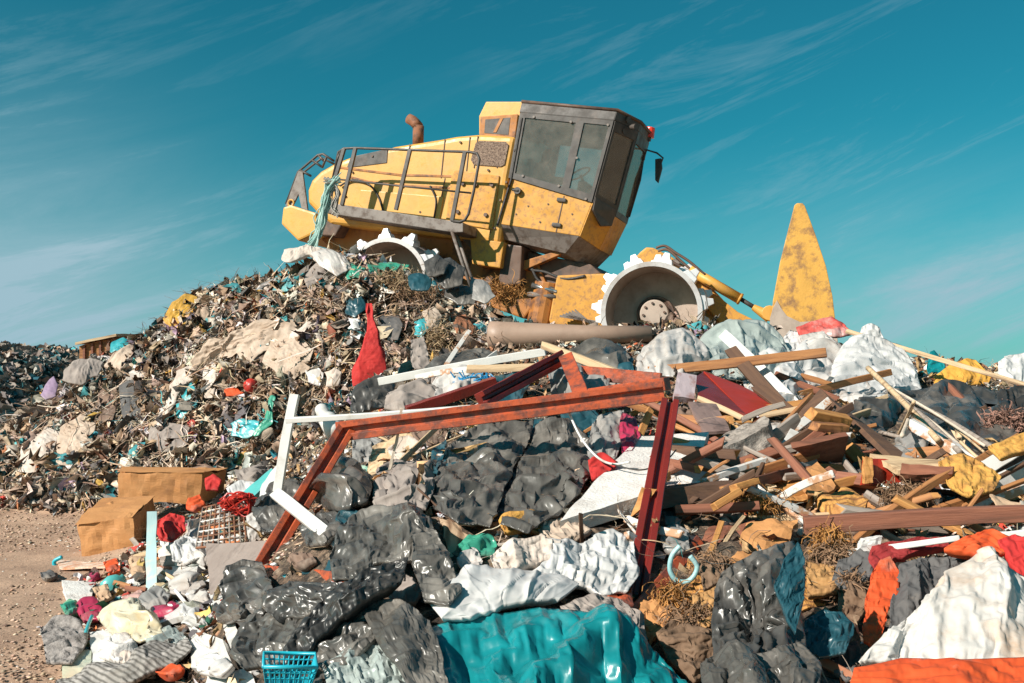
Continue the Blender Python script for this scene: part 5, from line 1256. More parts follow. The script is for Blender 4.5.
S('sheet', 'red and white film crumpled along the foot of the blade', 'sheet', [(796, 327), (812, 322), (830, 322), (848, 328), (852, 334), (834, 336), (812, 336), (798, 334)], film('red_white_film', (.62, .10, .08), dust=(.62, .56, .52), damt=.6), D=(11.2, 10.8), lift=.15, bulge=.2, wr=1.8, ws=.6, seed=79)
S('sheet', 'white torn film under the broken brown plank', 'sheet', [(742, 380), (770, 366), (800, 368), (812, 384), (800, 404), (770, 404), (748, 396)], WHT, lift=.15, bulge=.2, wr=2.0, ws=.7, seed=80)
S('sheet', 'pale crumpled film between crossing sticks', 'sheet', [(838, 392), (866, 384), (890, 386), (886, 402), (862, 408), (840, 406)], WHD, lift=.15, bulge=.15, wr=2.0, ws=.6, seed=81)
S('bag', 'small teal leaf shaped bag standing on the far right crest', 'bag', [(930, 352), (934, 350), (946, 364), (944, 374), (930, 378), (927, 366)], TEAL, D=(10.9, 10.7), lift=.1, bulge=.12, wr=1, seed=82)
S('cloth', 'peaked mustard cloth beside the teal bag', 'cloth', [(932, 378), (950, 366), (966, 358), (976, 360), (992, 376), (988, 384), (950, 386), (934, 384)], mat('mustard_cloth', (.62, .32, .05), (.5, .24, .035), 4, .8, 0, .3, 12), D=(10.7, 10.2), lift=.1, bulge=.15, wr=1.0, facet_w=.5, seed=83)
S('bag', 'white bag at the far right edge of the crest', 'bag', [(998, 362), (1008, 355), (1028, 352), (1044, 360), (1044, 380), (1010, 384), (998, 374)], WHT, D=(10.7, 10.2), lift=.1, bulge=.35, wr=1.2, seed=84)
S('tarpaulin', 'big shiny black tarpaulin bulging on the right slope', 'tarpaulin', [(846, 414), (860, 402), (884, 392), (920, 387), (965, 386), (1000, 390), (1040, 398), (1044, 430), (1004, 462), (960, 452), (900, 446), (866, 436)], BLK2, D=(9.4, 7.2), lift=.2, bulge=.15, wr=2.0, ws=1.3, facet_w=.6, jit=.5, seed=85, knots=[(975, 390, 55), (870, 404, 40)])
S('sheet', 'glossy wrinkled black film at the right edge beside pink insulation', 'sheet', [(996, 392), (1014, 386), (1044, 390), (1044, 424), (1014, 436), (998, 420)], BLK, D=(8.8, 7.9), lift=.5, bulge=.15, wr=1.9, ws=.7, fold_w=1.6, seed=86)
tuft('insulation', 'brown and pink insulation wool below the glossy film', 'insulation', (1008, 424), (24, 14), 7.5, 900, .12, .006, mat('pink_brown_fibre', (.33, .17, .13), (.2, .11, .08), 9, .95), 87)
# ================================================================== long sticks, laths, planks
Bm = beam
STICKS = [  # name, label, cat, a, b, width px, thickness, material, D
 ('lath', 'long pale lath running down from the blade past the biggest white bag', (846, 331), (1040, 389), 5, .03, WD2, (10.6, 9.2)),
 ('plank', 'white painted board leaning across the clear bag', (722, 333), (802, 412), 12, .04, WPA, (9.6, 7.9)),
 ('plank', 'long broken brown plank lying across the white board', (648, 371), (826, 352), 9.5, .06, WD1, (8.7, 8.4)),
 ('plank', 'dark split plank crossing under the white board', (730, 348), (779, 402), 13, .05, WD3, (8.8, 7.9)),
 ('lath', 'pale lath sloping down under the dark angle bracket', (640, 345), (640, 345), 5, .03, WD2, None),
 ('lath', 'yellow pine lath sloping over the red frame', (541, 345), (641, 384), 8, .05, WD2, (8.3, 7.4)),
 ('lath', 'short yellow lath butting the dark red post', (466, 369), (545, 366.5), 8, .04, WD2, (8.2, 8.0)),
 ('pole', 'long white pole with a brown underside left of the yellow laths', (378, 382), (545, 352), 8, .04, WPA, (9.2, 8.8)),
 ('pole', 'grey white pole resting just under the longest white pole', (415, 378), (470, 369), 6, .03, WPB, (8.9, 8.7)),
 ('pole', 'thin white rod lying on the top rail of the red frame', (285, 421), (470, 408.5), 5.5, .03, WPA, (6.55, 6.15)),
 ('post', 'upright white post standing left of the red frame', (294, 394), (277, 492), 9.5, .04, WPA, (7.1, 7.0)),
 ('batten', 'white batten sloping down across the leg of the red frame', (274, 491), (339, 543), 13, .03, WPA, (5.75, 4.85)),
 ('strip', 'white metal strip crossing behind the maroon beam', (430, 392), (470, 330), 5, .02, WPB, (9.4, 9.8)),
 ('strip', 'thin white strip parallel to the white metal strip', (444, 394), (498, 352), 5, .02, WPB, (9.2, 9.5)),
 ('beam', 'maroon beam behind the top rail of the red frame', (408, 412), (497, 382), 10, .08, REDM2, (7.7, 7.9)),
 ('plank', 'thick brown beam crossing the lower right corner of the heap', (805, 527), (1045, 514), 17, .09, WD4, (4.65, 4.45)),
 ('pipe_rail', 'white plastic strip below the thick brown beam', (846, 553), (960, 538), 6.5, .02, WPA, (4.5, 4.35)),
 ('pipe_rail', 'white plastic strip end at the right edge beneath the brown beam', (990, 536), (1040, 530), 7, .02, WPA, (4.3, 4.2)),
 ('plank', 'pale lath propped at the centre right above the stone block', (697, 398), (742, 418), 6, .03, WD2, (7.2, 7.0)),
 ('lath', 'grey splintered lath resting on the stone block', (742, 420), (784, 404), 6, .03, WGRY, (6.7, 6.7)),
 ('lath', 'pale stick under the tip of the white board', (760, 416), (802, 408), 6, .03, WD2, (7.1, 7.1)),
 ('lath', 'long thin brown stick leading right to the biggest white bag', (796, 396), (892, 372), 7, .03, WD1, (8.5, 8.9)),
 ('lath', 'curved pale lath under the pale crumpled film', (838, 410), (888, 396), 5, .03, WD2, (8.1, 8.2)),
 ('lath', 'short brown stick tilted left of the biggest white bag', (800, 376), (834, 386), 6, .03, WD1, (8.9, 8.8)),
 ('lath', 'cream board edge running up towards the dark angle bracket', (746, 468), (800, 416), 7, .03, WD2, (6.2, 6.6)),
 ('batten', 'white batten beside the cream board edge', (768, 466), (795, 430), 11, .03, WPA, (6.0, 6.4)),
 ('batten', 'narrow grey batten right of the white batten', (790, 466), (812, 432), 5, .03, WGRY, (5.9, 6.3)),
 ('pole', 'wooden pole crossing the grey clothing inside the red frame', (372, 488), (445, 420), 6, .03, WD2, (6.9, 7.4)),
 ('lath', 'long pale lath inside the red frame', (352, 488), (466, 436), 5.5, .03, WD2, (6.7, 7.3)),
 ('batten', 'orange wooden batten behind the pale sack with magenta side', (652, 408), (637, 444), 7, .03, WCUT, (6.4, 6.2)),
 ('slat', 'uppermost white slat at the right edge', (968, 478), (1045, 432), 15, .02, WPA, (5.6, 5.8)),
 ('slat', 'white slat with foam edge in the middle of the right edge stack', (966, 496), (1045, 458), 16, .02, WPA, (5.45, 5.6)),
 ('slat', 'narrow dark slat between the white slats at the right edge', (978, 488), (1045, 452), 3.5, .05, WD3, (5.35, 5.5)),
 ('slat', 'lowest white slat with brown rim at the right edge', (962, 514), (1045, 480), 10, .02, WPB, (5.2, 5.3)),
 ('slat', 'brown rim slat under the white slats', (962, 506), (1045, 472), 4, .04, WD1, (5.15, 5.25)),
 ('pipe_rail', 'copper coloured tube end at the lower right bottom', (806, 652), (880, 692), 10, .04, COPP, (3.75, 3.45)),
 ('plank', 'red brown plank under the orange cut blocks', (675, 509), (760, 505), 9, .05, WD4, (5.0, 5.0)),
 ('lath', 'splintered yellow lath above the corrugated board', (722, 520), (706, 560), 6, .02, WCUT, (4.85, 4.7)),
 ('lath', 'thin yellow lath leaning below the cut plank ends', (745, 515), (722, 548), 4, .02, WD2, (4.85, 4.75)),
 ('lath', 'dry orange lath lying among the brown fibre', (686, 614), (716, 640), 6, .02, WCUT, (4.1, 4.0)),
 ('strip', 'grey plastic strip curving past the black opening', (790, 468), (818, 462), 6, .02, GREYP, (5.8, 5.9)),
 ('lath', 'pink brown lath right of the grey plastic strip', (786, 478), (834, 476), 7, .03, WGRY, (5.6, 5.7)),
 ('plank', 'dark brown plank lying up to the red box end', (800, 400), (800, 400), 5, .03, WD3, None),
]
for i, (nm, lb, a, b, w_, t_, m_, D_) in enumerate(STICKS):
    if D_ is None: continue
    rs_ = np.random.default_rng(i)
    Bm(nm, lb, {'pipe_rail': 'plastic strip'}.get(nm, nm), a, b, w_, t_, m_, D=D_, roll=rs_.uniform(-.35, .35), seed=i, jag=(.012, .012) if 'W' and m_ in (WD1, WD2, WD3, WCUT, WGRY) else (0, 0), bend=rs_.uniform(-.012, .012), bevel=.003, taper=rs_.uniform(.85, 1.0))
# bundle of dry reeds on the black tarpaulin
reeds = [((868, 368), (938, 440)), ((874, 378), (985, 446)), ((890, 392), (996, 450)), ((900, 396), (984, 452)), ((905, 402), (972, 456)), ((884, 384), (960, 452)), ((896, 440), (914, 402)), ((912, 404), (902, 436)), ((880, 432), (968, 458)), ((876, 444), (950, 462))]
for i, (a, b) in enumerate(reeds):
    rs_ = np.random.default_rng(i + 40); c = ((a[0] + b[0]) / 2 + rs_.uniform(-3, 3), (a[1] + b[1]) / 2 + rs_.uniform(-5, 1))
    pipe('reed', 'dry pale reed in the bundle over the black tarpaulin', 'reed', [a, c, b], rs_.uniform(.008, .022), [WD2, TWINE, WGRY][i % 3], D=[7.7 - i * .04, 6.9, 6.2 - i * .03], group='dry reeds bundled over the black tarpaulin', n=6)
# ================================================================== red steel frame
fr_l = empty('steel_gate', tuple(P(266, 566, 6.4)), 'large rusty red steel frame standing slanted in the middle of the heap', 'steel gate')
Bm('left_leg'.replace('left_', ''), None, None, (349, 424), (265, 563), 19, .07, REDM, D=(6.0, 5.4), parent=fr_l, prof=UPROF, bevel=.003)
Bm('top_rail', None, None, (336, 432), (664, 391), 20, .07, REDM, D=(5.98, 5.75), parent=fr_l, prof=UPROF, bevel=.003, roll=0)
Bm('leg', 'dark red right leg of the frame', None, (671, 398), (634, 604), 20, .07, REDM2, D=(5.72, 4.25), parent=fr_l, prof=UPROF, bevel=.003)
rr = REDM
fr_s = empty('steel_bracket', tuple(P(520, 400, 7.0)), 'dark red triangular steel bracket rising behind the long rail', 'steel bracket')
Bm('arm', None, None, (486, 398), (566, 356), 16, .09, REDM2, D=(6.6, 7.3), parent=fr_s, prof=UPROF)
Bm('strut', None, None, (565, 354), (582, 396), 15, .08, REDM, D=(7.25, 6.5), parent=fr_s)
Bm('gusset', None, None, (470, 410), (560, 362), 5, .12, WPB, D=(6.75, 7.4), parent=fr_s)
Bm('beam', 'orange red steel end piece with bolt holes beside the right leg', 'beam', (588, 395), (664, 384), 13, .07, REDM, D=(6.3, 5.9))
Bm('beam', 'short orange red steel bar on the ground below the left leg', 'beam', (262, 574), (336, 582), 19, .08, REDM, D=(6.0, 5.0))
Bm('beam', 'flat red painted beam lying under the yellow pine lath', 'beam', (575, 372), (660, 380), 14, .05, REDM, D=(7.6, 7.3))
Bm('beam', 'jagged red and cream board pointing down from the straw slabs', 'beam', (700, 540), (634, 612), 12, .05, REDM, D=(4.75, 4.15), jag=(.03, .03))
Bm('beam', 'rust coloured angle iron under the stone block', 'beam', (690, 436), (722, 446), 12, .05, REDM, D=(6.6, 6.3), prof=LPROF)
S('twine', 'white twine tied round the long red rail', 'twine', [(400, 408), (403, 408), (401, 430), (391, 470), (388, 470), (397, 430)], TWINE, D=(6.05, 6.1), lift=.05, bulge=0, wr=.02, jit=.4, skirt=.01, seed=4)
pipe('cable', 'thin white cable looping down from the red rail to the foam board', 'cable', [(567, 408), (580, 436), (596, 456), (612, 464), (630, 462)], .007, WPL, D=[5.9, 5.8, 5.6, 5.45, 5.4])
pipe('wire', 'thin dark wire crossing above the foam board', 'wire', [(612, 464), (640, 470), (664, 462), (676, 450)], .004, RUBB, D=[5.4, 5.3, 5.4, 5.6])
pipe('hose', 'teal and white hooked hose hanging on the jagged red board', 'hose', [(690, 556), (697, 566), (694, 576), (686, 582), (676, 580), (670, 570), (672, 556), (680, 546)], .011, mat('teal_hose', (.15, .42, .44), (.5, .6, .6), 3, .4), D=4.3)
pipe('cable', 'pale loop of cable round the short orange red bar', 'cable', [(300, 568), (304, 580), (310, 590), (316, 592)], .010, WPL, D=[5.1, 5.05, 5.0, 5.0])
# dark maroon panels
slab('board', 'large bright red board lying open behind the pale lath', 'board', [(704, 371), (742, 386), (776, 404), (746, 414)], .03, REDB, D=[7.9, 7.7, 7.3, 7.0], dent=.003)
slab('board', 'dark maroon board face left of the bright red board', 'board', [(694, 378), (704, 371), (746, 414), (700, 398)], .03, REDM2, D=[7.6, 7.95, 7.0, 7.2], dent=.003)
slab('metal_panel', 'lilac grey metal box side beside the dark maroon board', 'metal panel', [(678, 372), (697, 375), (694, 399), (674, 396)], .05, paint('lilac_grey', (.42, .34, .36), dirt=(.25, .12, .1), damt=.4), D=[7.4, 7.4, 7.2, 7.2], dent=.003)
slab('sheet_metal', 'bent brown metal sheet under the lath left of the stone block', 'metal sheet', [(688, 402), (716, 404), (730, 430), (704, 432)], .02, paint('brown_sheet', (.24, .16, .14), dirt=(.12, .08, .07), damt=.4), D=[6.9, 6.9, 6.4, 6.4])
hexa('concrete_block', 'rough grey stone block lying diagonally at the centre right', 'concrete block', [(690, 460), (712, 440), (768, 410), (768, 422)], [(700, 450), (718, 430), (766, 404), (770, 414)], [6.1, 6.0, 6.2, 6.15], [6.3, 6.3, 6.5, 6.5], CONC, n=12, dent=.02, seed=4) if False else None
slab('concrete_block', 'rough grey stone block lying diagonally at the centre right', 'concrete block', [(706, 444), (766, 414), (770, 428), (692, 464)], .12, CONC, D=[6.3, 6.4, 6.1, 5.9], dent=.022, n=14, seed=5)
slab('board', 'pale brown curved board beneath the stone block', 'board', [(716, 466), (770, 432), (778, 458), (738, 482)], .03, SLABM, D=[6.1, 6.5, 6.1, 5.7], dent=.006)
slab('foam_board', 'large white polystyrene board behind the dark red leg', 'foam board', [(640, 436), (708, 432), (694, 470), (600, 476)], .06, POLY, D=[6.2, 6.3, 5.7, 5.5], dent=.006, n=10)
slab('foam_board', 'speckled white polystyrene slab lower left of the dark red leg', 'foam board', [(604, 472), (652, 464), (648, 494), (560, 520)], .09, POLY, D=[5.4, 5.5, 5.0, 4.8], dent=.008, n=10, seed=2)
slab('foam_board', 'white board strip right of the dark red leg', 'foam board', [(668, 470), (730, 472), (728, 484), (664, 487)], .04, POLY, D=[5.7, 5.7, 5.5, 5.5], dent=.006, seed=3)
# dark angle bracket and cut timbers
ab = empty('wooden_crate_corner', tuple(P(820, 420, 6.8)), 'dark brown wooden corner piece with two boards meeting in a peak', 'crate corner')
slab('board', None, None, [(797, 416), (820, 389), (836, 400), (808, 432)], .03, WD3, D=[6.9, 7.0, 6.8, 6.6], parent=ab)
slab('board', None, None, [(820, 389), (838, 404), (904, 452), (898, 462)], .03, WD3, D=[7.0, 6.9, 5.9, 5.7], parent=ab)
Bm('timber', 'splintered orange timber end inside the dark crate corner', 'timber', (816, 417), (852, 424), 10, .09, WCUT, D=(6.1, 6.2), jag=(.03, .01), roll=.3)
Bm('timber', 'second splintered timber below the first inside the crate corner', 'timber', (820, 428), (850, 430), 8, .08, WD1, D=(6.0, 6.1), jag=(.03, .01), roll=.2)
tm = hexa('timber', 'thick block with bright saw cut top edge left of the black opening', 'timber', [(790, 442), (845, 432), (848, 436), (792, 448)], [(796, 446), (848, 438), (842, 462), (812, 460)], [5.75, 5.9, 5.85, 5.7], [6.1, 6.2, 6.0, 5.9], WD4, dent=.004)
slab('cut_face', None, None, [(790, 441), (845, 431), (847, 437), (792, 449)], .012, WCUT, D=[5.72, 5.87, 5.82, 5.67], parent=None) if False else None
hexa('timber', 'dark brown timber with a pale cut end right of the red leg', 'timber', [(640, 490), (728, 484), (732, 496), (636, 514)], [(650, 486), (734, 480), (738, 490), (650, 508)], [5.0, 5.3, 5.2, 4.95], [5.2, 5.5, 5.4, 5.2], WD3, dent=.005)
slab('timber_end', 'bright orange saw cut end of the dark timber', 'timber end', [(642, 487), (657, 489), (646, 504), (630, 518)], .03, WCUT, D=[4.95, 4.95, 4.88, 4.88], dent=.003)
Bm('timber', 'short timber with orange cut end stacked above the red brown plank', 'timber', (736, 488), (800, 470), 11, .09, WD4, D=(5.1, 5.9), mend=WCUT)
Bm('offcut', 'flat orange wood offcut lying upon the dark timber', 'offcut', (737, 487), (760, 480), 7, .07, WCUT, D=(4.98, 5.05))
Bm('offcut', 'tilted orange wood offcut in front of the red brown plank', 'offcut', (716, 506), (742, 490), 8, .05, WCUT, D=(4.88, 4.95))
rb_ = empty('red_box', tuple(P(900, 480, 5.6)), 'bright red painted box end with pale wooden rim', 'box')
slab('front', None, None, [(868, 458), (900, 462), (902, 482), (866, 484)], .05, REDB, D=[5.5, 5.55, 5.5, 5.45], parent=rb_)
slab('side', None, None, [(865, 456), (873, 458), (873, 484), (864, 483)], .04, WCUT, D=[5.42, 5.42, 5.4, 5.4], parent=rb_)
slab('rim', None, None, [(870, 454), (952, 462), (950, 474), (898, 470)], .03, WD2, D=[5.6, 5.5, 5.3, 5.4], parent=rb_)
slab('board', 'red brown board with pale edge running right from the red box', 'board', [(902, 464), (954, 466), (952, 474), (900, 474)], .05, WD4, D=[5.35, 5.3, 5.25, 5.3])
S('foam', 'torn ochre foam sheet near the white slats', 'foam', [(938, 462), (962, 452), (980, 460), (1002, 476), (994, 490), (970, 496), (950, 486), (944, 474)], FOAM, D=(5.7, 5.2), lift=.15, bulge=.1, wr=1.2, ws=.6, seed=90)
S('foam', 'ochre foam ridge on top of the uppermost white slat', 'foam', [(988, 446), (1008, 438), (1024, 432), (1044, 438), (1030, 448), (1000, 458)], FOAM, D=(5.8, 5.5), lift=.15, bulge=.08, wr=1.0, ws=.6, seed=91)
slab('cardboard', 'ripped brown cardboard triangle beneath the white slats', 'cardboard', [(990, 494), (1006, 498), (1040, 516), (1000, 516)], .01, CARD2, D=[5.0, 5.0, 4.8, 4.8], dent=.01)
# insulation and ribbed boards, the warm brown region
slab('fibreboard', 'large sunlit brown fibreboard panel bent in the centre right', 'fibreboard', [(748, 522), (796, 518), (790, 548), (726, 564)], .02, CARD, D=[4.9, 4.9, 4.7, 4.55], dent=.02, n=14)
slab('fibreboard', 'dark brown fibreboard panel shaded below the plank ends', 'fibreboard', [(706, 530), (752, 520), (732, 566), (690, 580)], .02, WD4, D=[5.0, 5.0, 4.65, 4.6], dent=.02, n=10, seed=3)
slab('fibreboard', 'broken fibreboard piece in the sun above the straw bales', 'fibreboard', [(800, 470), (818, 462), (836, 488), (808, 498)], .02, CARD, D=[5.6, 5.7, 5.4, 5.2], dent=.015, seed=5)
slab('straw_slab', 'ribbed straw board below the broken fibreboard', 'straw board', [(818, 498), (842, 488), (868, 500), (856, 518)], .06, CORR, D=[5.2, 5.3, 5.2, 4.95], dent=.015, n=12)
slab('straw_slab', 'ribbed straw board beside the jagged red board', 'straw board', [(660, 600), (694, 578), (690, 626), (656, 640)], .06, CORR, D=[4.2, 4.4, 4.15, 4.0], dent=.015, n=12, seed=2)
slab('straw_slab', 'ribbed straw board right of the big black crumpled bag', 'straw board', [(800, 574), (832, 580), (836, 604), (800, 612)], .06, CORR, D=[4.45, 4.45, 4.3, 4.2], dent=.015, n=12, seed=3)
slab('straw_slab', 'small ribbed straw board at the foot of the dark red leg', 'straw board', [(640, 566), (666, 556), (656, 586), (634, 596)], .05, CORR, D=[4.6, 4.7, 4.5, 4.4], dent=.015, seed=4)
slab('cardboard', 'brown cardboard flap under the jagged red board', 'cardboard', [(700, 560), (716, 550), (712, 590), (696, 600)], .01, CARD, D=[4.6, 4.7, 4.4, 4.3], dent=.02)
for i, (c, r, lb, m_, n, D_) in enumerate([((690, 638), (34, 36), 'matted brown fibre clump beside the teal tarpaulin', FIB, 1500, 3.95), ((712, 576), (20, 26), 'dark fibre hanging under the fibreboard panel', FIB, 700, 4.4), ((836, 556), (26, 16), 'tangled brown fibre below the thick brown beam', FIB, 800, 4.5), ((850, 596), (18, 26), 'brown matted cloth fibre beside the orange strap', FIB, 800, 4.25),
                                 ((905, 496), (26, 14), 'scorched fibre in the hollow below the red box', FIB, 600, 5.2), ((672, 600), (16, 18), 'orange fibre tuft at the straw board', FIBO, 500, 4.15), ((828, 536), (14, 9), 'small orange fibre tuft under the brown beam', FIBO, 250, 4.55), ((760, 500), (30, 10), 'loose orange fibres along the plank ends', FIBO, 300, 5.1)]):
    tuft('fibre_clump', lb, 'fibre clump', c, r, D_ + .03, int(n * 1.1), .12, .003, m_, 110 + i, curl=.7, grav=1.2)
for i, (q, m_, lb) in enumerate([([(724, 560), (752, 556), (748, 590), (716, 600)], CARD, 'torn golden cardboard left of the tall crumpled bag'), ([(640, 604), (664, 596), (672, 624), (650, 634)], CARD, 'flat golden cardboard beside the teal tarpaulin corner'),
   ([(812, 548), (846, 540), (852, 560), (816, 568)], CORR, 'golden matting under the left end of the brown beam'), ([(690, 560), (712, 552), (716, 586), (694, 592)], CORR, 'golden matting behind the jagged red board'), ([(770, 476), (806, 470), (812, 500), (776, 508)], WCUT, 'orange broken panel above the fibreboard'),
   ([(832, 470), (858, 478), (850, 500), (826, 490)], WD4, 'dark red brown broken panel in the hollow'), ([(840, 450), (866, 444), (872, 462), (848, 470)], WD1, 'orange chipboard piece right of the saw cut block'), ([(724, 470), (756, 462), (752, 480), (722, 486)], WD3, 'dark board wedge under the stone block'),
   ([(850, 500), (880, 496), (884, 516), (856, 520)], CARD, 'golden cardboard wad above the thick beam'), ([(896, 486), (934, 484), (930, 510), (900, 512)], mat('rust_foam', (.35, .16, .06), (.22, .1, .04), 8, .95, 0, 1, 20, dist=.03), 'rust brown insulation wad below the red brown board')]):
    slab('panel_piece', lb, 'panel piece', q, .02, m_, lift=.12, dent=.02, seed=60 + i, n=10)
MAT1 = cloth('golden_matting', (.46, .25, .09), (.28, .14, .05), damt=.4, dust=(.14, .075, .04), bs=22, bump=.9); MAT2 = cloth('brown_matting', (.20, .12, .07), (.11, .065, .04), damt=.3, dust=(.34, .2, .11), bs=22, bump=.9)
for i, (q, m_, lb) in enumerate([([(656, 632), (680, 612), (712, 626), (716, 664), (694, 684), (668, 660)], MAT2, 'torn brown matting bunched beside the teal tarpaulin'), ([(692, 596), (716, 586), (726, 612), (706, 630), (690, 618)], MAT1, 'golden matting scrap left of the tall crumpled bag'),
    ([(836, 546), (862, 540), (872, 560), (850, 574), (832, 566)], MAT2, 'brown matting twisted under the thick brown beam'), ([(838, 586), (860, 578), (870, 604), (856, 624), (838, 610)], MAT2, 'brown matted cloth beside the orange strap'),
    ([(806, 560), (834, 566), (838, 592), (808, 596)], MAT1, 'golden torn matting right of the dark hollow flap'), ([(884, 494), (926, 490), (938, 508), (900, 516)], MAT2, 'scorched matting below the red box'), ([(698, 560), (722, 552), (726, 580), (704, 590)], MAT2, 'dark matting hanging under the fibreboard')]):
    S('matting', lb, 'matting', q, m_, lift=.16, bulge=.12, wr=2.6, ws=.7, fold_w=1.5, seed=810 + i)
# ================================================================== bags and tarps of the middle
S('tarpaulin', 'large dusty grey tarpaulin folded down below the long rail', 'tarpaulin', [(470, 426), (500, 420), (534, 418), (528, 440), (512, 470), (500, 500), (490, 526), (460, 524), (434, 508), (428, 494), (440, 474), (446, 448)], GRY, D=(6.9, 5.3), lift=.2, bulge=.35, wr=2.0, ws=1.3, facet_w=.5, wdir=1.0, seed=120)
S('tarpaulin', 'second grey tarpaulin right of the dusty one', 'tarpaulin', [(540, 422), (568, 418), (590, 440), (592, 470), (580, 494), (556, 510), (530, 532), (500, 524), (508, 492), (522, 456)], GRY, D=(6.8, 5.1), lift=.22, bulge=.32, wr=2.2, ws=1.1, facet_w=.9, wdir=.8, seed=121)
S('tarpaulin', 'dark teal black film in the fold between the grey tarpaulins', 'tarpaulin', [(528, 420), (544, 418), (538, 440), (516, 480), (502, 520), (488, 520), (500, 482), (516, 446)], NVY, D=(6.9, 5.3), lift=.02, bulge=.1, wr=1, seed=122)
S('bag', 'black bag wedged under the long rail right of centre', 'bag', [(560, 412), (592, 408), (606, 420), (596, 448), (584, 460), (570, 440)], NVY, D=(7.2, 6.3), lift=.15, bulge=.2, wr=1.6, seed=123)
S('sack', 'pale sack with a magenta side under the long rail', 'sack', [(592, 424), (606, 412), (624, 410), (626, 440), (612, 462), (592, 470), (586, 452)], LGR, D=(6.9, 5.9), lift=.2, bulge=.25, wr=1.4, seed=124)
S('bag', 'magenta film bag beside the pale sack', 'bag', [(622, 412), (636, 418), (642, 436), (632, 450), (622, 452), (618, 432)], PINK, D=(6.8, 6.1), lift=.2, bulge=.2, wr=1.4, seed=125)
S('rag', 'red rag scrap above the speckled foam slab', 'rag', [(588, 460), (602, 452), (618, 462), (606, 476), (592, 478)], REDC, D=(5.9, 5.5), lift=.12, bulge=.1, seed=126)
S('coat', 'pinkish grey crumpled coat left of the dusty tarpaulin', 'coat', [(376, 470), (394, 462), (420, 460), (434, 468), (434, 492), (426, 508), (396, 512), (376, 518), (372, 496)], GRC, D=(6.7, 5.7), lift=.25, bulge=.3, wr=2.1, ws=.8, fold_w=1.5, facet_w=.5, wdir=1.3, seed=127)
S('bag', 'dark navy fold above the pinkish grey coat', 'bag', [(432, 450), (446, 440), (448, 462), (438, 482), (430, 470)], NVY, D=(6.9, 6.3), lift=.2, bulge=.1, seed=128)
lathe('pipe', 'tan clay pipe sticking out under the grey coat', 'pipe', (378, 500), (322, 550), (5.9, 5.0), [(0, 9), (.05, 10), (.95, 10), (1, 8)], mat('tan_clay', (.36, .19, .11), (.27, .14, .08), 5, .8, dirt=(.16, .09, .06), damt=.4))
S('bag', 'wrinkled black bag filling the left leg of the frame', 'bag', [(318, 480), (346, 474), (372, 484), (368, 502), (344, 510), (322, 506)], BLK2, D=(7.2, 5.9), lift=.25, bulge=.28, wr=2.2, ws=.7, fold_w=1.5, seed=129)
S('bag', 'wrinkled black bag left of the frame leg behind the white batten', 'bag', [(256, 500), (276, 488), (300, 486), (312, 494), (300, 520), (288, 534), (262, 530), (254, 516)], BLK2, D=(8.2, 6.8), lift=.25, bulge=.28, wr=2.2, ws=.8, fold_w=1.5, seed=130)
S('bag', 'black bag just right of the frame leg lower part', 'bag', [(300, 530), (320, 512), (340, 512), (342, 530), (322, 544), (306, 546)], BLK2, D=(6.2, 5.4), lift=.15, bulge=.2, wr=2.0, ws=.7, seed=131)
S('tarpaulin', 'silver grey tarpaulin bundle below the frame leg tip', 'tarpaulin', [(336, 532), (352, 516), (380, 510), (412, 508), (432, 520), (440, 546), (430, 562), (400, 560), (376, 566), (352, 580), (332, 580), (328, 556)], GRY, D=(5.6, 4.6), lift=.3, bulge=.35, wr=1.9, ws=1.2, facet_w=.8, seed=132)
S('tarpaulin', 'greenish grey tarpaulin flap hanging right of the silver bundle', 'tarpaulin', [(412, 534), (436, 530), (452, 560), (462, 590), (448, 604), (424, 600), (414, 570)], GRY, D=(5.1, 4.4), lift=.4, bulge=.2, wr=1.9, ws=.9, wdir=.2, seed=133)
slab('cardboard', 'ribbed cream cardboard leaning under the grey tarpaulins', 'cardboard', [(440, 516), (486, 518), (492, 556), (452, 566)], .03, mat('ribbed_card', (.55, .40, .27), (.45, .31, .2), 4, .85, wave=(5, 1.5, 'X', (.25, .15, .09))), D=[5.3, 5.3, 4.9, 4.7], dent=.01, n=10)
S('sheet', 'white plastic sheet spread left of the dark red leg', 'sheet', [(496, 552), (530, 540), (580, 540), (612, 530), (634, 540), (640, 570), (628, 592), (590, 590), (540, 580), (500, 578)], WHT, D=(5.0, 4.4), lift=.2, bulge=.2, wr=1.7, ws=1.1, seed=134)
S('sheet', 'beige paper sheet crumpled above the white plastic sheet', 'sheet', [(490, 556), (512, 540), (540, 536), (572, 544), (566, 556), (530, 566), (496, 572)], BEI2, D=(5.0, 4.6), lift=.28, bulge=.12, wr=1.8, ws=.7, seed=135)
S('bag', 'smooth white bag bulging above the teal tarpaulin', 'bag', [(430, 606), (446, 580), (470, 568), (510, 570), (560, 574), (580, 584), (560, 598), (510, 604), (462, 618), (440, 620)], WHT, D=(4.75, 4.2), lift=.3, bulge=.3, wr=1.6, ws=1.5, seed=136, crum=False)
S('bag', 'grey strapped bag right of the smooth white bag', 'bag', [(560, 606), (590, 594), (620, 600), (642, 614), (648, 640), (620, 644), (580, 620)], GRC, D=(4.5, 4.0), lift=.25, bulge=.25, wr=2.0, ws=.7, fold_w=1.5, wdir=1.4, seed=137)
S('rag', 'orange corner of cloth at the base of the dark red leg', 'rag', [(596, 586), (632, 588), (634, 604), (612, 602)], REDM, D=(4.5, 4.35), lift=.15, bulge=.05, seed=138)
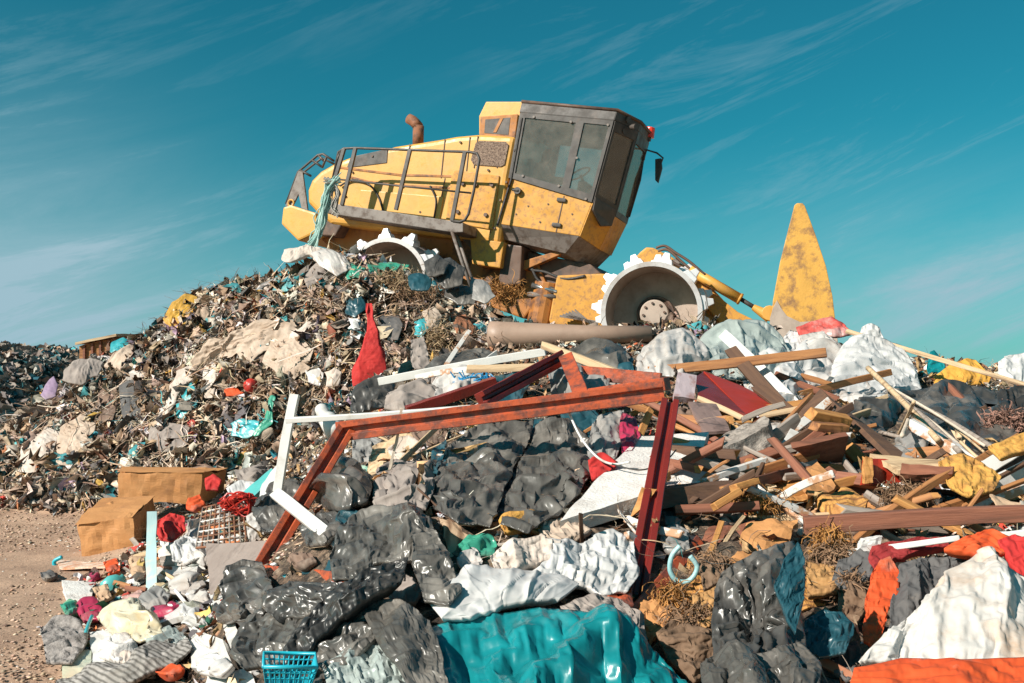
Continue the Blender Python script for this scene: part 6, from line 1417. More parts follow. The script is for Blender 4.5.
S('tarpaulin', 'shiny teal tarpaulin spread along the bottom edge', 'tarpaulin', [(428, 625), (470, 614), (530, 606), (590, 612), (620, 628), (650, 652), (690, 684), (716, 730), (600, 770), (460, 750), (448, 690)], TEAL, D=(4.3, 3.2), lift=.28, bulge=.2, wr=2.2, jit=.6, slack=1.075, ws=1.2, facet_w=1.0, fold_w=1.6, wdir=2.0, seed=139, knots=[(540, 606, 60)])
# ---- lower left group of black bags
S('bag', 'crumpled black bag with a torn neck on the left of the heap', 'bag', [(226, 566), (244, 560), (262, 562), (270, 580), (276, 600), (262, 618), (240, 626), (226, 610), (222, 588)], BLK2, D=(5.6, 5.0), lift=.3, bulge=.3, wr=2.4, ws=.6, fold_w=1.4, seed=140)
S('bag', 'wide wrinkled black bag next to the torn neck bag', 'bag', [(264, 590), (290, 580), (330, 580), (356, 588), (346, 604), (310, 612), (276, 620), (262, 606)], BLK2, D=(5.1, 4.5), lift=.3, bulge=.25, wr=2.4, ws=.7, seed=141)
S('tarpaulin', 'broad dark grey sack lying above the blue basket', 'tarpaulin', [(232, 640), (250, 616), (286, 606), (318, 610), (316, 632), (300, 656), (270, 666), (244, 670), (230, 656)], GRY, D=(4.9, 4.2), lift=.3, bulge=.35, wr=1.8, ws=1.1, seed=142)
S('tarpaulin', 'dark folded drape running diagonally over the grey sack', 'tarpaulin', [(340, 586), (390, 562), (408, 556), (402, 580), (372, 598), (336, 620), (310, 652), (284, 664), (282, 650), (300, 624), (318, 602)], BLK, D=(4.7, 4.1), lift=.45, bulge=.2, wr=2.6, ws=.8, fold_w=1.7, facet_w=.4, wdir=2.35, seed=143)
S('bag', 'grey pleated bag in the middle of the bottom left pile', 'bag', [(318, 624), (356, 600), (372, 608), (376, 640), (350, 664), (322, 672), (306, 654)], GRY, D=(4.4, 3.9), lift=.3, bulge=.25, wr=2.2, ws=.9, fold_w=1.5, wdir=.5, seed=144)
S('tarpaulin', 'smooth dark grey tarpaulin wedge left of the teal tarpaulin', 'tarpaulin', [(356, 600), (400, 600), (430, 620), (444, 660), (452, 700), (420, 710), (396, 670), (374, 640)], GRY, D=(4.4, 3.5), lift=.35, bulge=.2, wr=1.3, ws=1.3, seed=145)
S('sheet', 'crumpled translucent film at the bottom edge', 'sheet', [(322, 664), (352, 646), (384, 640), (402, 664), (418, 700), (380, 720), (330, 710)], CLR, D=(4.0, 3.5), lift=.25, bulge=.15, wr=2.4, ws=.6, facet_w=1.5, seed=146)
S('bag', 'grey bag corner at the bottom below the blue basket', 'bag', [(300, 676), (326, 662), (340, 690), (330, 720), (296, 720)], GRY, D=(3.95, 3.6), lift=.12, bulge=.15, wr=1.6, seed=147)
# ---- right bottom group
S('bag', 'tall crumpled black bag glinting in the lower right', 'bag', [(716, 592), (722, 572), (742, 556), (768, 548), (794, 541), (800, 580), (806, 620), (812, 660), (806, 720), (730, 730), (712, 700), (714, 640)], BLK2, D=(4.45, 3.4), lift=.4, bulge=.4, wr=2.3, ws=1.1, facet_w=1.2, fold_w=1.4, wdir=1.3, seed=150, knots=[(752, 620, 50)])
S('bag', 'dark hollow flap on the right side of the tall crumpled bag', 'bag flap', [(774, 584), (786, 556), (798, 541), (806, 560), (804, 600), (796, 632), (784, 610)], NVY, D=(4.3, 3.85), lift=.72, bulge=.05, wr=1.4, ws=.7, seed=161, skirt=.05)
S('bag', 'grey crumpled bag foot below the tall crumpled bag', 'bag', [(700, 664), (724, 648), (760, 652), (800, 640), (824, 664), (818, 700), (760, 720), (704, 700)], GRY, D=(4.0, 3.5), lift=.6, bulge=.2, wr=2.4, ws=.9, seed=162)
S('bag', 'dark teal bag beside the copper coloured tube', 'bag', [(804, 620), (822, 610), (842, 612), (856, 628), (846, 652), (820, 656), (806, 650)], NVY, D=(4.1, 3.85), lift=.25, bulge=.15, wr=1.8, ws=.7, seed=151)
S('rag', 'black leather scrap below the dark teal bag', 'rag', [(836, 650), (858, 640), (866, 664), (850, 680), (834, 672)], DGC, D=(3.95, 3.8), lift=.15, bulge=.1, wr=1.8, ws=.6, seed=152)
S('tarpaulin', 'grey black rubber sheet behind the white woven sack', 'tarpaulin', [(898, 566), (930, 556), (966, 556), (970, 570), (946, 590), (916, 616), (888, 632), (892, 600)], DGC, D=(4.4, 3.9), lift=.22, bulge=.2, wr=1.9, ws=.9, seed=153)
S('sack', 'big white woven sack at the bottom right corner', 'sack', [(978, 552), (994, 550), (1020, 572), (1050, 590), (1060, 668), (1000, 664), (930, 660), (858, 664), (884, 634), (926, 596), (956, 570)], WSACK, D=(4.35, 3.5), lift=.3, bulge=.25, wr=1.0, ws=1.6, facet_w=1.0, seed=154)
S('cloth', 'bright orange cloth band under the white woven sack', 'cloth', [(854, 668), (900, 658), (960, 660), (1050, 656), (1060, 740), (960, 740), (880, 730), (846, 700)], ORGC, D=(3.75, 3.3), lift=.58, bulge=.1, wr=.8, ws=1.2, jit=.3, wdir=0, fold_w=1.3, seed=155)
S('cloth', 'orange strap of cloth hanging left of the grey rubber sheet', 'cloth', [(880, 560), (890, 556), (902, 576), (896, 596), (886, 620), (876, 648), (864, 640), (864, 600), (870, 578)], ORGC, D=(4.45, 3.95), lift=.3, bulge=.12, wr=1.6, ws=.7, seed=156)
S('cloth', 'orange rag lying on the right end of the white strip', 'cloth', [(944, 548), (966, 536), (992, 530), (1010, 536), (1006, 552), (984, 556), (960, 552)], ORGC, D=(4.45, 4.25), lift=.22, bulge=.12, wr=1.6, ws=.6, seed=157)
S('cloth', 'dark red cloth falling right of the orange rag', 'cloth', [(998, 540), (1014, 534), (1040, 546), (1044, 580), (1026, 586), (1010, 560)], REDC, D=(4.35, 4.1), lift=.2, bulge=.12, wr=1.6, ws=.7, seed=158)
S('cloth', 'dark red fabric under the thick brown beam', 'cloth', [(872, 546), (900, 540), (946, 536), (950, 546), (900, 556), (876, 572), (868, 560)], DRED, D=(4.6, 4.4), lift=.1, bulge=.1, wr=1.3, seed=159)
S('bag', 'small grey bag wedged left of the orange strap', 'bag', [(838, 560), (868, 548), (880, 554), (868, 580), (846, 590), (832, 580)], DGC, D=(4.6, 4.3), lift=.1, bulge=.12, wr=1.8, ws=.7, seed=160)
slab('box', 'small white box tipped above the white strip', 'box', [(864, 540), (882, 537), (880, 550), (860, 552)], .05, WPL, D=4.45)
# ================================================================== middle left: under the poles
S('bag', 'black bag lying below the red cloth', 'bag', [(352, 392), (376, 382), (396, 386), (392, 404), (370, 412), (350, 412)], BLK2, D=(9.9, 8.9), lift=.2, bulge=.25, wr=2.1, ws=.8, seed=170)
S('bag', 'grey crumpled bags behind the rail left end', 'bag', [(388, 392), (420, 382), (440, 390), (430, 408), (400, 412), (384, 408)], GRC, D=(9.0, 8.2), lift=.2, bulge=.2, wr=2.1, ws=.7, seed=171)
S('bag', 'white bag under the crossing white strips', 'bag', [(436, 380), (460, 372), (484, 372), (482, 386), (450, 396), (434, 394)], WHD, D=(9.2, 8.5), lift=.2, bulge=.2, wr=1.5, seed=172)
S('bag', 'dark film tangle above the long white pole', 'bag', [(424, 368), (450, 352), (486, 350), (500, 362), (470, 370), (432, 376)], GRY, D=(10.8, 9.6), lift=.2, bulge=.2, wr=2.2, ws=.6, seed=173)
S('bag', 'dark cloth square beside the short yellow lath', 'bag', [(494, 376), (520, 372), (532, 380), (520, 402), (498, 402)], NVY, D=(8.4, 7.7), lift=.2, bulge=.1, seed=174)
S('bag', 'silver grey bag in the notch of the steel bracket', 'bag', [(548, 374), (580, 368), (612, 376), (608, 392), (578, 396), (552, 398)], LGR, D=(7.9, 7.3), lift=.2, bulge=.15, wr=1.6, seed=175)
strands('wire_tangle', 'bright blue wire tangle under the white strips', 'wire tangle', [(462, 376), (472, 382), (484, 378), (490, 384), (476, 386), (464, 384), (474, 376)], 4, 8.6, 12, .006, mat('blue_wire', (.02, .25, .5), None, 5, .4), 9)
bt = lathe('bottle', 'white plastic bottle stuck behind the left frame corner', 'bottle', (319, 406), (338, 436), (7.4, 7.3), [(0, 4), (.06, 6), (.2, 7), (.28, 5.5), (.4, 9), (.8, 10), (.98, 9), (1, 5)], WPL)
S('bag', 'milky white bag near the foot of the white post', 'bag', [(226, 488), (240, 480), (256, 484), (262, 496), (250, 502), (232, 500)], WHT, D=(9.8, 9.3), lift=.3, bulge=.25, wr=1.4, seed=176)
slab('tray', 'white tray tilted between the bag and the white post', 'tray', [(262, 484), (278, 462), (284, 470), (256, 512)], .03, WPL, D=[8.6, 8.9, 8.6, 8.0])
slab('foam_strip', 'turquoise foam strip beside the white tray', 'foam strip', [(243, 492), (272, 468), (277, 474), (250, 500)], .04, TEALP, D=[8.8, 9.0, 8.8, 8.6])
S('net', 'grey net mat above the turquoise foam strip', 'net', [(234, 470), (262, 464), (272, 470), (256, 482), (238, 482)], GRC, D=(10.6, 10.0), lift=.2, bulge=.1, wr=1.2, seed=177)
S('sheet', 'green and white printed bag inside the left frame corner', 'sheet', [(330, 468), (352, 460), (372, 466), (366, 480), (340, 484)], film('green_white', (.25, .42, .30), dust=(.62, .62, .58), damt=.6), D=(7.9, 7.2), lift=.1, bulge=.12, wr=1.5, seed=178)
S('paper', 'cream paper sheet leaning behind the rail', 'paper', [(372, 446), (396, 436), (424, 432), (412, 452), (384, 476), (366, 478)], WD2, D=(8.1, 7.2), lift=.1, bulge=.08, wr=.8, seed=179)
S('bag', 'grey film filling behind the left frame leg', 'bag', [(352, 440), (372, 432), (384, 440), (374, 462), (352, 466)], LGR, D=(8.4, 7.6), lift=.05, bulge=.12, wr=1.6, seed=180)
# grey board and things left of the heap
slab('board', 'wide grey brown board standing behind the crumpled black bags', 'board', [(205, 544), (296, 540), (334, 556), (210, 602)], .04, SLABM, D=[6.6, 6.9, 6.5, 5.9], dent=.006, n=12)
slab('board', 'dark teal board lying on the wide grey board', 'board', [(286, 574), (320, 556), (334, 562), (330, 574)], .03, NVY, D=[5.9, 5.9, 5.7, 5.6])
slab('box', 'small tan box below the white batten', 'box', [(318, 550), (330, 540), (346, 552), (338, 566)], .1, CARD2, D=[5.4, 5.5, 5.2, 5.1])
wr_ = empty('wire_rack', tuple(P(222, 546, 7.6)), 'rusty wire rack leaning on the grey board', 'wire rack')
cq = [P(203, 508, 8.0), P(246, 498, 8.2), P(252, 542, 7.5), P(196, 548, 7.4)]
def rackrod(a, b, r, m_): G().tube([a, b], r, 6).build('rod', m_, wr_, smooth=True)
for k in range(11):
    t = k / 10; rackrod(cq[0] * (1 - t) + cq[1] * t + (cq[3] - cq[0]) * 0, cq[3] * (1 - t) + cq[2] * t, .008, RUST if k % 2 else WGRY)
for k in range(9):
    t = k / 8; rackrod(cq[0] * (1 - t) + cq[3] * t, cq[1] * (1 - t) + cq[2] * t, .009, WPB if k % 2 else RUST)
strands('net', 'tangled red plastic net on top of the wire rack', 'net', [(222, 504), (232, 500), (244, 496), (252, 502), (246, 512), (236, 510), (228, 506)], 3.2, 7.9, 26, .007, REDP, 21)
# ================================================================== cardboard boxes
def carton(label, f, b, DF, DB, seed):
    r = empty('cardboard_box', tuple(P(*f[3], DF)), label, 'cardboard box', 'cardboard boxes beside the heap')
    hexa('body', None, None, f, b, DF, DB, CARD, n=14, dent=.028, parent=r, seed=seed)
    fq = [P(x, y, DF) for x, y in f]; bq = [P(x, y, DB) for x, y in b]
    up = np.array([0, 0, .03])
    def flap(a, b_, c, d, nm='flap'):
        hexa3(nm, None, None, np.array([a, b_, c, d]) + up * .6, np.array([a, b_, c, d]) + up * .45, CARD, 5, .008, parent=r, seed=seed + 3)
    m0 = fq[0] * .5 + bq[0] * .5; m1 = fq[1] * .5 + bq[1] * .5
    e = (fq[1] - fq[0]) * .03
    flap(m0 - e + up * .9, m1 + e + up * .5, fq[1] + e, fq[0] - e); flap(bq[0] - e, bq[1] + e, m1 + e * 1.5 - up * .2, m0 - e + up * .1)
    t0, t1 = fq[0] * .5 + fq[1] * .5, fq[3] * .5 + fq[2] * .5
    return r
carton('nearer cardboard box with bulging front, at the left', [(77, 526), (131, 519), (137, 553), (83, 559)], [(103, 500), (153, 497), (160, 530), (112, 534)], 9.75, 10.6, 1)
carton('farther cardboard box against the mound foot, lid closed', [(120, 473), (202, 474), (198, 506), (118, 500)], [(128, 468), (226, 470), (222, 492), (130, 490)], 11.0, 11.7, 5)
S('rag', 'red rag tucked into the farther cardboard box', 'rag', [(205, 478), (214, 474), (222, 480), (218, 490), (206, 490)], REDC, D=(10.9, 10.7), lift=.05, bulge=.1, seed=181)
# ================================================================== left debris
LEFT = [
 ('board', 'upright pale turquoise board among the left debris', 'board', 'slab', [(147, 512), (157, 512), (156, 592), (146, 590)], .03, paint('pale_turquoise', (.38, .52, .52), dirt=(.5, .45, .4), damt=.4), [8.6, 8.6, 7.9, 7.9]),
 ('board', 'white plank lying flat right of the turquoise board', 'board', 'slab', [(150, 568), (204, 562), (206, 570), (146, 578)], .03, WPL, [8.1, 8.0, 7.8, 7.8]),
 ('foam_block', 'chunky white foam block at the outer left edge', 'foam block', 'slab', [(62, 580), (94, 582), (92, 600), (66, 600)], .16, POLY, [8.3, 8.3, 8.0, 8.0]),
 ('trough', 'white plastic gutter piece lying in front of the debris', 'gutter', 'slab', [(150, 615), (214, 594), (218, 604), (152, 626)], .03, WPL, [6.7, 6.6, 6.4, 6.5]),
 ('plastic_piece', 'white plastic chair leg leaning beside the torn neck bag', 'chair leg', 'slab', [(210, 594), (224, 592), (240, 634), (228, 640)], .04, WPL, [5.9, 5.9, 5.4, 5.4]),
 ('plastic_piece', 'grey shaded plastic chair arm below the chair leg', 'chair arm', 'slab', [(186, 622), (222, 640), (232, 662), (196, 640)], .05, WPL, [6.0, 5.6, 5.3, 5.7]),
 ('panel', 'white plastic panel under the chair arm', 'panel', 'slab', [(190, 634), (226, 656), (222, 668), (192, 668)], .05, WPL, [5.9, 5.4, 5.3, 5.6]),
 ('lid', 'white lid with teal edge at the bottom left', 'lid', 'slab', [(206, 674), (252, 668), (258, 690), (200, 700)], .05, WPL, [5.0, 4.9, 4.7, 4.7]),
 ('box', 'white box with teal strap in the lower left debris', 'box', 'slab', [(90, 632), (130, 628), (128, 668), (92, 668)], .25, WPL, [6.6, 6.5, 6.3, 6.4]),
 ('carton', 'small printed white and green carton beside the strapped box', 'carton', 'slab', [(62, 652), (92, 648), (90, 668), (62, 668)], .12, film('printed', (.55, .58, .45), dust=(.6, .45, .35), damt=.5), [6.2, 6.2, 6.1, 6.1]),
 ('pallet_strip', 'brown wooden strip beside the turquoise board foot', 'strip', 'slab', [(160, 556), (200, 552), (202, 562), (162, 566)], .03, WGRY, [8.2, 8.2, 8.0, 8.0]),
]
for i, (nm, lb, ct, k, q, t_, m_, D_) in enumerate(LEFT): slab(nm, lb, ct, q, t_, m_, D=D_, dent=.008, seed=i + 20)
S('cloth', 'bright red rag behind the turquoise board', 'cloth', [(158, 520), (170, 512), (184, 516), (186, 530), (172, 542), (160, 540), (154, 530)], REDC, D=(9.0, 8.6), lift=.15, bulge=.15, wr=1.6, ws=.6, seed=190)
S('cloth', 'magenta cloth at the outer left debris', 'cloth', [(78, 602), (96, 598), (102, 608), (98, 618), (84, 622), (76, 612)], PINK, D=(7.6, 7.3), lift=.12, bulge=.12, wr=1.6, ws=.6, seed=191)
S('cloth', 'dark magenta cloth under the white gutter', 'cloth', [(150, 606), (176, 602), (186, 610), (176, 618), (152, 618)], PINK, D=(7.0, 6.8), lift=.12, bulge=.12, wr=1.4, ws=.6, seed=192)
lathe('bottle', 'squat teal detergent bottle beside the turquoise board', 'bottle', (107, 592), (124, 576), (7.9, 8.0), [(0, 8), (.05, 11), (.5, 11), (.8, 7), (.88, 3), (1, 3)], TEALP, squash=.6)
lathe('bottle', 'small green bottle at the outer left edge', 'bottle', (66, 610), (76, 602), (7.5, 7.5), [(0, 5), (.1, 7), (.7, 7), (.9, 3), (1, 3)], GRNP)
sb = slab('board', 'flat blue rimmed board with red print on the dirt', 'board', [(56, 560), (104, 562), (112, 566), (60, 568)], .02, mat('printed_board', (.62, .25, .12), (.7, .6, .5), 12, .4), D=[9.6, 9.5, 9.3, 9.25])
pipe('rim', None, None, [(54, 562), (58, 569), (86, 571), (112, 567)], .018, BLUEP, D=9.25, parent=sb) if False else None
pipe('cable', 'blue rubber rim curling round the printed board', 'cable', [(62, 557), (54, 562), (60, 569), (86, 571)], .018, BLUEP, D=9.25)
S('bag', 'crumpled white bag with yellow print over the strapped box', 'bag', [(96, 616), (116, 610), (140, 612), (158, 620), (164, 634), (140, 640), (110, 632)], film('white_yellow', (.62, .56, .42), dust=(.6, .34, .06), damt=.3), D=(6.9, 6.4), lift=.15, bulge=.2, wr=1.8, ws=.7, seed=193)
S('rag', 'grey speckled felt lump at the left edge of the debris', 'rag', [(40, 628), (58, 618), (80, 622), (88, 640), (72, 662), (46, 662)], mat('speckled_felt', (.34, .30, .28), (.16, .14, .13), 25, .95, 0, .8, 40), D=(6.9, 6.3), lift=.12, bulge=.25, wr=1.2, ws=.6, seed=194)
S('foam_pad', 'long grey perforated foam strip along the bottom left', 'foam strip', [(56, 680), (90, 668), (130, 660), (150, 644), (186, 636), (192, 646), (172, 664), (140, 678), (90, 690), (54, 692)], mat('perforated_foam', (.34, .31, .29), (.22, .2, .18), 6, .9, wave=(14, .5, 'DIAGONAL', (.1, .09, .08))), D=(6.3, 5.7), lift=.12, bulge=.12, wr=.8, seed=195)
lathe('cup', 'pale green cup near the bottom left', 'cup', (178, 668), (196, 650), (5.8, 5.9), [(0, 6), (.05, 8), (.9, 10), (1, 10.5)], TEALP)
S('rag', 'small orange rag at the bottom left', 'rag', [(154, 668), (168, 662), (184, 667), (174, 674), (158, 675)], ORGC, D=(5.9, 5.7), lift=.1, bulge=.02, wr=1.2, ws=.5, seed=196)
pipe('strap', 'green strap looped over the strapped white box', 'strap', [(92, 616), (86, 632), (84, 650), (90, 668)], .012, TURQ, D=[6.5, 6.3, 6.25, 6.2])
S('rag', 'orange torn film right of the printed board', 'rag', [(103, 562), (116, 558), (120, 570), (108, 576)], ORGC, D=(9.0, 8.7), lift=.1, bulge=.1, wr=1.4, ws=.5, seed=197)
S('rag', 'dark twist of film lying alone on the dirt', 'rag', [(40, 572), (50, 570), (58, 574), (50, 578), (42, 577)], DGC, D=(9.0, 8.8), lift=.05, bulge=.05, wr=.8, ws=.4, seed=198)
S('rag', 'red white film between the boxes and the turquoise board', 'rag', [(122, 596), (142, 590), (146, 604), (130, 612), (120, 606)], film('pinkish', (.6, .35, .3), damt=.3), D=(7.4, 7.0), lift=.12, bulge=.1, wr=1.6, ws=.5, seed=199)
S('rag', 'orange rag at the left edge of the wire rack', 'rag', [(188, 498), (200, 494), (206, 504), (196, 512), (186, 508)], ORGC, D=(8.9, 8.6), lift=.15, bulge=.1, wr=1.4, ws=.5, seed=200)
S('sheet', 'white torn sheet hanging off the wire rack right side', 'sheet', [(246, 516), (262, 508), (270, 520), (262, 540), (252, 548), (246, 534)], WHD, D=(7.9, 7.3), lift=.15, bulge=.12, wr=1.8, ws=.6, seed=201)
S('bag', 'white film lump behind the red rag', 'bag', [(170, 546), (186, 534), (200, 540), (206, 556), (190, 562), (172, 560)], WHT, D=(8.4, 8.0), lift=.15, bulge=.15, wr=1.8, ws=.6, seed=202)
for i in range(26):
    rs_ = np.random.default_rng(300 + i); x, y = rs_.uniform(112, 204), rs_.uniform(535, 625); a = rs_.uniform(-.9, .9); l = rs_.uniform(14, 34)
    D0 = hitY(x, y, 8)[0] - rs_.uniform(.1, .35)
    Bm('stick', 'short broken stick in the tangle left of the grey board', 'stick', (x - l * math.cos(a) / 2, y - l * math.sin(a) / 2), (x + l * math.cos(a) / 2, y + l * math.sin(a) / 2), rs_.uniform(2.5, 6), .02, [WD4, WD2, WPL, WGRY, REDM, WD1][i % 6], D=(D0, D0 + rs_.uniform(-.3, .3)), seed=i, jag=(.01, .01), group='short broken sticks left of the grey board')
# more of the dense debris pile at the lower left
MORE = [([(100, 640), (128, 634), (140, 650), (118, 662), (98, 656)], POLY, 'cracked white foam lump in the lower left corner pile', 'foam lump'), ([(196, 520), (214, 548), (204, 566), (188, 556), (184, 536)], WHD, 'torn white packaging left of the grey board', 'packaging'),
 ([(160, 536), (180, 548), (200, 560), (176, 566), (158, 556)], POLY, 'pointed white packaging under the red rag', 'packaging'), ([(134, 600), (150, 588), (170, 594), (166, 606), (144, 610)], LGR, 'pale grey film right of the teal bottle', 'film'),
 ([(168, 580), (196, 572), (206, 584), (190, 594), (170, 592)], WHD, 'dirty white sack above the magenta cloth', 'sack'), ([(144, 632), (168, 626), (186, 636), (170, 650), (150, 646)], CLR, 'clear film lump right of the yellow printed bag', 'film'),
 ([(186, 596), (206, 590), (212, 602), (196, 610)], WHD, 'off white paper beside the white gutter piece', 'paper'), ([(196, 660), (216, 652), (232, 664), (220, 676), (200, 674)], WHT, 'crumpled white paper by the bottom basket', 'paper'),
 ([(120, 652), (150, 650), (160, 664), (136, 672), (118, 668)], BEI2, 'cream cloth lump over the perforated strip', 'cloth'), ([(92, 588), (108, 584), (112, 596), (100, 602)], CARD2, 'torn cardboard flake beside the foam block', 'cardboard'),
 ([(128, 560), (144, 556), (146, 572), (132, 576)], CARD2, 'ripped cardboard under the nearer box', 'cardboard'), ([(214, 606), (228, 600), (232, 618), (218, 622)], BLK2, 'black film scrap behind the plastic piece', 'film'),
 ([(60, 604), (74, 600), (78, 612), (66, 616)], GRNF, 'green film scrap at the far left of the debris', 'film'), ([(180, 612), (200, 608), (206, 622), (188, 626)], WHT, 'white plastic shard in front of the white gutter', 'plastic shard'),
 ([(210, 500), (222, 492), (234, 498), (226, 508), (212, 508)], WHD, 'white tissue behind the wire rack', 'tissue'), ([(182, 470), (204, 462), (222, 470), (204, 480)], BRN, 'brown rag fallen behind the farther box', 'rag')]
for i, (q, m_, lb, ct) in enumerate(MORE): S(ct.replace(' ', '_'), lb, ct, q, m_, lift=.16, bulge=.14, wr=1.7, ws=.8, seed=700 + i)
rs_ = np.random.default_rng(991)
for i in range(46):
    x, y = rs_.uniform(640, 1015), rs_.uniform(392, 545); a = rs_.choice([-.5, .35, .1, -.15]) + rs_.normal() * .25; l = rs_.uniform(22, 75) * (1.9 if i % 3 == 0 else 1); D0 = hitY(x, y, 8)[0] - rs_.uniform(.05, .3)
    Bm('lath', 'broken lath jumbled on the right slope of the heap', 'lath', (x - l * math.cos(a) / 2, y - l * math.sin(a) / 2), (x + l * math.cos(a) / 2, y + l * math.sin(a) / 2), rs_.uniform(3, 9), rs_.uniform(.015, .05), [WD1, WD2, WD4, WCUT, WGRY, WD3, WPB, WD1][i % 8], D=(D0, D0 + rs_.uniform(-.4, .4)), roll=rs_.uniform(-.5, .5), seed=i, jag=(.02, .02), bend=rs_.normal() * .01, group='broken laths jumbled on the right slope')
for i in range(40):
    x, y = rs_.uniform(665, 1000), rs_.uniform(405, 525); a = rs_.choice([-.45, .3, .05, -.2, .7]) + rs_.normal() * .15; l = rs_.uniform(45, 120); D0 = hitY(x, y, 8)[0] - rs_.uniform(.08, .34)
    Bm('plank', 'long broken plank among the jumbled timber at the right', 'plank', (x - l * math.cos(a) / 2, y - l * math.sin(a) / 2), (x + l * math.cos(a) / 2, y + l * math.sin(a) / 2), rs_.uniform(5, 13), rs_.uniform(.02, .06), [WD4, WD1, WPB, WD3, WCUT, WGRY, WD1, WD4][i % 8], D=(D0, D0 + rs_.uniform(-.5, .3)), roll=rs_.uniform(-.6, .6), seed=i, jag=(.04, .04), bend=rs_.normal() * .012, mend=WCUT, group='long broken planks in the timber jumble at the right')
for i in range(22):
    x, y = rs_.uniform(330, 640), rs_.uniform(395, 560); a = rs_.normal() * .6; l = rs_.uniform(16, 55); D0 = hitY(x, y, 8)[0] - rs_.uniform(.03, .12)
    Bm('stick', 'thin splintered stick lying among the central tarpaulins', 'stick', (x - l * math.cos(a) / 2, y - l * math.sin(a) / 2), (x + l * math.cos(a) / 2, y + l * math.sin(a) / 2), rs_.uniform(2, 4.5), .015, [WD1, WD2, WGRY, WD3, WPB][i % 5], D=(D0, D0 + rs_.uniform(-.4, .4)), seed=i, jag=(.02, .02), group='thin sticks among the central tarpaulins')
# blue basket
bk = empty('basket', tuple(P(289, 684, 4.05)), 'small bright blue plastic basket with open slots at the bottom edge', 'basket')
def basket():
    c = P(289, 672, 3.52); ax, ay, az = nrm([1, .25, -.08]), nrm([-.25, 1, .12]), None
    az = nrm(np.cross(ax, ay)); w0, d0, h = .09, .065, .07
    def pt(u, v, w): s = .8 + .2 * (w + 1) / 2; return c + ax * w0 * u * s + ay * d0 * v * s + az * h * w * .6
    g = G(); cs = [(-1, -1), (1, -1), (1, 1), (-1, 1)]
    for w, r in ((1, .007), (-1, .005)): g.tube([pt(*cs[i % 4], w) for i in range(5)], r, 6)
    g.build('rim', BLUEP, bk, smooth=True)
    for i in range(4):
        a, b = cs[i], cs[(i + 1) % 4]; g = G(); n = 10
        for k in range(n + 1):
            t = k / n; u, v = a[0] * (1 - t) + b[0] * t, a[1] * (1 - t) + b[1] * t; g.tube([pt(u, v, -1), pt(u, v, 1)], .0035, 4)
        for w in (-.5, 0, .5): g.tube([pt(*a, w), pt(*b, w)], .0035, 4)
        g.build('side_lattice', BLUEP, bk)
    G().add([pt(*q, -.98) for q in cs], [(0, 1, 2, 3)]).build('bottom', BLUEP, bk)
basket()
# ================================================================== filler bags sticking out between the big items
FILL = [((606, 500), 20, 14, BLK2, 'black film below the speckled foam slab'), ((560, 530), 26, 12, BEI, 'beige rag under the grey tarpaulins'), ((522, 520), 22, 12, FOAM, 'ochre lump below the grey tarpaulins'),
 ((480, 545), 18, 12, GRNF, 'green strip beside the cream cardboard'), ((700, 500), 18, 10, BLK2, 'black film below the dark timber'), ((748, 448), 16, 10, TURQ, 'turquoise printed bag right of the stone block'), ((774, 432), 14, 10, WHD, 'white printed bag behind the stone block'),
 ((866, 470), 14, 10, BLK2, 'black film in the hollow left of the red box'), ((844, 480), 18, 14, BLK, 'black bag in the dark opening'), ((920, 500), 24, 14, BLK2, 'black film beneath the red brown board'),
 ((780, 398), 20, 12, WHD, 'white film under the dark split plank'), ((660, 410), 14, 10, LGR, 'grey film right behind the dark red leg'), ((682, 420), 14, 12, BRN, 'brown rag behind the angle iron'), ((620, 384), 18, 9, GRC, 'grey rag under the yellow pine lath'),
 ((726, 392), 14, 8, BRN, 'brown rag on the bright red board'), ((770, 360), 22, 12, WHT, 'white film just above the broken brown plank'), ((655, 392), 16, 6, WD2, 'cream paper on the rail end'), ((460, 470), 16, 16, NVY, 'dark teal fold below the rail centre'),
 ((408, 452), 16, 10, BEI2, 'pale rag below the rail left part'), ((430, 436), 20, 8, BRN, 'brown rag right under the rail'), ((350, 520), 14, 10, NVY, 'dark teal film beside the clay pipe'), ((300, 560), 14, 8, BRN, 'brown rag at the foot of the frame leg'),
 ((676, 540), 16, 14, LGR, 'silvery film scraps behind the dark red leg'), ((668, 516), 18, 10, BLK2, 'black film under the red brown plank'), ((860, 525), 20, 8, BRN, 'brown rag just above the thick beam'), ((884, 640), 14, 16, DGC, 'dark cloth left of the white woven sack'),
 ((700, 660), 18, 20, GRY, 'grey bag corner between teal tarpaulin and black bag'), ((824, 690), 22, 14, GRY, 'grey film at the bottom below the black bag'), ((600, 640), 20, 10, GRC, 'grey strap lump over the teal tarpaulin corner'), ((480, 600), 12, 5, BLK2, 'thin black film on the white bag edge'),
 ((470, 560), 12, 12, WHD, 'off white rag right of the grey flap'), ((404, 590), 16, 14, GRC, 'pinkish scraps under the grey flap'), ((940, 440), 20, 9, WHD, 'white film strip along the reed bundle'), ((906, 452), 18, 8, LGR, 'grey film under the reed bundle'), ((985, 470), 14, 8, BRN, 'brown insulation between the slats'),
 ((320, 640), 14, 14, BLK2, 'black fold beside the pleated bag'), ((216, 560), 12, 12, GRC, 'grey rag at the corner of the grey board'), ((225, 520), 10, 8, WHD, 'white scrap seen through the wire rack')]
